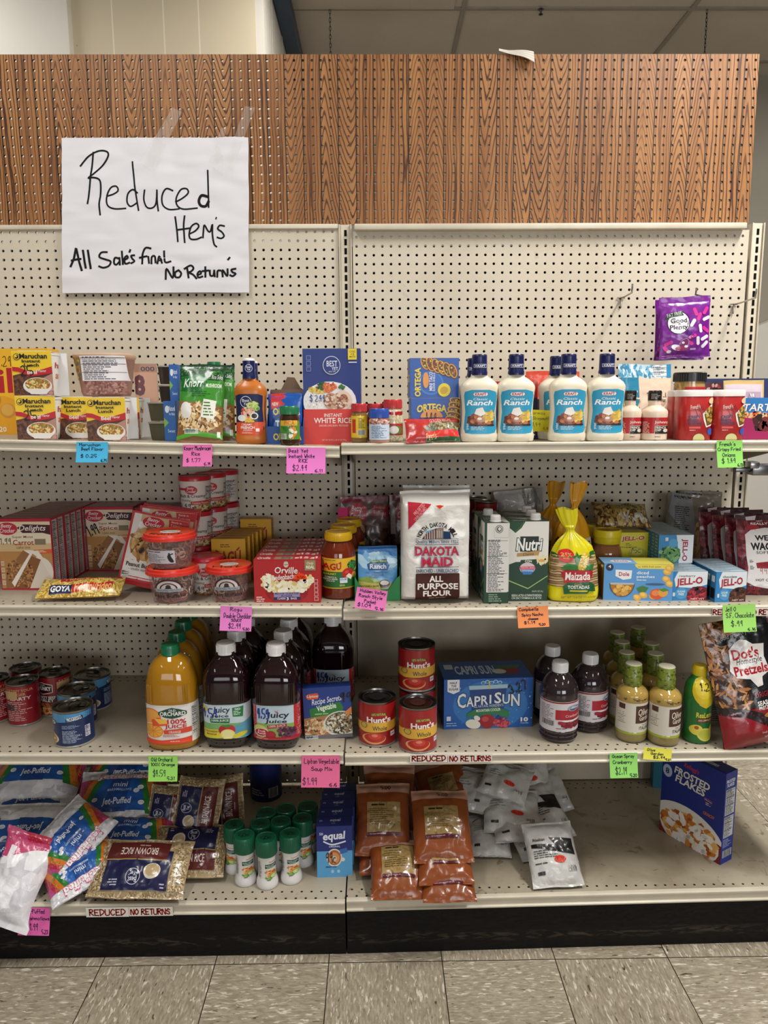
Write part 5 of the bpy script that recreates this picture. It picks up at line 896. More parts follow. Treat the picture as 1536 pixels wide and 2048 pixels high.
# --- clear brownie pouches behind
def brown():
    c = Cv(285, 285, 720, 760).rect(285, 285, 720, 760, '3a1c14').rect(285, 285, 720, 320, '8a1c2c').rect(300, 320, 720, 480, '6a4a44').poly([(290, 320), (340, 360), (350, 520), (290, 520)], 'b8ada8'); oval(c, 440, 385, 92, 62); c.poly([(580, 330), (720, 350), (720, 420), (560, 400)], 'a82438').T('Ready in', 590, 346, 690, 366, 'e0b8b0', .008, 0, .1).T('5 minutes', 585, 376, 700, 398, 'e0b8b0', .008, 0, .1).spk(560, 600, 150, 130, 200, ['2a120c', '4a2418', '5a3020', '1c0c08', '6a3c28'], 22, 3, 1.5).spk(440, 480, 60, 20, 30, ['b88a5c', '8a5a34'], 10, 4, 2); return c
for i, (x0, x1, yt, y, lab) in enumerate(((684, 779, 993, -.125, 'brownie mix pouch behind the green display tray'), (706, 800, 991, -.09, 'brownie mix pouch second from the front behind the green tray'), (781, 862, 990, -.12, 'brownie mix pouch squeezed behind the flour bag'))):
    a, W, L, ln = FB(x0, x1, yt, 1100, 2, .03, y); single('brownie_mix_pouch', bag(W, L, .028, '43211a', brown(), 'doy', 'film', .003, (.02, .04), seed=60+i), lab, 'pouch', a, 'brown and red brownie mix pouches', -.05*i, ln, -.02)
single('price_note', B().box(0, 0, 0, .028, .0006, .04, 'd8407c', 'paper'), 'pink paper note tucked beside the brownie mix pouch', 'note', (aty(686, 1040, -.145).x, -.15, aty(686, 1043, -.15).z), None, 0, .1)
# ================================================================ SECOND SHELF, right bay
# --- flour
X, Y, z, W, H = F(801, 944, 985, 1208, 2); D = .095
def flour():
    c = Cv(820, 240, 1445, 1255).poly([(880, 325), (1085, 345), (880, 570)], 'b82c3c').T('PRE-SIFTED', 915, 372, 1040, 404, 'e8b0b0', .005, 0, -.82).T('UNBLEACHED', 915, 415, 1060, 445, 'e8b0b0', .005, 0, -.82)
    n = 'NORTH DAKOTA MILL'
    for i, ch in enumerate(n):
        if ch == ' ': continue
        a = math.radians(162-144*i/(len(n)-1)); x, y = 1136+168*math.cos(a), 668-140*math.sin(a); c.T(ch, x-13, y-21, x+13, y+21, '2a2020', .025, 0, PI/2-a)
    c.poly([(1000, 655), (1045, 600), (1125, 560), (1190, 560), (1190, 655)], '5a3a3a').ell(1158, 590, 34, 36, '8a7a70').rect(1124, 590, 1192, 655, '8a7a70').poly([(1190, 585), (1250, 590), (1258, 655), (1190, 655)], '24406a').poly([(1030, 590), (1100, 565), (1128, 552), (1070, 590), (1040, 605)], '6aa0c8')
    for i in range(5): c.rect(1025+i*20, 605-i*8, 1033+i*20, 655, 'c8b8b0')
    for i in range(3): c.rect(1135+i*18, 580, 1143+i*18, 645, 'b8aca4')
    c.rect(945, 653, 1328, 656, '2a2a34').T('Quality Millers Since 1922', 945, 664, 1326, 702, '3a5a8a', .004).rect(945, 703, 1328, 707, '2a3a5a')
    for t_, x0, y0, x1, y1 in (('DAKOTA', 940, 726, 1330, 806), ('MAID', 998, 824, 1278, 905)): c.T(t_, x0-4, y0-4, x1+4, y1+4, '2a3a6a', .06).T(t_, x0, y0, x1, y1, 'd88a94', .045).T(t_, x0+3, y0+3, x1-3, y1-3, 'c02a44', .02)
    c.rect(945, 910, 1330, 914, '2a3a5a').T('ENRICHED - UNBLEACHED', 950, 930, 1330, 962, '2a4a7a', .012).poly([(950, 968), (1332, 968), (1338, 976), (1338, 1216), (1330, 1224), (952, 1222), (944, 1214), (944, 976)], '4a2a24').T('ALL', 1068, 992, 1192, 1048, 'f0ece6', .03).T('PURPOSE', 962, 1058, 1324, 1116, 'f0ece6', .03).T('FLOUR', 1012, 1126, 1264, 1178, 'f0ece6', .03).T('PRE-SIFTED', 1066, 1190, 1216, 1206, 'd8b8a8', .005).T('NET WT 10 LBS (4.53 kg)', 1010, 1228, 1330, 1242, '3a3434', .005); return c
def flourbag(cv, seed):
    t = bag(W, H, D, 'e9e6e0', cv, 'brick', 'softfilm', .004, (.01, .035), seed=seed, pinch=.02, edge=9, ex=.3, nx=36, ny=44, fq=20., mcv='paper'); return t
b = flourbag(flour(), 5)
sd = Cv(0, 0, 10, 24).ell(5, 5, 3.4, 2.6, '2a2a34').ell(5, 5, 3.1, 2.3, 'e6e2dc').T('UNITED', 2.6, 3.2, 7.4, 4.2, '2a2a34', .02).rect(2, 8, 8, 8.3, '3a4a7a').rect(2, 9, 8, 9.2, 'a03040').T('PU', 2, 10.2, 4.6, 11.6, '2a2a34', .02).fine(2, 12, 8, 22, 16, '5a5450', .5)
b.art(sd, D*.8, H*.9, lambda u, v, o: (W/2*.985+o+.001, u, v), 'paper', 9, clip=False); 
single('flour_bag', b, 'big white flour bag with a red corner, at the front of the right bay', 'bag', (X, Y+D/2, z), 'white flour bags', .02)
single('flour_bag', flourbag(None, 8), 'second flour bag directly behind the front flour bag', 'bag', (X+.012, Y+D*1.65, z), 'white flour bags', -.03)
b = B(); b.art(Cv(0, 0, 10, 10).ell(5, 2, 5, 4, 'f0401c', 0, 200, 340).poly([(.4, 3.4), (9.6, 3.4), (5, 9.5)], 'f0401c'), .022, .013, lambda u, v, o: (u, -o, v), 'paper', 9); single('price_sticker', b, 'orange price sticker near the top of the flour bag', 'sticker', (X+.008, Y-.004, z+H*.855))
# --- soup cans behind
def can(r, H, body, cv, rim='9a968e', top='6f6a62', mat='gloss', n=40, paint=None):
    b = B(); P = [(r*.96, 0, rim), (r*1.005, .0012, rim), (r*1.005, .004, rim), (r*.985, .0055, body), (r*.985, H-.0055, rim)]; b.lathe(P[:4]+[(r*.985, H-.0055, body)], mat, n)
    lid = B(); b.subs.append(('lid', lid)); lid.lathe([(r*.985, H-.0055, rim), (r*1.01, H-.004, rim), (r*1.01, H-.0005, rim), (r*.975, H, rim), (r*.95, H-.004, top), (r*.8, H-.004, top), (r*.77, H-.003, rim), (r*.73, H-.003, top), (r*.7, H-.0045, top), (r*.35, H-.0045, top), (r*.3, H-.0038, top), (0, H-.0038, top)], 'metal', n)
    if cv: b.art(cv, r*1.96, H-.011, wrap([(r*.986, 0), (r*.986, H)]), mat, .0034, dl=.000045, v0=.0055)
    return b
def pull(o, r, H):
    b = B(); b.tube([(r*.45*math.cos(a), r*.1+r*.45*math.sin(a)*.6, H+.001) for a in [2*PI*i/14 for i in range(15)]], .0014, '4a4844', 'metal', 6); b.box(0, r*.45, H-.003, r*.24, r*.4, .003, '5a5854', 'metal', .001); return b.build('pull_tab', o)
c = Cv(0, 0, 100, 160).rect(0, 0, 100, 160, '8a1a22').T("Campbell's", 10, 40, 98, 75, 'e8dcd8', .01, .3).rect(0, 95, 100, 160, '5a1014').T('Nacho', 30, 105, 80, 125, 'd8b060', .01)
cb = can(.034, .108, '8a1a22', c); _c = None
for px, y, l, up in ((950, -.04, 'red soup can on top of the rear stack, right of the flour bag', 1), (972, -.115, 'red soup can on top of the nearer stack, right of the flour bag', .72), (952, -.04, 'red soup can at the bottom of the rear stack behind the flour', 0), (970, -.116, 'red soup can at the bottom of the nearer stack behind the flour', 0)):
    if _c is None: _c = t = tag(cb.build('soup_can'), l, 'can', 'red soup cans behind the flour')
    else: t = dup(_c, l)
    put(t, (aty(px, 1040, y).x, y, z+.1085*(up > 0)), .5)
c = Cv(210, 260, 725, 470).rect(210, 260, 725, 470, 'c0bebb').H('$3.50', 335, 320, 515, 352, '2a2a2c', 6).spk(600, 330, 110, 50, 30, ['a8a6a4', 'd4d2ce', '8f8d8b'], 24, 3, 2).poly([(640, 440), (725, 290), (725, 340), (660, 470)], '2e2a2a')
a, W1, L1, ln = FB(982, 1080, 983, 1060, 2, .03, -.07); single('frozen_food_bag', bag(W1, L1, .05, 'b8b6b3', c, 'pil', 'softfilm', .006, (.02, .03), seed=7), 'crumpled white bag with a hand-written price behind the milk cartons', 'bag', a+Vector((.03, 0, .006)), None, 0, ln, -.08)
# --- milk cartons
X, Y, z, Wm, Hm = F(1018, 1096, 1043, 1202, 2); Dm = .062
def milk():
    c = Cv(400, 575, 800, 1390).rect(400, 575, 800, 1390, 'e6e4dc').poly([(400, 575), (560, 575), (520, 640), (460, 690), (400, 640)], '2a5a34').poly([(400, 640), (400, 575), (540, 575), (505, 625), (455, 672)], '14432a').poly([(400, 1010), (470, 985), (800, 985), (800, 1390), (400, 1390)], '123c28')
    c.spk(740, 960, 60, 30, 20, ['ecd890', 'e8e0b8'], 12, 3, 3).ell(735, 985, 34, 26, 'e0a850', 0, 0, 180).poly([(400, 1170), (600, 1255), (800, 1125), (800, 1135), (600, 1265), (400, 1182)], '9cc46a').rect(510, 725, 700, 880, '16261c').T('Nutri', 462, 735, 745, 882, '16261c', .07, .12).T('Nutri', 470, 742, 738, 872, 'f2f2ee', .025, .12).poly([(480, 895), (715, 868), (700, 918), (478, 930)], 'b8925a').T('Clasica', 540, 892, 650, 918, '4a3418', .01, .3, -.06).poly([(520, 965), (680, 958), (690, 1000), (512, 1008)], '123c28').T('CON', 562, 966, 632, 990, 'e4ece0', .03).ell(590, 1050, 80, 58, 'd8c0c4').poly([(512, 1035), (668, 1030), (665, 1060), (515, 1062)], 'd04a6a').T('CALCIO, ZINC', 525, 1038, 658, 1054, 'f0e0e4', .01).poly([(520, 1066), (662, 1062), (630, 1115), (550, 1115)], '3a78c0').T('VITAMINAS', 535, 1068, 648, 1084, 'e0ecf4', .01)
    c.T('33.8 FL OZ (1L)', 642, 1280, 756, 1302, 'c8d4c4', .006).T('BEBIDA LACTEA ULTRAPASTEURIZADA', 434, 1318, 744, 1342, 'dce4d8', .01).T('CON ZINC Y VITAMINAS A, B1, B2 Y D3', 434, 1348, 740, 1372, 'dce4d8', .01); return c
def mside():
    c = Cv(150, 600, 410, 1415).rect(150, 600, 410, 1415, 'dad8d2').rect(150, 1295, 410, 1415, '123c28').rect(150, 600, 174, 1415, '123c28').facts(176, 760, 394, 1300, 34, 'dcdad6', '4a4a50', 7).T('130', 342, 892, 384, 914, '222', .03).ell(302, 660, 40, 40, '2a2a2c').ell(302, 660, 34, 34, 'dad8d2').ell(302, 660, 26, 26, '2a2a2c').ell(304, 658, 16, 18, 'dad8d2').stroke([(248, 640), (252, 745), (400, 745), (405, 650)], 2.5, '9a9894', False).fine(200, 1320, 360, 1405, 4, '9ab49c', .4); return c
def mcart():
    t = thing('milk_carton', 'x', 'carton', 'green and white milk cartons'); b = carton(Wm, Dm, Hm, {'front': 'e2e0d8', 'top': '1a3424', 'back': '123c28', 'left': '123c28', 'right': 'dad8d2'}, milk(), mside(), Cv(0, 0, 10, 8).rect(0, 0, 10, 8, '2a4030').poly([(0, 0), (10, 0), (5, 4)], 'b8bab0').rect(0, 3.6, 10, 4.1, '1a2a20').fine(1, 5, 6, 7.5, 3, '9aa49a', .4))
    b.art(mside(), Dm, Hm, lambda u, v, o: (-Wm/2-o, -u, v), 'card', 9); b.build('carton', t); k = B(); k.lathe([(.0145, 0, 'ece9e4'), (.0145, .002, 'ece9e4'), (.0125, .003, 'ece9e4'), (.0125, .015, 'ece9e4'), (.0115, .0165, 'ece9e4'), (0, .0165, 'e4e0da')], 'plastic', 26)
    for i in range(30): a = 2*PI*i/30; k.box(.0125*math.cos(a), .0125*math.sin(a), .004, .0009, .0009, .010, 'dedad4', 'plastic')
    o = k.build('cap', t); o.location = (Wm*.22, 0, Hm); return t
m0 = mcart(); m0['label'] = 'milk carton showing its green front with the big white lettering'; put(m0, (X, Y+Dm/2, z))
Xs, Ys, _, Wn, _ = F(968, 1020, 1048, 1207, 2)
put(dup(m0, 'milk carton turned sideways, its white nutrition panel to the front'), (Xs-.001, Ys+Wm/2, z), -PI/2)
for i in range(2): put(dup(m0, 'milk carton %s behind the front-facing one' % ('directly', 'second')[i]), (X+.002*(i+1), Y+Dm/2+(Dm+.003)*(i+1), z))
put(dup(m0, 'milk carton behind the one turned sideways'), (Xs-.004, Ys+Wm*1.5+.004, z), -PI/2)
# --- bags of tostadas tied at the neck
def tied(W, H, neck, col, cv, seed, lean=0.):
    b = B(); n = 48; zs = [0, .01, .04, .12, .25, .4, .52, .6, .66, .71, .745, .765, .80, .86, .93, 1.]; rs = [.40, .47, .5, .5, .485, .465, .42, .345, .25, .15, .085, .07, .10, .15, .185, .2]; q = []
    for j in range(len(zs)-1):
        for k in range(3): q.append((zs[j]+(zs[j+1]-zs[j])*k/3, rs[j]+(rs[j+1]-rs[j])*k/3))
    q.append((zs[-1], rs[-1])); ns = neck/.755
    def pos(a, z_, r_):
        fold = 1+(.10 if z_ > .5 else .02)*math.sin(a*9+seed+3*z_)*min(1, max(.2, (z_-.45)*5))+.05*noise.noise(Vector((math.cos(a)*2, math.sin(a)*2, z_*5+seed))); sx = 1; sy = .62 if z_ < .6 else .62+(z_-.6)*.5; ex = 3. if z_ < .5 else 2.; ca, sa = math.cos(a), math.sin(a)
        if z_ > .8: sy *= .45
        off = lean*max(0, z_-.6)*W; return (W*r_*fold*math.copysign(abs(ca)**(2/ex), ca)*sx+off, W*r_*fold*sy*math.copysign(abs(sa)**(2/ex), sa), H*z_+(.012*H*math.sin(a*3+seed) if z_ > .95 else 0))
    vs = [pos(2*PI*i/n, z_, r_) for z_, r_ in q for i in range(n)]; fs = [(k*n+i, k*n+(i+1) % n, (k+1)*n+(i+1) % n, (k+1)*n+i) for k in range(len(q)-1) for i in range(n)]+[tuple(range(n))[::-1]]; b.add(vs, fs, col, 'film')
    if cv:
        def f(u, v, o):
            z_ = v/H; k = 0
            while k < len(q)-2 and q[k+1][0] < z_: k += 1
            t = (z_-q[k][0])/((q[k+1][0]-q[k][0]) or 1); r_ = q[k][1]+(q[k+1][1]-q[k][1])*t; c_ = max(-.999, min(.999, u/(W*r_))); ex = 3. if z_ < .5 else 2.
            a = -PI/2+math.copysign(1, c_)*math.acos(max(0, min(1, (1-abs(c_)**ex)**(1/ex)))**(ex/2)) if abs(c_) < .999 else (-.02 if c_ > 0 else -PI+.02)
            x, y, zz = pos(a, z_, r_); return (x, y-o, zz)
        b.art(cv, W, H, f, 'film', .005, off=.0018, dl=.00005)
    return b
def tostada():
    c = Cv(795, 485, 1310, 1405).rect(795, 935, 1310, 1245, 'b08e62'); r = random.Random(3)
    for i in range(13):
        y = 945+i*24; p = [(795+k*52, y+r.uniform(-7, 7)) for k in range(11)]; c.stroke(p, 13, ('c9a878', 'd8bc90', 'a07c50')[i % 3]).stroke([(x, y_+10) for x, y_ in p], 4, '6a4c2c')
    c.poly([(795, 900), (950, 945), (1100, 930), (1310, 880), (1310, 930), (1120, 965), (950, 968), (795, 940)], '2a6a2c').ell(970, 935, 78, 64, 'd82a2c').T('25%', 920, 908, 1024, 946, 'f0b060', .02).T('MORE', 940, 952, 1000, 968, 'f0b060', .01)
    c.poly([(920, 1060), (980, 1010), (1060, 1020), (1080, 1075), (1000, 1075)], '2f7a34').poly([(1070, 1070), (1060, 960), (1070, 890), (1110, 960), (1110, 1060)], '2f7a34').poly([(1130, 1080), (1180, 1020), (1245, 1010), (1225, 1070)], '2f7a34').ell(1140, 990, 38, 96, 'd8b030', .45).spk(1140, 990, 32, 86, 90, ['e8cc50', 'b88c20', 'f0dc78'], 8, 4, 1.1)
    c.poly([(918, 1100), (980, 1075), (1220, 1078), (1230, 1100), (1205, 1180), (1150, 1200), (960, 1205)], 'b01c2c').T('Maizada', 960, 1095, 1205, 1176, 'f2ece4', .02, .1, -.03).poly([(945, 1235), (1000, 1200), (1200, 1190), (1255, 1225), (1265, 1290), (1200, 1285), (1180, 1310), (1010, 1312), (955, 1320)], '1c5a30').T('Corn', 1055, 1208, 1125, 1226, 'd8a848', .005).T('TOSTADAS', 990, 1228, 1200, 1262, 'ecece0', .02, 0, -.03).rect(1010, 1276, 1180, 1290, 'd8c020').T('NET WT 12.6 OZ (13 tostadas)', 930, 1335, 1280, 1365, '6a6014', .004, 0, -.04); c.rect(1200, 780, 1300, 800, 'e6da20')
    return c
X, Y, z, W, H = F(1094, 1198, 1022, 1205, 2)
single('tostada_bag', tied(W, H, .7, 'e6d80e', tostada(), 2, -.35), 'bright yellow tied bag of tostadas in front of the orange bags', 'bag', (X+.01, Y+W*.31, z), 'tied bags of tostadas', -.12)
c = Cv(0, 0, 100, 160).spk(30, 100, 26, 20, 20, ['3a1c10', '5a2c14', '2a140c'], 6, 3, 1.6).poly([(70, 85), (100, 80), (100, 118), (70, 118)], 'cfc6b4').facts(70, 86, 100, 118, 8, 'cfc6b4', '333', 3).rect(0, 130, 100, 160, '8a5a1c')
for i, (x0, x1, yt, yb, y, lab, ln_) in enumerate(((1103, 1184, 965, 1130, -.27, 'orange tied bag standing right behind the yellow tostada bag', .35), (1062, 1140, 963, 1110, -.16, 'orange tied bag behind the milk cartons', .3))):
    X, Y, z, W, H = F(x0, x1, yt, yb, 2, y); single('tostada_bag', tied(W*1.05, H, .7, 'e8a416', c, 6+i, ln_), lab, 'bag', (X, Y, z), 'tied bags of tostadas', .1-.4*i)
# --- peanut butter jars
def pb(r, H):
    P = [(r*.86, 0, '8a5a34'), (r*.97, H*.02, '8a5a34'), (r, H*.08, 'c9b83a'), (r, H*.5, '96633c'), (r, H*.54, '96633c'), (r*.97, H*.62, '96633c'), (r*.84, H*.72, '8a5a34'), (r*.8, H*.77, '8a5a34')]; b = B(); b.lathe(P, 'liquid', 40); c = Cv(0, 0, 100, 60).rect(0, 0, 100, 60, 'd0c040').poly([(60, 0), (100, 4), (100, 30), (70, 14)], '5a9a44').T('Creamy', 20, 20, 80, 40, '5a2c18', .02); lbl(b, P, c, r*2, H*.08, H*.42); l = B(); q = r*.88
    l.lathe([(q*.98, H*.76, 'dcc41c'), (q, H*.77, 'dcc41c'), (q, H*.87, 'dcc41c'), (q*1.03, H*.875, 'e2cc20'), (q*1.03, H*.985, 'e2cc20'), (q, H, 'e2cc20'), (q*.9, H, 'b89c18'), (q*.87, H*.98, 'a88c24'), (0, H*.98, 'a88c24')], 'plastic', 40); return b, l
X, Y, z, W, H = FC(1184, 1243, 1058, 1176, 2); pbm = pb(W/2, H); _p = None
for px, y, l in ((1213, Y, 'brown spread jar with a yellow lid behind the peach cups'), (1188, Y+.095, 'brown spread jar behind the front one, its yellow lid just left'), (1228, Y+.15, 'brown spread jar behind the front one, beside the yellow gelatin box')):
    if _p is None: t = _p = thing('spread_jar', l, 'jar', 'brown spread jars with yellow lids'); pbm[0].build('jar', t); pbm[1].build('lid', t)
    else: t = dup(_p, l)
    put(t, (aty(px, 1110, y).x, y, z), .6)
# --- peach cups multipack
X, Y, z, W, H = F(1212, 1346, 1128, 1201, 2); D = .075; t = thing('fruit_cup_pack', 'blue cardboard pack of diced peach cups with a round cut-out', 'fruit cups')
c = Cv(150, 725, 715, 1038).rect(150, 725, 715, 1038, '5a9cd8').poly([(400, 725), (715, 725), (715, 765), (430, 765), (405, 745)], 'e8d858').T('in 100% fruit juice', 430, 738, 610, 760, '6a7a3a', .01, 0, -.02).ell(195, 755, 32, 32, '1c2c50').T('4', 184, 736, 206, 762, 'eee', .02).poly([(245, 775), (380, 780), (375, 850), (310, 862), (245, 830)], 'eef2f4').T('Dole', 272, 795, 358, 830, 'b8283c', .025).T('diced', 420, 785, 516, 812, 'f2f6f8', .012).T('peaches', 420, 820, 566, 850, 'f2f6f8', .012).fine(420, 858, 560, 872, 1, 'dfeaf0', .5)
for x, y in ((665, 790), (660, 850), (690, 890), (640, 960), (560, 1000), (480, 990), (430, 1010), (680, 760)): c.ell(x, y, 34, 26, 'e8b040', .4).ell(x-4, y-5, 20, 14, 'f4cc70', .4)
c.ell(590, 980, 58, 46, 'd85a30').ell(578, 970, 30, 24, 'e88a48').ell(640, 965, 40, 38, 'e8a040').poly([(600, 940), (650, 925), (690, 945), (640, 960)], '4a8a34').poly([(420, 930), (470, 910), (520, 925), (500, 960), (440, 965)], '3a7a3a').ell(572, 895, 80, 9, '3a5a84').ell(302, 892, 104, 116, '33475c', 0, 180, 360).ell(302, 894, 96, 108, 'a8742c', 0, 180, 360)
c.spk(302, 940, 72, 44, 60, ['d8a040', 'c88a30', 'e8bc60', 'b07824'], 18, 3, 1.2).rect(205, 886, 400, 902, 'b8c0c8')
b = carton(W, D, H, {'front': '4f92d0', 'left': '6a4a24', 'right': '6a4a24', 'back': '4a88c8', 'top': '7ab4e0', 'bottom': '4a88c8'}, c, None, Cv(0, 0, 100, 50).rect(0, 0, 100, 50, '7ab0dc').rect(48, 0, 100, 50, 'e4d85c').ell(28, 30, 16, 9, 'eef').T('Dole', 18, 25, 38, 34, 'b8283c', .03), bv=.006); b.build('sleeve', t)
for s in (-1, 1):
    for k in (-1, 1): b = B(); b.lathe([(.026, 0, 'a8742c'), (.035, H*.8, 'b8883c'), (.038, H*.85, 'd8d4cc'), (.038, H*.9, 'd8d4cc'), (0, H*.9, 'd8d4cc')], 'plastic', 28, .5); o = b.build('fruit_cup', t); o.location = (s*(W/2-.034), k*.018, .003)
put(t, (X, Y+D/2, z), -.1)
# --- gelatin boxes
def jello(kind):
    c = Cv(690, 785, 1005, 1040)
    if kind == 'lemon':
        c.rect(690, 785, 1005, 1040, 'd8cc24').T('JELL-O', 730, 815, 975, 880, 'eee6c8', .07, .08, -.04).T('JELL-O', 736, 820, 968, 876, 'b8202c', .035, .08, -.04).fine(780, 892, 850, 920, 2, '8a7a1c', .5).T('COOK & SERVE', 700, 924, 830, 938, '3a3a14', .015).ell(900, 990, 90, 56, 'b8b83a').ell(890, 980, 60, 36, 'd0cc50').H('75c', 820, 930, 930, 990, '20201c', 5, -.1)
    else:
        f = {'rasp': '7a1424', 'choc': '4a2418', 'pist': '2f6a38'}[kind]; c.rect(690, 785, 1005, 1040, '2f86c4').poly([(750, 785), (1005, 785), (1005, 900), (900, 930), (735, 920), (720, 850)], 'e6eef2')
        c.ell(940, 1000, 110, 86, f).spk(935, 1000, 90, 66, 60, {'rasp': ['a82034', '5a0c1a', 'c8384c'], 'choc': ['5a3020', '3a1a10', '7a4a34'], 'pist': ['4a8a4a', '1f5028', '6aa45c']}[kind], 14, 3).T('JELL-O', 736, 838, 966, 918, 'b02038', .035, .08, -.08).T({'rasp': 'raspberry', 'choc': 'chocolate', 'pist': 'pistachio'}[kind], 760, 815, 900, 835, '3a3a44', .008).ell(785, 975, 52, 50, '4f9cd0').T('SUGAR', 752, 950, 818, 968, 'e8f2f8', .015).T('FREE', 762, 974, 808, 992, 'e8f2f8', .015).rect(712, 968, 732, 1000, 'd8e4ea').T('NET WT', 870, 1018, 990, 1032, 'e8dcd8', .01)
        if kind != 'pist': c.H('75c' if kind == 'rasp' else '.99 R', 880, 920, 975, 975, '15121a', 6 if kind == 'rasp' else 3.5, -.1)
    return c
jt = Cv(0, 0, 60, 26).rect(0, 0, 60, 26, '8aa8b8').rect(4, 3, 56, 23, 'a8bcc8').fine(8, 6, 52, 20, 4, '4a5a68', .4).rect(0, 0, 60, 1.5, '3a4a58')
X, Y, z, W, H = F(1341, 1414, 1143, 1201, 2); D = .0255; jw, jh = W, H
boxrow('gelatin_box', 'raspberry gelatin boxes', 9, X, Y, z, D, .0006, lambda: carton(jw, D, jh, {'front': '2f86c4', 'top': '9ab0bc'}, jello('rasp'), Cv(0, 0, 10, 20).rect(0, 0, 10, 20, '2a2a30').fine(1, 1, 9, 19, 10, 'a8b0b8', .4), jt, Cv(0, 0, 10, 20).rect(0, 0, 10, 20, '2f7ab0')), row_label('blue raspberry gelatin box beside the peach cups', 'raspberry gelatin box'), 0, -.0015)
X, Y, z, W, H = F(1430, 1493, 1137, 1204, 2)
boxrow('gelatin_box', 'chocolate pudding boxes', 6, X, Y, z, D, .0006, lambda: carton(W, D, jh*1.03, {'front': '2f86c4', 'top': 'e4e0dc'}, jello('choc'), None, jt, Cv(0, 0, 10, 20).rect(0, 0, 10, 20, '2f7ab0').rect(2, 3, 8, 7, 'd8e4ec').rect(1, 11, 9, 18, '151518')), row_label('blue chocolate pudding box above the lime-green note', 'chocolate pudding box'), .05, 0)
# upper layer of upright boxes lying on the raspberry row
c = jello('pist'); pv = Cv(590, 470, 888, 710).rect(590, 470, 888, 710, '3a8ac8').poly([(740, 470), (888, 470), (888, 710), (770, 710), (755, 560)], 'e8eef2').T('JELL-O', 718, 570, 908, 628, 'b02038', .035, 0, PI/2).ell(690, 640, 92, 78, '2c5c34').spk(690, 640, 84, 68, 60, ['4a8a4a', '1f4828', '6aa45c', '88b878'], 15, 3).ell(715, 540, 40, 38, '5aa4d4').rect(645, 490, 670, 520, 'd8e4ea')
X, Y, zz, W, H = F(1317, 1386, 1070, 1126, 2, None, z+jh+.0012)
boxrow('gelatin_box', 'pistachio pudding boxes', 8, X, Y, zz, D, .0006, lambda: carton(W, D, H, {'front': '2f86c4', 'left': '3a2a2c'}, pv, None, jt, Cv(0, 0, 10, 20).rect(0, 0, 10, 20, '2f7a9c').fine(1, 1, 9, 19, 8, '9ab8c4', .4)), row_label('blue box printed sideways, on top of the raspberry gelatin boxes', 'sideways-printed blue pudding box on the raspberry boxes'), 0, -.0005)
X, Y, zz, W, H = F(1233, 1296, 1065, 1116, 2, None, z+jh+.0012)
lem = lambda: carton(W, .03, H, {'front': 'd4c822', 'top': 'c8bc30', 'right': '20302c'}, jello('lemon'), Cv(0, 0, 10, 20).rect(0, 0, 10, 20, '1f3a38').fine(1, 1, 9, 19, 8, '8aa49c', .4), Cv(0, 0, 10, 4).rect(0, 0, 10, 4, 'b8ac3a'))
boxrow('gelatin_box', 'yellow lemon pudding boxes', 5, X, Y, zz, .03, .0006, lem, row_label('yellow lemon pudding box, upper layer, with a hand-written price', 'yellow lemon pudding box in the upper layer'))
boxrow('gelatin_box', 'green pudding boxes', 5, X, Y, z, .03, .0006, lambda: carton(W, .03, jh, {'front': '1f5a44'}), row_label('green pudding box under the yellow lemon box', 'green pudding box in the lower layer'))
a, W, L, ln = FB(1186, 1294, 1014, 1062, 2, .1, Y+.01, zz+H+.001)
c = Cv(30, 235, 480, 420).rect(30, 235, 480, 420, '6a4a24').spk(250, 330, 220, 90, 260, ['8a6a34', 'a88a4c', '4a3018', 'c0a468'], 9, 3, 2.4, True).poly([(150, 250), (420, 240), (440, 310), (170, 330)], '8a7a20').T('TOSTADAS', 165, 275, 400, 305, '1c1a10', .03, .1, -.03).poly([(130, 240), (250, 235), (230, 270), (150, 275)], 'a82c20').spk(340, 370, 120, 26, 40, ['d8d4c8', 'b8b0a0'], 7, 4, 2.4)
single('noodle_bag', bag(W, L, .035, '7a5a30', c, 'pil', 'film', .005, (.05, .05), seed=12), 'brown and yellow bag lying on top of the yellow lemon boxes', 'bag', a+Vector((.022, .03, .006)), None, -.08, ln, .05)
# --- clear bag of nuts
c = Cv(635, 115, 1000, 600).rect(635, 115, 1000, 600, '7a7468').spk(900, 440, 80, 150, 140, ['b8925c', 'c8a870', '8a6a3c', 'd0b484'], 17, 3, 1.5).poly([(670, 115), (825, 125), (830, 190), (880, 420), (830, 420), (640, 240)], '8a8c90').T('PREMIUM', 686, 128, 820, 152, '22242a', .02).fine(690, 200, 830, 400, 16, '2e3036', .45, 5).T('CHIPS', 856, 212, 936, 240, '2a2c30', .02, 0, PI/2)
a, W, L, ln = FB(1327, 1416, 988, 1102, 2, .06, -.14); single('chip_bag', bag(W, L, .045, '857c6c', c, 'pil', 'film', .005, (.04, .04), seed=14), 'clear bag of round chips with grey print, behind the blue pudding boxes', 'bag', a, None, -.1, ln, .12)
single('chip_bag', bag(W, L, .045, '857c6c', c, 'pil', 'film', .005, (.04, .04), seed=15), 'clear bag of chips half hidden behind the dark red pouches', 'bag', a+Vector((.085, .06, 0)), None, .05, ln, .05)
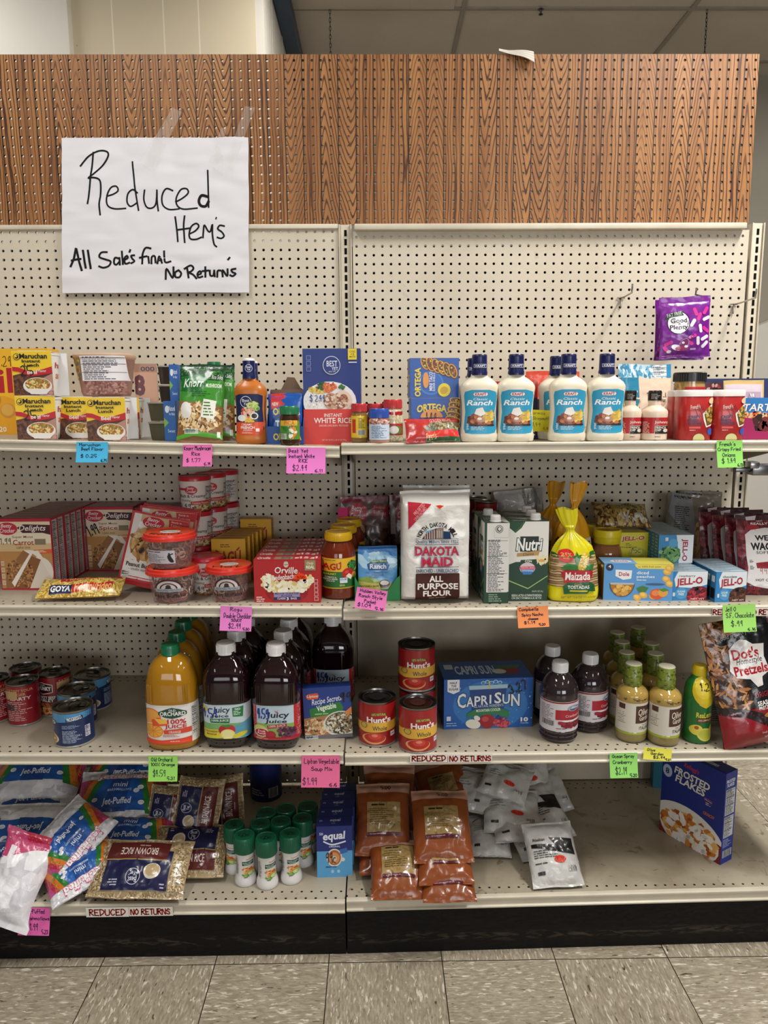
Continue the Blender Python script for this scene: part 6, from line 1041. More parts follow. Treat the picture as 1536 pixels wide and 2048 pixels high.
# --- dark red pouches at the right end
def jerky():
    c = Cv(1310, 300, 1800, 990).rect(1310, 300, 1800, 990, '5a1420').spk(1550, 640, 245, 340, 420, ['6a1a26', '7a222e', '4a0f18', '86303a'], 12, 3, 2.6, True).rect(1310, 300, 1800, 345, '3a0a12').poly([(1395, 315), (1490, 300), (1480, 340), (1400, 345)], 'c8bcc0').T('NEXT', 1490, 345, 1545, 356, 'e8c8cc', .01).T('REALLY', 1436, 364, 1590, 384, 'f0dcdc', .02).ell(1455, 410, 55, 26, 'a02030').poly([(1380, 470), (1430, 430), (1560, 410), (1800, 440), (1800, 960), (1560, 935), (1430, 915), (1362, 880), (1385, 760), (1375, 640)], 'dcd8d6')
    c.T('WE', 1462, 476, 1580, 524, '1c1a1c', .04).T('WAGE', 1418, 540, 1640, 606, '1c1a1c', .045).T('SOFT', 1464, 614, 1580, 638, '2a2628', .012).poly([(1455, 715), (1600, 700), (1720, 720), (1720, 770), (1460, 760)], '8a1c28').H('99', 1480, 760, 1545, 810, 'a02830', 4).T('HOT ONES', 1440, 850, 1620, 872, '2a2628', .02).fine(1400, 690, 1440, 715, 3, '5a5254', .5).fine(1400, 740, 1445, 775, 3, '5a5254', .5).T('SNACK', 1370, 925, 1490, 948, 'a8283c', .02).T('WAY', 1390, 952, 1470, 974, 'a8283c', .02); return c
jc = jerky()
for i, (x0, yt, y, lab) in enumerate(((1484, 1030, None, 'dark red snack pouch nearest the front at the right end'), (1458, 1023, -.36, 'dark red snack pouch, second from the front at the right end'), (1434, 1019, -.31, 'dark red snack pouch, third from the front at the right end'), (1405, 1004, -.26, 'dark red snack pouch at the back of the row at the right end'))):
    if i == 0: a, W, L, ln = FB(1484, 1594, yt, 1190, 2, .05); W1, L1 = W, L; Z0 = a.z
    else: a = Vector((aty(x0, 1100, y).x+W1/2, y, Z0))
    single('snack_pouch', bag(W1, L1, .03, '4f121d', jc, 'doy', 'film', .0025, (.02, .05), seed=70+i), lab, 'pouch', a, 'dark red snack pouches', -.03+.02*i, ln, .02*(i % 2))
# ================================================================ THIRD SHELF, left bay
z = 0
def cans(name, group, mk, spots, k, kind='can'):
    o = None
    for x0, x1, yt, yb, lab, yaw, zo in spots:
        X, Y, zz, W, H = FC(x0, x1, yt, yb, k, None, zo)
        if o is None:
            o = t = thing(name, lab, kind, group); mk(W/2, H).build('can_body', t); pull(t, W/2, H); t['_h'] = H; o_h = H
        else: t = dup(o, lab)
        put(t, (X, Y, zz), yaw)
def chunky(r, H):
    c = Cv(285, 430, 500, 765).rect(285, 430, 500, 765, '84121f').poly([(300, 490), (345, 470), (425, 490), (425, 560), (345, 580), (290, 560)], 'e0d4d0').poly([(305, 494), (345, 476), (420, 494), (420, 556), (345, 574), (295, 556)], '3a1014').T("Campbell's", 308, 486, 372, 504, 'e8dcd4', .006, .3).T('CHUNKY', 290, 506, 414, 542, 'eee6e0', .035).rect(290, 585, 500, 645, '3a1014').T('HEARTY BEEF', 296, 592, 440, 616, 'e8e0d4', .02).T('BARLEY', 300, 618, 430, 644, 'e8e0d4', .02).rect(300, 650, 440, 765, '5a2a1c').spk(370, 710, 65, 50, 70, ['a85a34', 'c88a4c', '3a1a10', '8a3a24', 'd8a868'], 11, 3, 1.3).rect(450, 470, 500, 540, 'b89a6a')
    b = can(r, H, '84121f', c, '8a867e', '55524c'); s = Cv(0, 0, 100, 140).rect(0, 0, 100, 140, '8e1624').T('SATISFY YOUR', 10, 10, 90, 20, 'c8a468', .01).T('HUNGER', 10, 24, 70, 34, 'c8a468', .01).T('HEARTY', 10, 38, 84, 50, 'e4dcd0', .02).fine(8, 56, 92, 130, 11, 'd8a8a8', .4)
    b.art(s, r*1.9, H-.012, lambda u, v, o: (lambda q: (-q[1], q[0], q[2]))(wrap([(r*.986, 0), (r*.986, H)])(u, v, o)), 'gloss', .0034, dl=.000045, v0=.006); return b
cans('soup_can', 'red soup cans', chunky, ((82, 142, 1342, 1434, 'red soup can facing out, right of the other red cans', -.05, None), (14, 82, 1357, 1455, 'red soup can with its back label turned to the front', -1.35, None), (-45, 22, 1352, 1450, 'red soup can cut off by the left edge of the picture', -.6, None), (24, 84, 1334, 1424, 'red soup can behind the one with its back label showing', .4, None)), 3)
def prog(r, H):
    c = Cv(535, 430, 785, 755).rect(535, 430, 785, 755, '1c3a6a').rect(535, 430, 785, 500, '5a9cc8').poly([(560, 500), (760, 500), (770, 560), (550, 560)], '15284c').T('PROGRESSO', 570, 508, 756, 545, 'eef0f2', .03).T('CHICKEN & DUMPLINGS', 580, 570, 740, 610, 'a8c4dc', .005).ell(700, 690, 70, 66, 'd8d4cc').ell(700, 690, 62, 58, 'b88a4c').spk(700, 690, 56, 50, 40, ['e0c088', 'f0dcb0', 'c8803c', '8a6a34'], 12, 3, 1.2)
    b = can(r, H, '1c3a6a', c, '9a968e', '66635c'); s = Cv(407, 640, 668, 970).rect(407, 640, 668, 970, '182c56').poly([(407, 640), (668, 640), (668, 700), (407, 740)], '4f90c0').poly([(530, 690), (632, 670), (634, 700), (530, 720)], '101c38').T('PROGRESSO', 538, 676, 626, 712, 'eef0f2', .02, 0, -.18).fine(500, 760, 660, 800, 3, '9ab4cc', .35).fine(500, 815, 640, 945, 11, 'b4c4d8', .4, 4).facts(640, 790, 662, 905, 8, 'dde', '333').ell(420, 920, 30, 70, 'c89a5c')
    b.art(s, r*1.92, H-.012, lambda u, v, o: (lambda q: (-q[1], q[0], q[2]))(wrap([(r*.986, 0), (r*.986, H)])(u, v, o)), 'gloss', .0034, dl=.000045, v0=.006); return b
cans('soup_can', 'blue soup cans', prog, ((152, 221, 1346, 1424, 'blue soup can at the back with a bowl pictured on it', -.3, None), (111, 185, 1398, 1496, 'blue soup can standing out at the front', -1.5, None), (120, 191, 1374, 1458, 'blue soup can between the front and the back blue cans', -1.2, None)), 3)
# --- juice bottles
def juice(Hh, r, col, fr, cv, vb, vt, capc, sy=.86, ex=2.8, caph=.905, cr=.36, ribs=True, hand=None):
    P = [(r*a, Hh*b, col) for a, b in fr]; b = B(); b.lathe(P, 'liquid', 48, sy, ex); lbl(b, P, cv, r*1.99, vb*Hh, (vt-vb)*Hh, sy, ex)
    if ribs:
        for s in (-1, 1):
            for k in range(3): b.tube([(s*r*(.62+.07*k), -r*sy*(.965-.05*k)-.0005, Hh*(vt+.02)), (s*r*(.62+.07*k), -r*sy*(.965-.05*k)-.0005, Hh*(vt+.2))], .0012, col, 'liquid', 6)
    c = B(); q = r*cr; c.lathe([(q*1.03, Hh*caph, capc), (q*1.03, Hh*(caph+.015), capc), (q, Hh*(caph+.02), capc), (q, Hh*.985, capc), (q*.93, Hh, capc), (0, Hh, capc)], 'plastic', 36)
    for i in range(44): a = 2*PI*i/44; c.box(q*math.cos(a), q*math.sin(a), Hh*(caph+.022), .0011, .0011, Hh*(.955-caph), capc, 'plastic')
    return b, c
OJ = ((.78, 0), (.93, .012), (1., .05), (1., .09), (.985, .1), (.985, .44), (1., .455), (1., .5), (.985, .56), (.955, .65), (.87, .745), (.76, .81), (.6, .86), (.44, .89), (.35, .905), (.33, .92))
c = Cv(1078, 635, 1448, 955).rect(1078, 635, 1448, 955, 'eae6e2').ell(1140, 740, 72, 76, 'e07a24').ell(1140, 740, 64, 68, 'f0a850').ell(1150, 850, 80, 64, 'f4e4c4').ell(1150, 850, 74, 58, 'e88a2c')
for i in range(10): a = i*PI/5; c.poly([(1150+8*math.cos(a), 850+6*math.sin(a)), (1150+68*math.cos(a-.26), 850+53*math.sin(a-.26)), (1150+68*math.cos(a+.26), 850+53*math.sin(a+.26))], 'f4b04c')
c.poly([(1140, 760), (1190, 735), (1255, 760), (1255, 800), (1150, 810)], 'e85a2c').poly([(1160, 745), (1250, 750), (1255, 785), (1200, 790)], 'f4c050').poly([(1195, 690), (1245, 668), (1290, 655), (1340, 668), (1388, 690), (1388, 715), (1340, 735), (1290, 745), (1240, 735), (1195, 712)], '1a4a38').T('OLD', 1268, 668, 1316, 686, 'eef', .02).T('ORCHARD', 1206, 688, 1380, 722, 'f2f2ea', .025).T('100%', 1256, 750, 1382, 790, 'c8242c', .025).T('JUICE', 1236, 795, 1384, 834, 'c8242c', .025).poly([(1225, 840), (1412, 825), (1412, 868), (1230, 872)], 'd8482c').T('ORANGE', 1262, 846, 1344, 866, 'f4e0d4', .015).fine(1220, 878, 1360, 900, 3, 'c86a50', .45).poly([(1078, 915), (1210, 925), (1412, 905), (1412, 955), (1078, 955)], 'e0482a').fine(1270, 930, 1380, 942, 1, 'f4d4c4', .5).facts(1415, 660, 1448, 900, 16, 'd8d4d0', '445')
X, Y, z, W, H = FC(294, 397, 1287, 1507, 3); oj = juice(H, W/2, 'a87616', OJ, c, .075, .46, '157048', .8, 2.6, .9, .34)
_o = None
for i, (px, y) in enumerate(((346, Y), (360, Y+.098), (374, Y+.196), (388, Y+.294))):
    l = 'green-capped orange juice bottle, %s of its row' % ('front', 'second', 'third', 'rearmost')[i]
    if _o is None: t = _o = thing('juice_bottle', l, 'bottle', 'orange juice bottles'); oj[0].build('bottle', t); oj[1].build('cap', t)
    else: t = dup(_o, l)
    put(t, (aty(px, 1400, y).x, y, z), .02)
JJ = ((.76, 0), (.86, .015), (.96, .06), (1., .1), (1., .112), (.985, .12), (.985, .44), (1., .45), (.99, .64), (.96, .69), (.88, .74), (.74, .79), (.56, .84), (.44, .87), (.40, .9), (.38, .92))
def jj(kind):
    c = Cv(450, 640, 780, 895) if kind else Cv(795, 640, 1125, 905)
    if kind:
        c.rect(450, 640, 780, 895, 'c8d8e0').rect(450, 780, 780, 830, '7ab06a').rect(450, 825, 780, 895, '3a7a3a').poly([(640, 820), (780, 760), (780, 895), (600, 895)], '5aa0b8').T('Juicy', 532, 655, 652, 712, '1c2a3a', .02, .1).T('Juice', 520, 712, 640, 742, '1c2a3a', .02, .1).poly([(510, 745), (648, 742), (645, 778), (515, 775)], '1f6a3c').T('100% JUICE', 522, 750, 640, 770, 'e8f0e4', .02).poly([(665, 665), (740, 655), (735, 735), (668, 730)], '2a7a44').T('NO', 684, 668, 720, 684, 'eef', .02).fine(674, 690, 730, 725, 3, 'c8e0cc', .5).poly([(453, 825), (575, 825), (590, 890), (453, 890)], 'e0c83a').T('STRAWBERRY', 468, 834, 572, 848, '2a3a1a', .015).T('BANANA', 484, 854, 556, 868, '2a3a1a', .015).ell(605, 830, 36, 38, 'b8202c').ell(648, 830, 34, 38, 'c8283a').ell(630, 862, 50, 38, 'e8dc7a').ell(630, 862, 40, 30, 'f0e8a0').poly([(585, 798), (640, 790), (660, 800), (620, 812)], '3a8a3a').ell(710, 870, 50, 18, 'd8c83a', -.3).rect(455, 660, 498, 690, 'd8c03a').H('4.59', 465, 670, 560, 735, '1c3a9a', 8)
    else:
        c.rect(795, 640, 1125, 905, 'bcd0dc').rect(795, 640, 832, 905, 'c0242c').rect(1088, 640, 1125, 905, 'c0242c').rect(832, 780, 1088, 905, '8ab05a').T('Juicy', 900, 690, 1060, 748, '1c2030', .025, .1).T('Juice', 890, 748, 1042, 784, '1c2030', .025, .1).poly([(905, 795), (1040, 780), (1042, 805), (910, 822)], 'a8283a').T('100% JUICE', 918, 790, 1032, 812, 'e8d8d8', .012, 0, -.1).ell(860, 840, 52, 46, 'c8d070', .6).ell(866, 850, 50, 32, 'f0e4e4').ell(866, 850, 46, 28, 'b81c2a').T('Fruit', 842, 832, 894, 848, 'f4e8e8', .015).T('Punch', 838, 850, 896, 866, 'f4e8e8', .015).ell(930, 870, 36, 34, 'a82434').spk(1040, 850, 60, 44, 60, ['4a1c3a', '6a2a50', '3a1430', '7a3a60'], 12, 3, 1.1).poly([(958, 672), (975, 690), (968, 694)], 'c83a2a').poly([(985, 668), (978, 692), (972, 692)], 'c83a2a').rect(795, 886, 1125, 905, 'a81c28').fine(810, 890, 940, 902, 2, 'e8c0c0', .5).H('4.59', 846, 664, 918, 740, '1c3a9a', 9)
    return c
X, Y, z, W, H = FC(409, 503, 1284, 1502, 3); dark = '1a060c'
ja = juice(H, W/2, dark, JJ, jj(1), .112, .45, 'e4e2e0', .86, 3.2, .895, .4); jb = juice(H, W/2, dark, JJ, jj(0), .112, .45, 'e4e2e0', .86, 3.2, .895, .4)
_a = _b = None
row = [(456, Y, 1, 'dark juice bottle with the strawberry banana label, front row'), (478, Y+.105, 1, 'dark juice bottle directly behind the strawberry banana one'), (498, Y+.21, 1, 'dark juice bottle third behind the strawberry banana one')]
Xb, Yb, _, _, _ = FC(508, 602, 1286, 1504, 3)
row += [(555, Yb, 0, 'dark fruit punch bottle beside the soup mix box, front row'), (570, Yb+.105, 0, 'dark fruit punch bottle directly behind the front one'), (582, Yb+.21, 0, 'dark fruit punch bottle third from the front'), (590, Yb+.31, 0, 'dark fruit punch bottle at the very back of its row'), (668.5, -.215, 0, 'dark fruit punch bottle standing behind the soup mix box')]
for px, y, kd, l in row:
    s = _a if kd else _b
    if s is None:
        t = thing('juice_bottle', l, 'bottle', 'dark juice bottles'); q = ja if kd else jb; q[0].build('bottle', t); q[1].build('cap', t)
        if kd: _a = t
        else: _b = t
    else: t = dup(s, l)
    put(t, (aty(px, 1400, y).x, y, Z3(aty(px, 1400, y).x)), .03 if kd else -.02)
# --- soup mix box
X, Y, z, W, H = F(608, 704, 1378, 1478, 3); D = .038
c = Cv(1150, 545, 1475, 895).rect(1150, 545, 1475, 895, '1c3a8a').poly([(1170, 595), (1190, 585), (1250, 582), (1258, 600), (1250, 622), (1185, 624), (1172, 612)], 'd8582c').T('Lipton', 1178, 592, 1252, 616, 'f4e8dc', .015).T('Recipe Secrets', 1206, 612, 1412, 664, 'eef2f8', .004, .3, -.12).poly([(1190, 690), (1330, 660), (1400, 650), (1420, 690), (1410, 730), (1195, 750)], '2a7a34').T('Vegetable', 1240, 660, 1372, 712, 'eef4e8', .02, 0, -.14).fine(1225, 722, 1385, 738, 1, '9ac48a', .5)
c.poly([(1150, 752), (1475, 720), (1475, 895), (1150, 895)], 'a87a4c').spk(1220, 820, 80, 60, 200, ['d8b080', 'c8603c', '8a9a4a', 'e8d0a8', '7a4a2c', 'b88a5c'], 9, 3, 1.6).ell(1400, 800, 120, 88, 'dcd8d0').ell(1400, 796, 108, 76, '5a5a48').spk(1400, 796, 100, 70, 300, ['c8c4a8', '3a3a2c', '8a8a6a', 'e0dcc8', '2a2a20', 'a8764c'], 6, 4, 1.8).poly([(1430, 720), (1475, 685), (1475, 730), (1445, 745)], 'e0843a').rect(1150, 872, 1475, 895, '6a6a70').facts(1155, 868, 1240, 894, 2, 'c8ccd0', '345').H('99', 1395, 590, 1475, 650, '0c0c14', 10)
single('soup_mix_box', carton(W, D, H, {'front': '1c3a8a', 'left': 'b8b4b0', 'bottom': '6a6a70'}, c), 'blue vegetable soup mix box leaning in front of a dark juice bottle', 'box', (X, Y+D/2+.004, z), None, .06, .05, -.03)
# ================================================================ THIRD SHELF, right bay
def hunts(r, H):
    c = Cv(410, 665, 707, 1065).rect(410, 665, 707, 1065, '9c1a1c').poly([(515, 775), (520, 752), (575, 740), (635, 748), (640, 772), (578, 762)], '3a3a1a').T('100% NATURAL', 522, 745, 634, 770, 'd8c860', .015, 0, 0, 6).T("Hunt's", 484, 785, 668, 842, 'f4ece6', .035).poly([(410, 862), (460, 845), (707, 838), (707, 925), (470, 942), (410, 930)], 'e0b040').T('Whole', 528, 876, 640, 920, '2a3a30', .015).ell(462, 876, 26, 30, '7a5a20').ell(462, 876, 20, 24, 'c8a850').ell(540, 1000, 92, 56, 'e0a068').ell(545, 992, 82, 46, 'b8281c').ell(545, 978, 50, 30, 'cc4030').ell(545, 968, 24, 14, 'e08870').rect(665, 945, 694, 992, 'e4e4e8').T('GMO', 668, 962, 692, 976, '2a3a6a', .01)
    return can(r, H, '951819', c, '8a8884', '4a4a4c')
X, Y, z, W, H = FC(797, 874, 1402, 1508, 3); hk = hunts(W/2, H); _h = None
X2, Y2, _, W2, H2 = FC(716, 793, 1392, 1495, 3)
Xt, Yt, _, _, _ = FC(796, 872, 1292, 1392, 3, None, z+H)
for X_, Y_, zz, l, yw in ((X, Y, z, 'whole tomato can at the front, right of its neighbour', 0.1), (X2, Y2, z, 'whole tomato can standing alone at the left end of the right bay', -.05), (Xt, Y+W+.003, z+H+.0005, 'whole tomato can on top of the rear can', -.06), (Xt+.002, Y+W+.003, z, 'whole tomato can hidden underneath the stacked one', .3)):
    if _h is None: _h = t = thing('tomato_can', l, 'can', 'cans of whole tomatoes'); hk.build('can_body', t); o = B(); o.lathe([(W*.2, H-.0036, '565658'), (W*.2, H-.003, '66666a'), (W*.1, H-.003, '5a5a5c'), (0, H-.0032, '505052')], 'metal', 30); o.build('lid_ring', t)
    else: t = dup(_h, l)
    put(t, (X_, Y_, zz), yw)
# --- juice pouch box
X, Y, z, W, H = F(885, 1064, 1357, 1456, 3); D = .13
c = Cv(750, 485, 1438, 868).rect(750, 485, 1438, 868, '1d5cae').ell(1110, 690, 290, 190, '2f78c0')
r = random.Random(5)
for i in range(90): x, y = r.uniform(860, 1430), r.uniform(495, 850); c.ell(x, y, r.uniform(2, 6), r.uniform(3, 9), ('4f98d4', '8cc4e8', '3a84c8')[i % 3], .4)
c.poly([(945, 540), (1235, 535), (1210, 720), (965, 720)], '1a3f84').poly([(940, 535), (1240, 530), (1238, 560), (945, 566)], 'a8c8dc')
for i in range(5): c.ell(1050+i*32, 515-8*(i % 2), 18, 14, '9ccce8').ell(1050+i*32, 517-8*(i % 2), 12, 9, '2f78c0')
c.stroke([(1096, 505), (1098, 560)], 9, 'd8c040', False).rect(775, 485, 868, 575, 'eef0f2').poly([(775, 575), (868, 575), (822, 594)], 'eef0f2').T('HALF', 793, 500, 850, 518, '1c2a4a', .025).T('THE', 803, 524, 843, 541, '1c2a4a', .025).T('SUGAR', 785, 548, 860, 566, '1c2a4a', .025)
for q, cc_ in ((6, '2a3f6a'), (0, 'eaf0f4')):
    for ch, x0, x1, y0, y1 in (('C', 852, 918, 592, 704), ('A', 922, 978, 620, 696), ('P', 984, 1030, 616, 690), ('R', 1036, 1090, 612, 682), ('I', 1100, 1114, 608, 676), ('S', 1138, 1192, 590, 676), ('U', 1200, 1258, 606, 682), ('N', 1268, 1334, 606, 700)): c.T(ch, x0-q, y0-q*.6, x1+q, y1+q, cc_, .02+q*.003)
c.T('ALL NATURAL INGREDIENTS', 978, 682, 1208, 702, 'c8dcec', .005, 0, -.03).poly([(925, 750), (980, 720), (1160, 702), (1255, 740), (1250, 790), (1150, 760), (980, 770), (930, 785)], '2f7a4a').T('MOUNTAIN COOLER', 998, 714, 1186, 736, 'e8f2e8', .015, 0, -.04).ell(1085, 812, 62, 54, '9a2028').ell(1070, 795, 26, 20, 'c04a48').ell(975, 830, 58, 36, 'e8e6d8', .2).ell(1005, 785, 26, 18, 'e8e6d8', .5).spk(1200, 825, 60, 32, 40, ['c03a4a', 'a82438', 'd85a64'], 12, 3, 1.1).ell(1170, 785, 18, 16, '2a3a7a').T('10', 1344, 788, 1404, 822, 'f2f4f6', .05).T('POUCHES', 1344, 828, 1404, 838, 'dfe8f0', .01).fine(768, 815, 900, 850, 2, '8ab4dc', .45).rect(770, 765, 802, 800, 'c8d8e8').H('3.27', 1250, 520, 1385, 590, '10101c', 9, -.3)
tp = Cv(0, 0, 100, 45).rect(0, 0, 100, 45, '1a5098').T('CAPRI SUN', 16, 12, 62, 34, 'c8d8e4', .03).rect(5, 8, 15, 20, 'c8d4dc').ell(78, 26, 12, 9, '8a2028').ell(66, 28, 8, 6, 'd8d8cc').poly([(62, 14), (95, 12), (90, 20), (66, 22)], '2f7a4a')
single('juice_pouch_box', carton(W, D, H, {'front': '1d5cae', 'left': '123a78'}, c, None, tp), 'blue box of ten juice pouches standing right of the tomato cans', 'box', (X, Y+D/2, z), None, .05)
# --- cranberry juice
CR = ((.8, 0), (.92, .015), (.98, .05), (.93, .075), (.98, .1), (.94, .125), (1., .155), (1., .16), (.985, .165), (.985, .55), (1., .56), (1., .61), (.97, .66), (.9, .72), (.77, .78), (.6, .83), (.47, .855), (.42, .875), (.4, .89))
c = Cv(125, 495, 358, 735).rect(125, 495, 358, 735, 'd0ccd0').rect(200, 560, 358, 640, 'a81c2c').rect(125, 498, 358, 510, '8a1420').fine(132, 530, 195, 700, 14, '6a6470', .4, 4).bars(132, 650, 196, 690, 'c8c4c8').ell(308, 552, 38, 24, '1a2c5c').ell(308, 552, 34, 20, 'e0e4ec').ell(308, 552, 30, 17, '1a2c5c').T('OceanSpray', 280, 546, 338, 560, 'eef', .01).poly([(285, 548), (300, 538), (320, 540), (334, 548)], 'c8d4e4').T('Cranberry', 258, 598, 356, 626, 'e8c4c8', .006).spk(290, 670, 66, 32, 60, ['7a1424', '9a2034', '5a0c18'], 11, 3, 1.05).poly([(200, 640), (260, 655), (300, 640), (358, 650), (358, 640)], 'e4e0e4').fine(205, 706, 300, 716, 1, '6a3040', .5)
X, Y, z, W, H = FC(1080, 1156, 1322, 1489, 3); cj = juice(H, W/2, '2c2226', CR, c, .165, .555, 'e4e4e6', 1., 2., .87, .41, False); _q = None
for x0, x1, yt, yb, l in ((1080, 1156, 1322, 1489, 'cranberry juice bottle at the front, its white side label turned left'), (1142, 1214, 1308, 1468, 'cranberry juice bottle at the right, a little behind'), (1068, 1138, 1297, 1447, 'cranberry juice bottle at the back left, beside the blue pouch box')):
    X, Y, zz, _, _ = FC(x0, x1, yt, yb, 3)
    if _q is None: _q = t = thing('juice_bottle', l, 'bottle', 'cranberry juice bottles'); cj[0].build('bottle', t); cj[1].build('cap', t)
    else: t = dup(_q, l)
    put(t, (X, Y, zz), -.05 if x0 == 1080 else .25)
# --- salad dressing with leafy caps
X, Y, z, W, H = FC(1298, 1360, 1331, 1495, 3); r = W/2
OG = [(r*a, H*b, cc_) for a, b, cc_ in ((.86, 0, '7a7048'), (.95, .012, '7a7048'), (1., .04, '8a7c4a'), (1., .12, '9aa63a'), (1., .145, '9aa63a'), (.985, .15, 'd8d2c4'), (.985, .53, 'b0924a'), (1., .54, 'b0924a'), (1., .6, 'b0924a'), (.96, .64, 'b0924a'), (.8, .68, 'b0924a'), (.6, .71, 'b0924a'), (.5, .73, 'b0924a'))]
b = B(); b.lathe(OG, 'liquid', 40)
c = Cv(803, 555, 990, 750).rect(803, 555, 990, 750, 'd6d0c4').fine(808, 620, 850, 700, 7, '8a8478', .4, 4).rect(812, 565, 838, 600, '4a2c20').rect(895, 572, 985, 688, '4a2c20').T('Olive', 910, 592, 978, 636, 'e8e0d0', .006, .2).T('Garden', 918, 636, 984, 670, 'e8e0d0', .006, .2).T('Signature', 935, 694, 985, 706, '6a7a3a', .004).T('ITALIAN', 918, 710, 984, 732, '3a4a2a', .02)
lbl(b, OG, c, W, .15*H, .385*H); b.art(Cv(0, 0, 60, 20).spk(30, 10, 24, 5, 16, ['4a3a1c', '6a5a2c'], 2, 3, 1.5), W, .06*H, wrap(OG), 'liquid', .004, v0=.55*H)
k = B(); q = r*.56; CP = [(q*.96, H*.70, '74822e'), (q, H*.71, '74822e'), (q*1.02, H*.84, '7c8a30'), (q*.98, H*.85, '74822e'), (q*.93, H*.99, 'c8c4a8'), (q*.86, H, 'd8d4bc'), (0, H, 'd8d4bc')]; k.lathe(CP, 'gloss', 32)
lf_ = Cv(-50, 0, 50, 100); rr = random.Random(4)
for i in range(46):
    x, y, a = rr.uniform(-48, 48), rr.uniform(6, 94), rr.uniform(-.7, .7)+(0 if i % 2 else PI); s = 7; lf_.poly([(x, y), (x+s*math.cos(a)-3*math.sin(a), y+s*math.sin(a)+3*math.cos(a)), (x+2.2*s*math.cos(a), y+2.2*s*math.sin(a)), (x+s*math.cos(a)+3*math.sin(a), y+s*math.sin(a)-3*math.cos(a))], ('566420', '8fa03c', '45521a')[i % 3])
k.art(lf_, q*1.95, H*.28, wrap(CP), 'gloss', .0034, dl=.00003, v0=.705*H)
_g = None
for x0, x1, yt, yb, l in ((1298, 1360, 1331, 1495, 'leafy-capped dressing bottle nearest the lemon juice'), (1233, 1293, 1326, 1488, 'leafy-capped dressing bottle, front left of the group'), (1262, 1320, 1314, 1462, 'leafy-capped dressing bottle between the two front ones, one step back'), (1206, 1262, 1308, 1459, 'leafy-capped dressing bottle second in the left file'), (1197, 1251, 1291, 1432, 'leafy-capped dressing bottle third in the left file'), (1188, 1240, 1274, 1408, 'leafy-capped dressing bottle last in the left file'), (1254, 1310, 1298, 1436, 'leafy-capped dressing bottle third back in the right file'), (1228, 1282, 1267, 1395, 'leafy-capped dressing bottle at the very back, its cap highest of all')):
    cx = (x0+x1)/2+ (0 if yb > 1480 else 14)
    X, Y, zz, _, _ = FC(cx-W/.0026, cx+W/.0026, yt, yb, 3)
    if _g is None: _g = t = thing('dressing_bottle', l, 'bottle', 'dressing bottles with leafy caps'); b.build('bottle', t); k.build('cap', t)
    else: t = dup(_g, l)
    put(t, (aty(cx, 1420, Y).x, Y, zz), -.1+R.uniform(-.15, .15))
# --- lemon juice
X, Y, z, W, H = FC(1368, 1423, 1329, 1490, 3); r = W/2; gr_ = '1c6a2c'; ye = 'd8be22'
P = [(r*a, H*b, cc_) for a, b, cc_ in ((.85, 0, gr_), (.94, .015, gr_), (.97, .05, gr_), (.93, .12, gr_), (.90, .3, gr_), (.94, .42, gr_), (.98, .5, gr_), (1., .55, gr_), (.98, .66, gr_), (.9, .74, gr_), (.74, .8, gr_), (.5, .84, '2a8a3a'), (.46, .86, '2a8a3a'), (.46, .88, '2a8a3a'))]
t = thing('lemon_juice_bottle', 'green and yellow lemon juice bottle in front of the pretzel pouch', 'bottle'); b = B(); b.lathe(P, 'gloss', 40)
c = Cv(1015, 303, 1183, 800); c.ell(1108, 455, 70, 90, ye).poly([(1042, 480), (1175, 480), (1150, 540), (1112, 560), (1075, 540)], ye).ell(1100, 440, 50, 58, 'e4cc38').H('1.27', 1072, 402, 1158, 446, '1c1c14', 6).T('ReaLemon', 1062, 588, 1182, 624, 'e8d850', .02).poly([(1068, 630), (1172, 626), (1172, 655), (1070, 655)], '6a3418').T('100% LEMON JUICE', 1074, 634, 1168, 650, 'e8d8a8', .008, 0, 0, 2).ell(1068, 705, 34, 34, 'd8c84a').ell(1068, 690, 12, 12, 'a8502a').ell(1120, 735, 52, 42, 'd0c850', .3).ell(1120, 735, 42, 32, 'b8b840', .3).ell(1160, 700, 16, 24, 'c8b840')
b.art(c, W, H, wrap(P), 'gloss', .0034, dl=.000045); b.build('bottle', t); k = B(); q = r*.5; k.lathe([(q*.96, H*.87, ye), (q, H*.88, ye), (q, H*.97, ye), (q*.9, H, ye), (0, H, ye)], 'plastic', 30)
for i in range(30): a = 2*PI*i/30; k.box(q*math.cos(a), q*math.sin(a), H*.885, .0011, .0011, H*.08, ye, 'plastic')
k.build('cap', t); put(t, (X, Y, z))
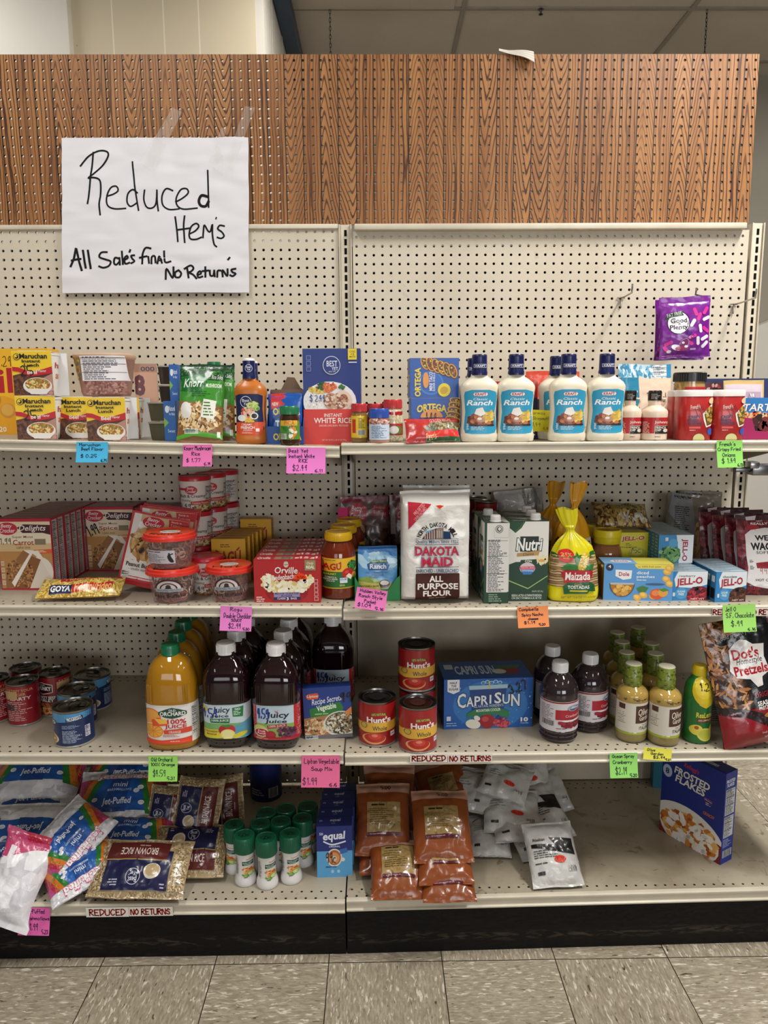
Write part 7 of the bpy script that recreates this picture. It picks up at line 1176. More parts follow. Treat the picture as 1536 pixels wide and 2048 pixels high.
# --- seasoned pretzels pouch, plates behind
c = Cv(1095, 45, 1560, 830).rect(1095, 45, 1560, 830, '16161a').poly([(1095, 45), (1330, 45), (1260, 260), (1330, 480), (1330, 600), (1095, 600)], '3a2014').spk(1190, 320, 110, 270, 200, ['8a5a34', 'a86e3e', '5a3420', 'c08a54', '2a140c'], 9, 3, 4.5, True).spk(1300, 95, 160, 50, 60, ['8a5a34', 'a86e3e', '5a3420', 'c08a54'], 9, 4, 4.5, True).rect(1095, 600, 1560, 830, '8a1420').poly([(1095, 560), (1300, 600), (1400, 640), (1560, 560), (1560, 640), (1400, 720), (1260, 640), (1095, 610)], '1c1216').poly([(1400, 720), (1480, 690), (1560, 640), (1560, 720), (1500, 740)], '5a3018')
c.poly([(1195, 155), (1400, 118), (1560, 110), (1560, 180), (1200, 195)], '101014').T('bold & savory', 1215, 126, 1400, 164, 'b8b4b0', .004, 0, -.1).poly([(1248, 230), (1300, 190), (1340, 175), (1380, 185), (1420, 215), (1500, 225), (1480, 300), (1500, 390), (1440, 420), (1430, 470), (1390, 475), (1350, 420), (1260, 400), (1225, 350), (1240, 300)], 'dcd8d4').T("Dot's", 1262, 228, 1450, 296, 'a81828', .03, 0, .02).T('Homestyle', 1282, 290, 1462, 338, '222026', .005, .25, .01).T('Pretzels', 1254, 334, 1490, 394, 'a81828', .03, 0, .02).T('ORIGINAL', 1352, 505, 1530, 538, '8a2030', .02).T('SEASONED', 1360, 560, 1536, 588, 'eae6e2', .025).T('PRETZEL TWISTS', 1364, 592, 1545, 614, 'eae6e2', .015).ell(1450, 650, 60, 18, 'a8703c').T('Small Town Story. Big Taste', 1350, 742, 1545, 758, 'e0b8b8', .006).T('NET WT. 16 OZ (1 LB)', 1368, 772, 1540, 790, 'e8d0d0', .008)
a, W, L, ln = FB(1430, 1570, 1243, 1497, 3, .05)
single('pretzel_pouch', bag(.172, L*1.0, .05, '1c1418', c, 'doy', 'film', .004, (.02, .04), seed=80), 'large dark pretzel pouch with a white splash, leaning at the right end', 'pouch', a+Vector((.028, 0, .014)), 'seasoned pretzel pouches', 0, ln, -.19)
single('pretzel_pouch', bag(.172, L*.96, .04, '7a121e', None, 'doy', 'film', .004, (.02, .04), seed=81), 'red pouch behind the large pretzel pouch at the right edge', 'pouch', a+Vector((.085, .075, 0)), 'seasoned pretzel pouches', 0, ln, .02)
b = B()
for i in range(16): q = .062+.0007*(i % 2); b.lathe([(q*.7, i*.0052, 'c8c2b8'), (q, i*.0052+.004, 'd4cec4'), (q, i*.0052+.0052, '9a948a'), (q*.7, i*.0052+.0052, 'c8c2b8')], 'plastic', 40, cap=(i == 15))
p = atz(1440, 1452, Z3(2)); tag(put(b.build('plate_stack'), (p.x+.02, p.y+.09, Z3(2))), 'pale stack of plates behind the lemon juice bottle', 'plates')
# ================================================================ BOTTOM SHELF, left bay
def lay(x0, x1, yt, yb, y0, z0, dy, dz, L=None):
    """a bag lying on a heap: foot at depth y0, height z0, its top dy further back and dz higher"""
    p = aty((x0+x1)/2, yb, y0); s = scl(p); return Vector((aty((x0+x1)/2, (yt+yb)/2, y0+dy/2).x, y0, z0)), (x1-x0)*s, math.hypot(dy, dz), math.atan2(dy, dz)
def mallow(up=0, mini=0):
    c = Cv(0, 0, 100, 80).rect(0, 0, 100, 80, 'e0dfe2').spk(50, 66, 50, 16, 120 if mini else 36, ['f4f3f5', 'eae8ec', 'd2d0d6', 'fafafb'], 2.2 if mini else 6, 3, 1.3, True).spk(50, 8, 50, 9, 90 if mini else 26, ['f4f3f5', 'e6e4e8', 'd0ced4'], 2.2 if mini else 6, 5, 1.3, True)
    c.poly([(0, 18), (0, 56), (12, 54), (100, 52), (100, 16), (70, 14), (30, 14)], '1f5fae').poly([(38, 14), (60, 14), (62, 54), (36, 54)], '174a94')
    for s in (0, 1):
        fx = lambda v: 100-v if s else v
        for (q, cc_) in ((0, '2a7a34'), (7, 'd87a28'), (14, 'b02a4c'), (20, 'c84a8a')): c.poly([(fx(30-q), 14), (fx(22-q), 34), (fx(16-q*1.2), 56), (fx(-4), 58), (fx(-4), 14)], cc_)
    c.T('Jet-Puffed', 20, 4, 80, 17, 'd04a7a', .05).T('Jet-Puffed', 21, 5, 79, 16, 'f4f4f6', .03).T('mini', 42, 19, 58, 25, 'dfe8f4', .01).T('MARSHMALLOWS', 36, 27, 64, 30, 'c8d8ec', .005).T('Jet-Puffed', 34, 38, 66, 48, 'eef2f8', .02, 0, -.04)
    for x, y in ((70, 30), (74, 26), (24, 40), (78, 44)): c.ell(x, y, 3.4, 2.6, 'f4f4f4').ell(x, y, 2.4, 1.7, 'dcdce2')
    if up: c.L = [(cc_, [tuple((100-x, 80-y) for x, y in t) for t in ts]) for cc_, ts in c.L]
    return c
zb = Z4(.4)
def heap(o, L, px, py, hc, yaw, tilt, roll, k=0.):
    # centre of the bag hc above the deck, seen at px, py
    Rm = Matrix.Rotation(yaw, 3, 'Z') @ Matrix.Rotation(-tilt, 3, 'X') @ Matrix.Rotation(roll, 3, 'Y'); c = atz(px, py, zb+k+hc)
    return put(o, c-Rm @ Vector((0, 0, L/2)), yaw, tilt, roll)
_m = {}
q = lambda px, py, y: aty(px, py, y)
def MB(label, px, py, hc, L, W, T, tilt, yaw=0., roll=0., kind=0, seed=1):
    if kind not in _m: o = _m[kind] = tag(bag(.26, .21, T, 'dddce0', mallow(kind % 2, kind // 2), 'pil', 'softfilm', .006, (.06, .06), seed=seed, fq=22.).build('marshmallow_bag'), label, 'bag', 'marshmallow bags')
    else: o = dup(_m[kind], label)
    o.scale = (W/.26, 1, L/.21); return heap(o, L, px, py, hc, yaw, tilt, roll)
MB('marshmallow bag on top of the heap at the back left, under the shelf', 78, 1552, .135, .2, .27, .06, 1.1, .05, .03, 0, 3)
MB('marshmallow bag beneath the topmost one at the back left', 70, 1602, .085, .2, .27, .06, 1.0, .02, -.02, 2, 5)
MB('marshmallow bag with its lettering upside down, in the middle of the left heap', 58, 1672, .075, .2, .26, .06, 1.15, .06, .04, 1, 7)
MB('marshmallow bag low on the left, showing its blue side', 18, 1716, .055, .16, .25, .055, 1.3, -.1, .1, 2, 9)
MB('mini marshmallow bag at the back, under the green price note', 258, 1556, .13, .19, .26, .06, 1.15, -.05, .02, 2, 11)
MB('mini marshmallow bag facing out above the brown rice bag', 240, 1608, .10, .2, .26, .065, .95, -.03, -.04, 2, 12)
MB('mini marshmallow bag squeezed under the one facing out', 256, 1682, .055, .18, .24, .055, 1.25, -.1, -.03, 2, 13)
MB('marshmallow bag leaning in the middle of the heap, its clear end to the left', 142, 1676, .105, .16, .19, .055, 1.0, -.1, -1.1, 3, 15)
MB('marshmallow bag lying in front of the heap, rainbow stripes to the right', 160, 1732, .055, .15, .18, .05, 1.15, -.25, -.85, 3, 17)
p = q(-10, 1850, -.60)
c = Cv(0, 0, 100, 130).rect(0, 0, 100, 130, 'e2e0e4').spk(50, 60, 46, 60, 26, ['f6f4f7', 'ecebef', 'd6d4da', 'f0eef2'], 14, 3, 1.25).poly([(0, 0), (100, 0), (100, 14), (60, 22), (20, 40), (0, 46)], 'cc4a78').poly([(30, 0), (100, 0), (100, 5), (70, 10), (40, 14)], 'b8203c').T('J', 6, 24, 26, 46, 'f4f2f6', .05).rect(14, 92, 34, 106, '2a50a0').fine(16, 94, 32, 104, 2, 'c8d4ec', .5)
single('marshmallow_bag', bag(.165, .215, .055, 'dedde1', c, 'pil', 'softfilm', .006, (.08, .06), seed=19, pinch=.25), 'clear-ended marshmallow bag hanging over the front edge at the lower left', 'bag', (p.x, p.y, p.z), 'marshmallow bags', .2, .62, .42)
# --- brown rice
def rice(up):
    c = Cv(0, 0, 100, 62).rect(0, 0, 100, 62, 'b09a74'); gr = ['c4ae86', '9a835c', 'd6c29c', '8a7350', 'baa27a']
    for x_, y_, rx, ry, n_ in ((50, 53, 50, 8, 420), (50, 2.5, 50, 2, 160), (8, 30, 7, 24, 260), (93, 30, 6, 24, 240)): c.spk(x_, y_, rx, ry, n_, gr, .75, int(x_), 2.2, True)
    c.rect(17, 6, 86, 46, '191c44').rect(22, 36, 88, 56, '5a1f1c').rect(22, 35, 88, 36.2, 'a08a50').T('BROWN RICE', 34, 41, 74, 49, 'd8c8c0', .012).fine(44, 51, 64, 53, 1, 'b89a90', .6).ell(35, 24, 9, 8, 'cfc8b8').ell(35, 25, 7.5, 6.5, 'b8a078').ell(54, 18, 7.6, 7.6, 'c8c8d8').ell(54, 18, 7, 7, '191c44').T('Best', 49.5, 12.5, 58.5, 17.5, 'd8d8e4', .015).T('Yet', 51, 18.5, 57, 22.5, 'd8d8e4', .015).fine(70, 10, 83, 17, 3, 'b8b8cc', .45).fine(20, 8, 27, 14, 2, 'b8b8cc', .4)
    if up: c.L = [(cc_, [tuple((100-x, 62-y) for x, y in t) for t in ts]) for cc_, ts in c.L]
    return c
def ricebag(label, px, py, hc, yaw, tilt, roll, up, seed, W=.245, L=.15, T=.05, scr=None):
    c = rice(up)
    if scr: c.H(scr, 3, 24, 9, 52, '2a2014', .7)
    return heap(tag(bag(W, L, T, 'ae9872', c, 'pil', 'film', .004, (.05, .05), seed=seed, pinch=.03, mx=.006).build('rice_bag'), label, 'bag', 'bags of brown rice'), L, px, py, hc, yaw, tilt, roll)
ricebag('brown rice bag lying at the front with its lettering upside down', 284, 1738, .056, .02, 1.05, 0.05, 1, 21)
ricebag('brown rice bag lying behind the front one, on the right', 380, 1702, .05, .08, 1.1, .05, 0, 22, .2, .15)
ricebag('brown rice bag standing on its end, glossy, with a hand-written price', 396, 1622, .11, -.05, .5, -1.5, 0, 23, .18, .13, .05, '1.77')
ricebag('brown rice bag standing left of the upright one', 338, 1630, .085, .05, .4, -1.45, 0, 24, .16, .12)
ricebag('brown rice bag at the back, right of the upright one', 440, 1612, .09, 0, .4, -1.65, 0, 25, .17, .14)
# --- blue canister behind
X, Y, z, W, H = FC(500, 563, 1490, 1605, 4); r = W/2
P = [(r*.98, 0, '16225a'), (r, .003, '1b2a6a'), (r, H, '1b2a6a')]; b = B(); b.lathe(P, 'card', 36); c = Cv(0, 0, 100, 180).rect(60, 130, 88, 165, 'c8ccd4').bars(61, 131, 87, 164, 'c8ccd4').fine(8, 135, 58, 160, 3, 'b8c0d4', .5); lbl(b, P, c, W, 0, H)
single('blue_canister', b, 'tall dark blue cardboard canister at the back of the bottom shelf', 'canister', (X, Y, z), None, .1)
# --- seasoning shakers with green caps
X, Y, z, W, H = FC(512, 556, 1673, 1782, 4); r = W/2; wh = 'e4e2e0'
P = [(r*.9, 0, wh), (r*.98, H*.02, wh), (r, H*.06, wh), (r*.97, H*.13, wh), (r*.84, H*.2, wh), (r*.80, H*.24, wh), (r*.80, H*.6, wh), (r*.88, H*.66, wh), (r*.92, H*.7, wh)]
b = B(); b.lathe(P, 'plastic', 36)
c = Cv(808, 690, 962, 945).T('Parmesan', 905, 735, 945, 750, 'c88a50', .01, .2, -.1).rect(878, 760, 945, 792, '14503c').T('GRATED CHEESE', 882, 768, 942, 776, 'e8f0e8', .01).T('TOPPING', 890, 780, 934, 788, 'e8f0e8', .01).ell(915, 840, 36, 32, 'e8e4c8').spk(915, 835, 34, 30, 36, ['d8783a', 'e89a50', 'c85a28', 'e8d8a0'], 6, 3, 2.2).ell(930, 855, 22, 18, '8ab04a').ell(930, 855, 16, 12, 'd8e4a8').spk(900, 868, 20, 8, 12, ['5a9a3a', '8ab84a'], 5, 4, 2).fine(832, 740, 858, 870, 12, '6a6a6a', .4, 3).fine(890, 880, 930, 890, 1, '5a5a5a', .5)
lbl(b, P, c, W, .04*H, .66*H); k = B(); g2 = '125c40'; q_ = r*.95
k.lathe([(q_, H*.67, g2), (q_*1.02, H*.68, g2), (q_*1.02, H*.96, g2), (q_*.97, H*.985, g2), (q_*.9, H*.985, g2), (q_*.86, H*.975, '0f5238'), (0, H*.975, '0f5238')], 'plastic', 36)
for i in range(40): a = 2*PI*i/40; k.box(q_*1.02*math.cos(a), q_*1.02*math.sin(a), H*.69, .0012, .0012, H*.26, g2, 'plastic')
k.art(Cv(-10, -10, 10, 10).H('50c', -6, -3.5, 6, 3.5, '0a1a14', .9, -.3), q_*1.6, q_*1.6, lambda u, v, o: (u, v-q_*.8, H*.976+o), 'plastic', 9); _k = None
for x, yb, l in ((534, 1782, 'green-capped shaker, middle of the front three'), (490.5, 1776, 'green-capped shaker, left of the front three'), (582, 1772, 'green-capped shaker, right of the front three'), (470, 1752, 'green-capped shaker at the left end, its ingredient list to the front'), (522, 1750, 'green-capped shaker behind the two left front ones'), (563, 1745, 'green-capped shaker behind the two right front ones'), (606, 1738, 'green-capped shaker at the right end, nearest the blue sweetener boxes'), (534, 1725, 'green-capped shaker at the left of the back row'), (573, 1717, 'green-capped shaker in the middle of the back row'), (617, 1711, 'green-capped shaker at the right of the back row')):
    X, Y, zz, _, _ = FC(x-22, x+22, yb-100, yb, 4)
    if _k is None: _k = t = thing('seasoning_shaker', l, 'shaker', 'green-capped shakers on the bottom shelf'); b.build('bottle', t); k.build('cap', t)
    else: t = dup(_k, l)
    put(t, (X, Y, zz), -1.1 if x == 470 else R.uniform(-.2, .1))
# --- sweetener boxes
X, Y, z, W, H = F(633, 704, 1652, 1754, 4); D = .042
c = Cv(1230, 535, 1478, 855).rect(1230, 535, 1478, 855, '1a2a78').rect(1230, 690, 1478, 855, '5aa8dc').T('equal', 1274, 570, 1432, 634, 'eef2fa', .03, .12, -.05).stroke([(1280, 630), (1340, 650), (1430, 632)], 9, 'eef2fa').T('ORIGINAL', 1316, 656, 1394, 668, 'dfe8f4', .015).T('50', 1250, 574, 1276, 590, 'dfe8f4', .015).ell(1352, 732, 54, 56, 'e8e4de').ell(1352, 732, 46, 48, 'b8683a').ell(1352, 735, 36, 36, 'd89a68').ell(1352, 738, 18, 16, 'e8c8a0').ell(1412, 745, 14, 12, 'e8e4de').poly([(1388, 682), (1440, 672), (1446, 700), (1394, 712)], '3a6ab8').H('99c', 1292, 700, 1362, 765, '14142a', 6).fine(1290, 786, 1425, 800, 1, '1c4a80', .5).ell(1338, 818, 11, 11, 'a8d4ec').ell(1380, 818, 11, 11, 'a8d4ec')
tp = Cv(0, 0, 100, 55).rect(0, 0, 100, 55, '1c2a6c').T('equal', 38, 10, 68, 32, 'c8d0e4', .02, .15).fine(42, 38, 62, 42, 1, '9aa8c8', .6).T('50', 8, 18, 16, 26, 'c8d0e4', .01)
boxrow('sweetener_box', 'blue sweetener boxes', 5, X, Y, z, D, .0015, lambda: carton(W, D, H, {'front': '1a2a78', 'left': '16246a'}, c, None, tp), row_label('blue sweetener box at the front of its row beside the shelf joint', 'blue sweetener box'), .04, .0016)
# ================================================================ BOTTOM SHELF, right bay
def powder(lab, px, py, y, W, L, T, tilt, yaw, roll, seed, scr=None, label_=(25, 38, 75, 78)):
    c = Cv(0, 0, 100, 120).rect(0, 0, 100, 18, 'b88a74')
    x0, y0, x1, y1 = label_; c.rect(x0, y0, x1, y1, '9a8050').spk((x0+x1)/2, (y0+y1)/2, (x1-x0)/2, (y1-y0)/2, 60, ['8a7042', 'a88c5c', '94784a', '7a6238'], 1.6, 3, 2.5).fine(x0+8, y0+4, x1-8, y0+8, 1, '2a2010', .7).fine(x0+5, y0+12, x1-5, y1-10, 8, '5a4824', .3, 4).rect(x0, y1, x1, y1+6, '4f1424').fine(x0+2, y1+2, x1-2, y1+4.5, 1, 'b88a98', .5)
    if scr: c.H(scr, 46, 5, 64, 13, '2a1a14', 1.2)
    return heap(tag(bag(W, L, T, '84431d', c, 'pil', 'film', .006, (.05, .05), seed=seed, pinch=.03).build('spice_bag'), lab, 'bag', 'clear bags of orange powder'), L, px, py, y, yaw, tilt, roll)
powder('orange powder bag at the bottom left of the pile', 796, 1738, .045, .145, .16, .05, 1.15, .05, .02, 31, label_=(20, 20, 80, 80))
powder('orange powder bag at the bottom right of the pile', 895, 1756, .035, .135, .14, .045, 1.3, -.02, -.02, 32, label_=(20, 40, 92, 84))
powder('orange powder bag directly under the front one with the price', 888, 1716, .07, .14, .15, .045, 1.2, -.05, -.06, 33)
powder('orange powder bag in front, on top of the pile, with a hand-written price', 883, 1652, .13, .155, .19, .055, .95, -.03, -.03, 34, '5.00', (20, 32, 80, 80))
powder('orange powder bag on top at the left with its label facing out', 766, 1638, .115, .15, .19, .055, .85, .03, .03, 35, '5.00', (20, 36, 82, 86))
powder('orange powder bag behind the left one', 779, 1594, .125, .15, .18, .055, .8, .05, .04, 36)
powder('orange powder bag at the back of the pile, behind the front one', 886, 1578, .11, .16, .18, .055, 1.0, -.1, -.3, 37, '5.00')
powder('orange powder bag underneath at the left edge of the pile', 772, 1700, .04, .15, .15, .045, 1.25, .1, .05, 38)
def flat(lab, px, py, y, W, L, T, tilt, yaw, roll, seed, red=0, strip=0, bar=1):
    c = Cv(0, 0, 100, 110)
    if strip: c.poly([(8, 40), (92, 46), (92, 62), (8, 46)], '16161a').poly([(45, 30), (92, 34), (92, 52), (60, 48)], '16161a').T('Alaskan', 12, 30, 36, 36, '2a2a2c', .01).fine(10, 52, 60, 66, 4, '3a3a3c', .4, 3).fine(10, 72, 50, 76, 1, '3a3a3c', .5)
    else: c.stroke([(10, 26), (30, 14), (50, 20), (70, 12)], 2, '3a3a3c').fine(12, 40, 50, 58, 3, '8a8a8a', .3)
    if bar: c.bars(74, 78, 92, 88, 'd8d6d2').fine(12, 86, 36, 92, 1, '2a2a2c', .9)
    if red: c.ell(60, 68, 12, 6, 'd83a24').H('3.99', 52, 65, 68, 71, '6a140c', .8)
    return heap(tag(bag(W, L, T, 'c4c2be', c, 'pil', 'softfilm', .006, (.05, .05), seed=seed, pinch=.03).build('white_pouch'), lab, 'pouch', 'white sealed pouches'), L, px, py, y, yaw, tilt, roll)
flat('white pouch lying alone in front on the scuffed shelf, with an orange price mark', 1104, 1708, .062, .135, .16, .05, .85, .02, -.05, 41, 1, 1)
flat('white pouch at the bottom left of the pile, flat on the shelf', 978, 1672, .03, .115, .14, .035, 1.3, -.05, .03, 42)
flat('white pouch lowest at the right of the pile', 1062, 1672, .03, .12, .15, .035, 1.25, .3, .05, 43, 0, 1)
flat('white pouch second layer of the pile, edge to the front', 1040, 1650, .06, .16, .13, .035, 1.4, .02, 0, 44)
flat('white pouch third layer of the pile, with a small black mark', 1022, 1622, .085, .16, .14, .04, 1.1, -.05, .05, 45, 1)
flat('white pouch leaning at the left of the pile', 950, 1580, .11, .15, .15, .035, 1.1, .25, .35, 46)
flat('white pouch sprawled across the middle of the pile', 992, 1590, .105, .17, .14, .04, 1.15, -.1, .22, 47)
flat('white pouch on top of the pile, tilted to the right', 1012, 1562, .15, .14, .12, .035, 1.05, -.15, .3, 48, 1)
flat('white pouch topmost at the back of the pile, with a red price mark', 1052, 1548, .13, .14, .15, .04, .8, 0, .03, 49, 1)
flat('white pouch at the right side of the pile, black strip showing', 1090, 1622, .07, .11, .18, .035, 1.0, .1, -.2, 50, 0, 1)
flat('white pouch at the back right of the pile', 1100, 1582, .06, .1, .14, .035, .9, -.1, -.3, 51)
# --- cereal box
zc = Z4(1.9); A0, A1, A2 = atz(1318, 1658, zc), atz(1440, 1730, zc), atz(1463, 1718, zc); W = (A1-A0).length; D = max(.05, min(.065, (A2-A1).length)); yaw = math.atan2(A1.y-A0.y, A1.x-A0.x); H = aty(1456, 1548, A1.y).z-zc
c = Cv(690, 130, 1225, 970).rect(690, 130, 1225, 970, '1a2c82').poly([(715, 130), (840, 130), (840, 215), (780, 235), (740, 190)], 'e0dcd8').poly([(722, 130), (834, 130), (834, 210), (782, 226), (748, 186)], 'b83a2c').T("Kellogg's", 880, 205, 1010, 262, 'b8303c', .02, .25, .08)
for o_, cc_, bb in ((5, '0c1440', .06), (0, 'e8e8ea', .03)): c.T('FROSTED', 800-o_, 282-o_, 1105+o_, 352+o_, cc_, bb, .1, .06).T('FLAKES', 812-o_, 356-o_, 1070+o_, 426+o_, cc_, bb, .1, .06)
c.ell(740, 356, 42, 60, 'b8c4e4').T('8', 722, 328, 756, 384, '24346a', .03).ell(930, 860, 330, 250, 'e6e2da', .1, 0, 180, 40).poly([(690, 800), (690, 970), (1225, 970), (1225, 800), (1000, 760)], '7a2024').ell(950, 850, 262, 190, 'e2ded4', .18).spk(950, 845, 230, 160, 170, ['c8782c', 'd89040', 'b0601c', 'e8b060', 'f0e8dc', 'a85020'], 26, 3, 1.4).spk(950, 830, 220, 140, 40, ['ece8e0', 'f4f0ea'], 22, 5, 1.8)
for i in range(3): c.stroke([(1070, 430+i*14), (1130, 440+i*14)], 4, ('c86a3a', 'e0dcd8', 'b8303c')[i], False)
c.fine(1080, 470, 1130, 500, 2, 'c8cce0', .4).T('CRUNCHY', 1065, 560, 1160, 590, 'd87a2c', .02, .2, .05)
s = Cv(0, 0, 60, 280).rect(0, 0, 60, 280, '1e3290').T('FROSTED', 6, 22, 50, 32, 'dfe4f4', .03).T('FLAKES', 10, 34, 46, 44, 'dfe4f4', .03).facts(6, 52, 54, 130, 16, 'ccd0d8', '333').facts(6, 136, 54, 200, 14, 'ccd0d8', '333', 4).fine(6, 206, 54, 232, 6, 'aeb8d4', .4).bars(8, 240, 54, 262, 'ccd0d8')
t = thing('cereal_box', 'blue cereal box standing at an angle at the right end of the bottom shelf', 'box'); carton(W, D, H, {'front': '1a2c82', 'top': '15246c', 'left': '15246c'}, c, s).build('carton', t)
b = B(); b.box(0, -D*.2, 0, W*.98, D*.55, .0012, '18297a', 'card'); b.art(Cv(0, 0, 100, 20).rect(60, 4, 84, 14, 'b8c0d8').T('8 in 1', 62, 6, 82, 12, '24346a', .01).fine(10, 6, 40, 14, 2, '8a98c8', .4), W*.96, D*.5, lambda u, v, o: (u, v-D*.45, .0012+o), 'card', 9); o = b.build('top_flap', t); o.location = (0, 0, H+.0004)
mid = (A0+A1)/2; nrm = Vector((-math.sin(yaw), math.cos(yaw), 0)); put(t, mid+nrm*(D/2), yaw)
p = atz(1316, 1577, zc); single('teal_box', carton(.05, .06, .2, '2a7a94', Cv(0, 0, 10, 10).rect(0, 0, 10, 10, '2a7a94').fine(2, 3, 8, 6, 3, '5aa4b8', .4)), 'teal carton at the back, mostly hidden by the cereal box', 'box', (p.x+.015, p.y+.03, zc), None, -.2)
# ================================================================ NOTES, STRIPS AND THE SIGN
def note(px, colr, lines, lab, k, roll=0., curl=.012, w=1.1, ink='20203a'):
    x0, x1, y0, y1 = px; yf = FR[k]-.0026+(.012 if k == 4 and x0 > 1100 else 0); p = aty((x0+x1)/2, y0, yf); s = scl(p); W = (x1-x0)*s; Hh = p.z-aty((x0+x1)/2, y1, yf).z
    f = lambda u, v, o: (u, -o-curl*((1-v/Hh)**1.6)-.0004, v-Hh); b = B(); b.grid(lambda u, v: f(u*W, v*Hh, 0), 6, 8, colr, 'paper'); b.grid(lambda u, v: f(u*W, v*Hh, -.00035), 6, 8, colr, 'paper', flip=True)
    c = Cv(x0, y0, x1, y1); w_ = x1-x0; h_ = y1-y0
    for txt, a, b_, d, e in lines: c.H(txt, x0+w_*a, y0+h_*b_, x0+w_*d, y0+h_*e, ink, w)
    b.art(c, W, Hh, lambda u, v, o: f(u, v, o), 'paper', .01, off=.0003); o = b.build('price_note'); tag(o, lab, 'note', 'handwritten price notes on the shelf edges'); return put(o, p, 0, 0, roll)
note((153, 216, 884, 924), '4fb8e4', (('Maruchan', .1, .06, .75, .2), ('Beef Flavor', .16, .26, .85, .42), ('$ 0.25', .15, .58, .65, .78), ('6.75', .8, .84, .98, .96)), 'blue price note under the noodle cups', 1, .01)
note((366, 424, 889, 932), 'e878b4', (('Knorr Mushroom', .04, .06, .95, .26), ('Rice', .3, .34, .58, .5), ('$ 1.77', .12, .62, .6, .82), ('6.14', .74, .82, .95, .95)), 'pink price note under the green rice pouches', 1)
note((573, 651, 895, 946), 'f084d0', (('Best Yet', .06, .05, .56, .2), ('Instant White', .04, .26, .72, .4), ('RICE', .32, .44, .54, .58), ('$2.49', .16, .64, .52, .92), ('6.11', .74, .84, .92, .95)), 'pink price note at the joint of the top shelves, under the rice box', 1, .01)
note((1433, 1485, 881, 934), '98dc6c', (("French's", .12, .05, .72, .2), ('Crispy Fried', .05, .26, .92, .42), ('Onions', .22, .46, .7, .6), ('$ 1.49', .18, .64, .7, .86), ('6.13', .78, .86, .98, .97)), 'green price note under the red onion canisters', 1, -.02)
note((441, 504, 1213, 1259), 'e884cc', (('Ragu', .32, .04, .68, .24), ('Double Cheddar', .12, .28, .98, .48), ('sauce', .36, .52, .68, .62), ('$2.99', .28, .66, .66, .92), ('5.30', .74, .86, .94, .96)), 'pink price note hanging below the single pretzel tub', 2, .04)
note((714, 776, 1178, 1217), 'e87cbc', (('Hidden Valley', .12, .06, .95, .26), ('Ranch Style', .1, .3, .86, .5), ('Packet', .3, .54, .68, .7), ('$1.09', .1, .72, .52, .92), ('5.16', .68, .84, .94, .96)), 'pink price note stuck crookedly across the green tray', 2, .16)
note((1034, 1096, 1213, 1252), 'f0945c', (('Campbells', .06, .05, .68, .24), ('Spicy Nacho', .14, .32, .82, .5), ('cheese', .34, .54, .66, .64), ('$1.19', .2, .68, .55, .84), ('5.20', .68, .82, .88, .92)), 'orange price note under the milk cartons', 2, -.04)
note((1445, 1511, 1209, 1261), 'a4e070', (('Jell O', .08, .08, .4, .24), ('S.F. Chocolate', .1, .3, .94, .48), ('$.99', .24, .56, .58, .82), ('6.16', .74, .86, .96, .96)), 'lime-green price note under the chocolate pudding', 2, -.03)
note((297, 355, 1512, 1558), '9cdc68', (('Old Orchard', .1, .06, .82, .22), ('100% Orange', .08, .28, .9, .44), ('$4.59', .16, .52, .58, .84), ('5.31', .66, .82, .9, .94)), 'green price note under the orange juice', 3, .01)
note((603, 680, 1511, 1570), 'e8709c', (('Lipton Vegetable', .08, .1, .97, .3), ('Soup Mix', .26, .36, .8, .52), ('$1.99', .04, .68, .4, .94), ('6.6', .74, .86, .92, .96)), 'pink price note under the soup mix box', 3, .02)
note((1219, 1275, 1506, 1551), '98dc70', (('Ocean Spray', .1, .06, .88, .24), ('Cranberry', .12, .3, .8, .48), ('$2.19', .2, .54, .6, .9), ('5.20', .72, .84, .96, .96)), 'green price note under the cranberry juice', 3, -.01)
note((1288, 1345, 1496, 1519), 'ece858', (('Olive', .12, .08, .4, .3), ('Garden', .26, .36, .7, .58), ('$3.99', .36, .62, .76, .9), ('5.21', .8, .8, .98, .94)), 'yellow price note bent up under the leafy-capped dressing', 3, .1, .004)
note((38, 100, 1815, 1864), 'e86cb4', (('Jet-Puffed', .18, .06, .82, .22), ('marshmallows', .14, .34, .98, .46), ('$1.99', .26, .56, .62, .86), ('5.23', .76, .8, .96, .94)), 'pink price note at the lower left, under the marshmallow bags', 4, .04)
def strip(px, k, parts, lab):
    x0, x1, y0, y1 = px; yf = FR[k]-.0022+(.011 if k == 4 and x0 > 690 else 0); p = aty((x0+x1)/2, y1, yf); s = scl(p); W = (x1-x0)*s; Hh = aty((x0+x1)/2, y0, yf).z-p.z
    b = B(); b.box(0, .0003, 0, W, .0005, Hh, 'e8e4dc', 'paper'); c = Cv(x0, y0, x1, y1)
    for t_, a, d in parts: c.H(t_, x0+(x1-x0)*a, y0+(y1-y0)*.2, x0+(x1-x0)*d, y0+(y1-y0)*.84, '8a2014', 2.4)
    b.art(c, W, Hh, lambda u, v, o: (u, -o, v), 'paper', .02, off=.0001); return tag(put(b.build('shelf_strip'), p), lab, 'sign', 'red-lettered paper strips')
strip((173, 258, 1815, 1834), 4, (('REDUCED', .08, .92),), 'white strip reading REDUCED on the bottom shelf edge'); strip((259, 346, 1814, 1832), 4, (('NO RETURNS', .04, .93),), 'white strip reading NO RETURNS on the bottom shelf edge')
strip((820, 895, 1508.5, 1525), 3, (('REDUCED', .06, .95),), 'white strip reading REDUCED under the tomato cans'); strip((896, 984, 1508.5, 1525), 3, (('NO RETURNS', .04, .97),), 'white strip reading NO RETURNS under the juice pouch box')
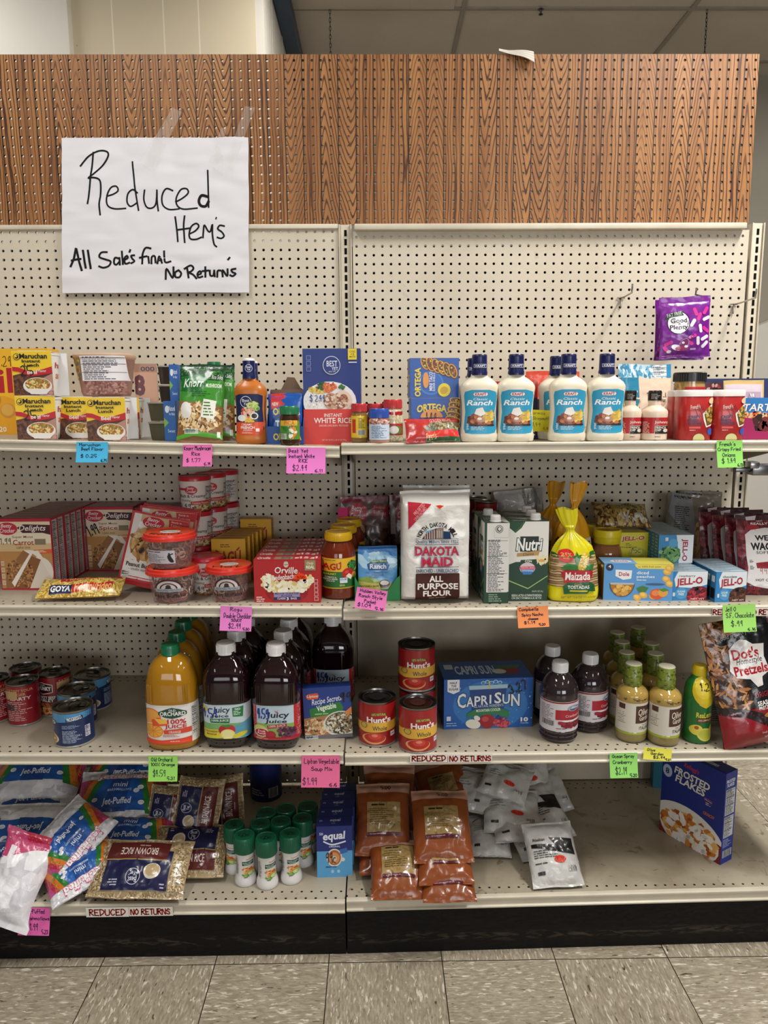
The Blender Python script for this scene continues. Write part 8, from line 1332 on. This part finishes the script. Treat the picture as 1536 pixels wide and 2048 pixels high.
strip((1424, 1494, 1216, 1231.5), 2, (('REDUCED', .03, .95),), 'white strip reading REDUCED behind the lime-green note'); strip((1495, 1575, 1216, 1231.5), 2, (('NO RETURNS', .03, .97),), 'white strip reading NO RETURNS cut off at the right edge')
# --- big paper sign
A, Bq, Cq, Dq = [aty(*p_, -.016) for p_ in ((122, 275), (496, 272), (498, 583), (124, 586))]; W = Bq.x-A.x; dW = W-(Cq.x-Dq.x); H = A.z-Dq.z; ox, oz = (A.x+Bq.x)/2, Dq.z; sk = (Dq.x+Cq.x)/2-ox; dW = -dW
def sf(u, v, o):
    a, b_ = u/W+.5, v/H; w = .0035*noise.noise(Vector((a*5, b_*5, 2)))+.004*max(0, 1-abs(a-.5-.1*(b_-.5))*9)*b_ +.003*noise.noise(Vector((a*2, b_*14, 7)))+.012*max(0, .12-b_)*abs(a-.5)+.008*max(0, b_-.9)*math.sin(a*9)
    du = (.5-a)*(1-b_)*dW; return (u-du+(1-b_)*sk+.004*noise.noise(Vector((b_*4, 3, 1)))*(abs(u)/W*2), -.0125-abs(w)-o, v+.003*noise.noise(Vector((a*6, 1, 5)))*(1 if v > H/2 else -.5))
b = B(); NX, NY = 60, 50; b.grid(lambda u, v: sf(u*W, v*H, 0), NX, NY, 'e4e3e7', 'paper'); b.grid(lambda u, v: sf(u*W, v*H, -.0006), NX, NY, 'dcd9da', 'paper', flip=True)
c = Cv(244, 547, 996, 1170); K = '1a1a1e'
S = lambda w, *ps: [c.stroke(list(p_), w, K) for p_ in ps]
S(7, ((372, 605), (366, 660), (356, 740), (347, 806)), ((320, 657), (350, 622), (392, 600), (425, 602), (432, 620), (410, 655), (372, 690), (352, 706), (374, 704), (398, 716), (400, 760), (394, 810), (398, 852)))
S(6.5, ((424, 778), (450, 770), (470, 755), (462, 738), (440, 745), (424, 780), (428, 815), (455, 828), (500, 826)), ((529, 642), (536, 720), (545, 790), (552, 834)), ((548, 765), (530, 752), (510, 768), (506, 800), (520, 818), (545, 805)), ((578, 755), (574, 790), (584, 820), (604, 826), (622, 810), (628, 760)), ((628, 755), (628, 800), (632, 836)), ((690, 755), (665, 748), (648, 775), (650, 812), (675, 830), (715, 828)), ((702, 800), (730, 785), (752, 765), (745, 748), (722, 752), (704, 785), (708, 815), (735, 830), (788, 826)), ((832, 676), (833, 740), (834, 822)))
S(11, ((830, 780), (806, 775), (795, 795), (802, 815), (822, 818), (833, 800)))
S(7, ((700, 862), (706, 910), (710, 960)), ((738, 858), (734, 900), (738, 964)), ((706, 914), (735, 910), (762, 906)), ((756, 930), (780, 918), (795, 900), (785, 888), (765, 900), (756, 930), (762, 950), (785, 952), (805, 944)), ((812, 945), (814, 915), (818, 895), (832, 918), (842, 920), (850, 892), (850, 930), (856, 970), (866, 982)), ((898, 898), (880, 896), (872, 910), (888, 922), (897, 938), (885, 948), (870, 944)))
S(5, ((866, 864), (864, 870)))
S(9, ((300, 988), (290, 1030), (278, 1060)), ((302, 990), (312, 1040), (322, 1076)), ((282, 1036), (300, 1032), (318, 1030)), ((328, 996), (334, 1040), (338, 1066)), ((348, 996), (354, 1040), (358, 1068)))
S(8, ((424, 1002), (402, 1004), (394, 1022), (418, 1032), (438, 1040), (432, 1058), (410, 1066), (392, 1060)), ((470, 1028), (456, 1026), (452, 1046), (462, 1054), (474, 1040)), ((474, 1026), (476, 1054)), ((484, 1000), (488, 1052)), ((496, 1034), (508, 1026), (504, 1018), (494, 1030), (498, 1050), (514, 1046)), ((534, 1016), (522, 1018), (526, 1030), (534, 1040), (522, 1048)), ((518, 994), (515, 1002)), ((600, 988), (580, 986), (568, 1010), (566, 1050)), ((556, 1026), (572, 1022), (584, 1020)), ((590, 1022), (594, 1048)), ((604, 1050), (604, 1024), (616, 1020), (620, 1046)), ((628, 1050), (634, 1020), (646, 1048)), ((630, 1038), (644, 1036)), ((654, 1000), (658, 1044), (680, 1042)))
S(8, ((660, 1114), (664, 1072), (688, 1110), (692, 1066)), ((712, 1078), (698, 1088), (700, 1106), (716, 1106), (722, 1090), (712, 1078)), ((746, 1068), (752, 1108)), ((736, 1072), (760, 1058), (772, 1070), (760, 1084), (750, 1086), (770, 1096), (784, 1112)), ((788, 1098), (802, 1092), (798, 1082), (788, 1092), (792, 1108), (808, 1104)), ((820, 1066), (820, 1106)), ((808, 1082), (832, 1080)), ((838, 1080), (840, 1100), (852, 1100), (856, 1080)), ((856, 1080), (858, 1104)), ((868, 1106), (870, 1082), (882, 1080)), ((890, 1104), (890, 1078), (908, 1102), (910, 1074)), ((942, 1072), (926, 1076), (930, 1086), (942, 1092), (930, 1102), (920, 1098)), ((918, 1026), (912, 1034)))
c.L = [(K, [t for _, ts in c.L for t in ts])]
def sfi(u, v, o): return sf(u, v, o)
b.art(c, W, H, sfi, 'paper', .008, off=.0006); o = b.build('paper_sign'); put(tag(o, 'large white paper sign with black handwriting taped to the boards', 'sign'), (ox, 0, oz))
def tape(pts, lab):
    P_ = [aty(x/2, y/2, -.0215 if i in (2, 3) else -.005) for i, (x, y) in enumerate(pts)]; b = B(); b.add([tuple(p_) for p_ in P_]+[(p_.x, p_.y+.0002, p_.z) for p_ in P_], [(0, 1, 2, 3), (7, 6, 5, 4)]+[(i, 4+i, 4+(i+1) % 4, (i+1) % 4) for i in range(4)], 'e8e4dc', 'tape', False); tag(b.build('tape'), lab, 'tape', 'strips of clear tape holding the sign')
tape(((728, 448), (690, 430), (560, 650), (612, 684)), 'long strip of clear tape at the top middle of the paper sign'); tape(((905, 512), (885, 510), (838, 660), (884, 694)), 'clear tape at the upper right of the paper sign'); tape(((1020, 430), (980, 424), (900, 660), (930, 680)), 'faint second tape strip near the right corner of the paper sign')
# curled strip of veneer on the top edge of the wooden board
p = aty(1032, 110, .004); b = B(); fl = lambda e: (lambda u, v: (u*.1, -.004-e-.016*v*(u+.6)-.004*math.sin(u*7), .005-.036*v*(u+.5)**1.3+.007*(1-v)*(.5-u)))
b.grid(fl(0), 12, 8, lambda u, v: ('d0cabf', 'b8b1a6')[int(v*8) % 2], 'gloss'); b.grid(fl(-.0004), 12, 8, 'a8a094', 'gloss', flip=True)
tag(put(b.build('curled_tape'), (p.x, .004, 2.388)), 'curled silvery strip of tape peeling off the top edge of the wooden board', 'tape')
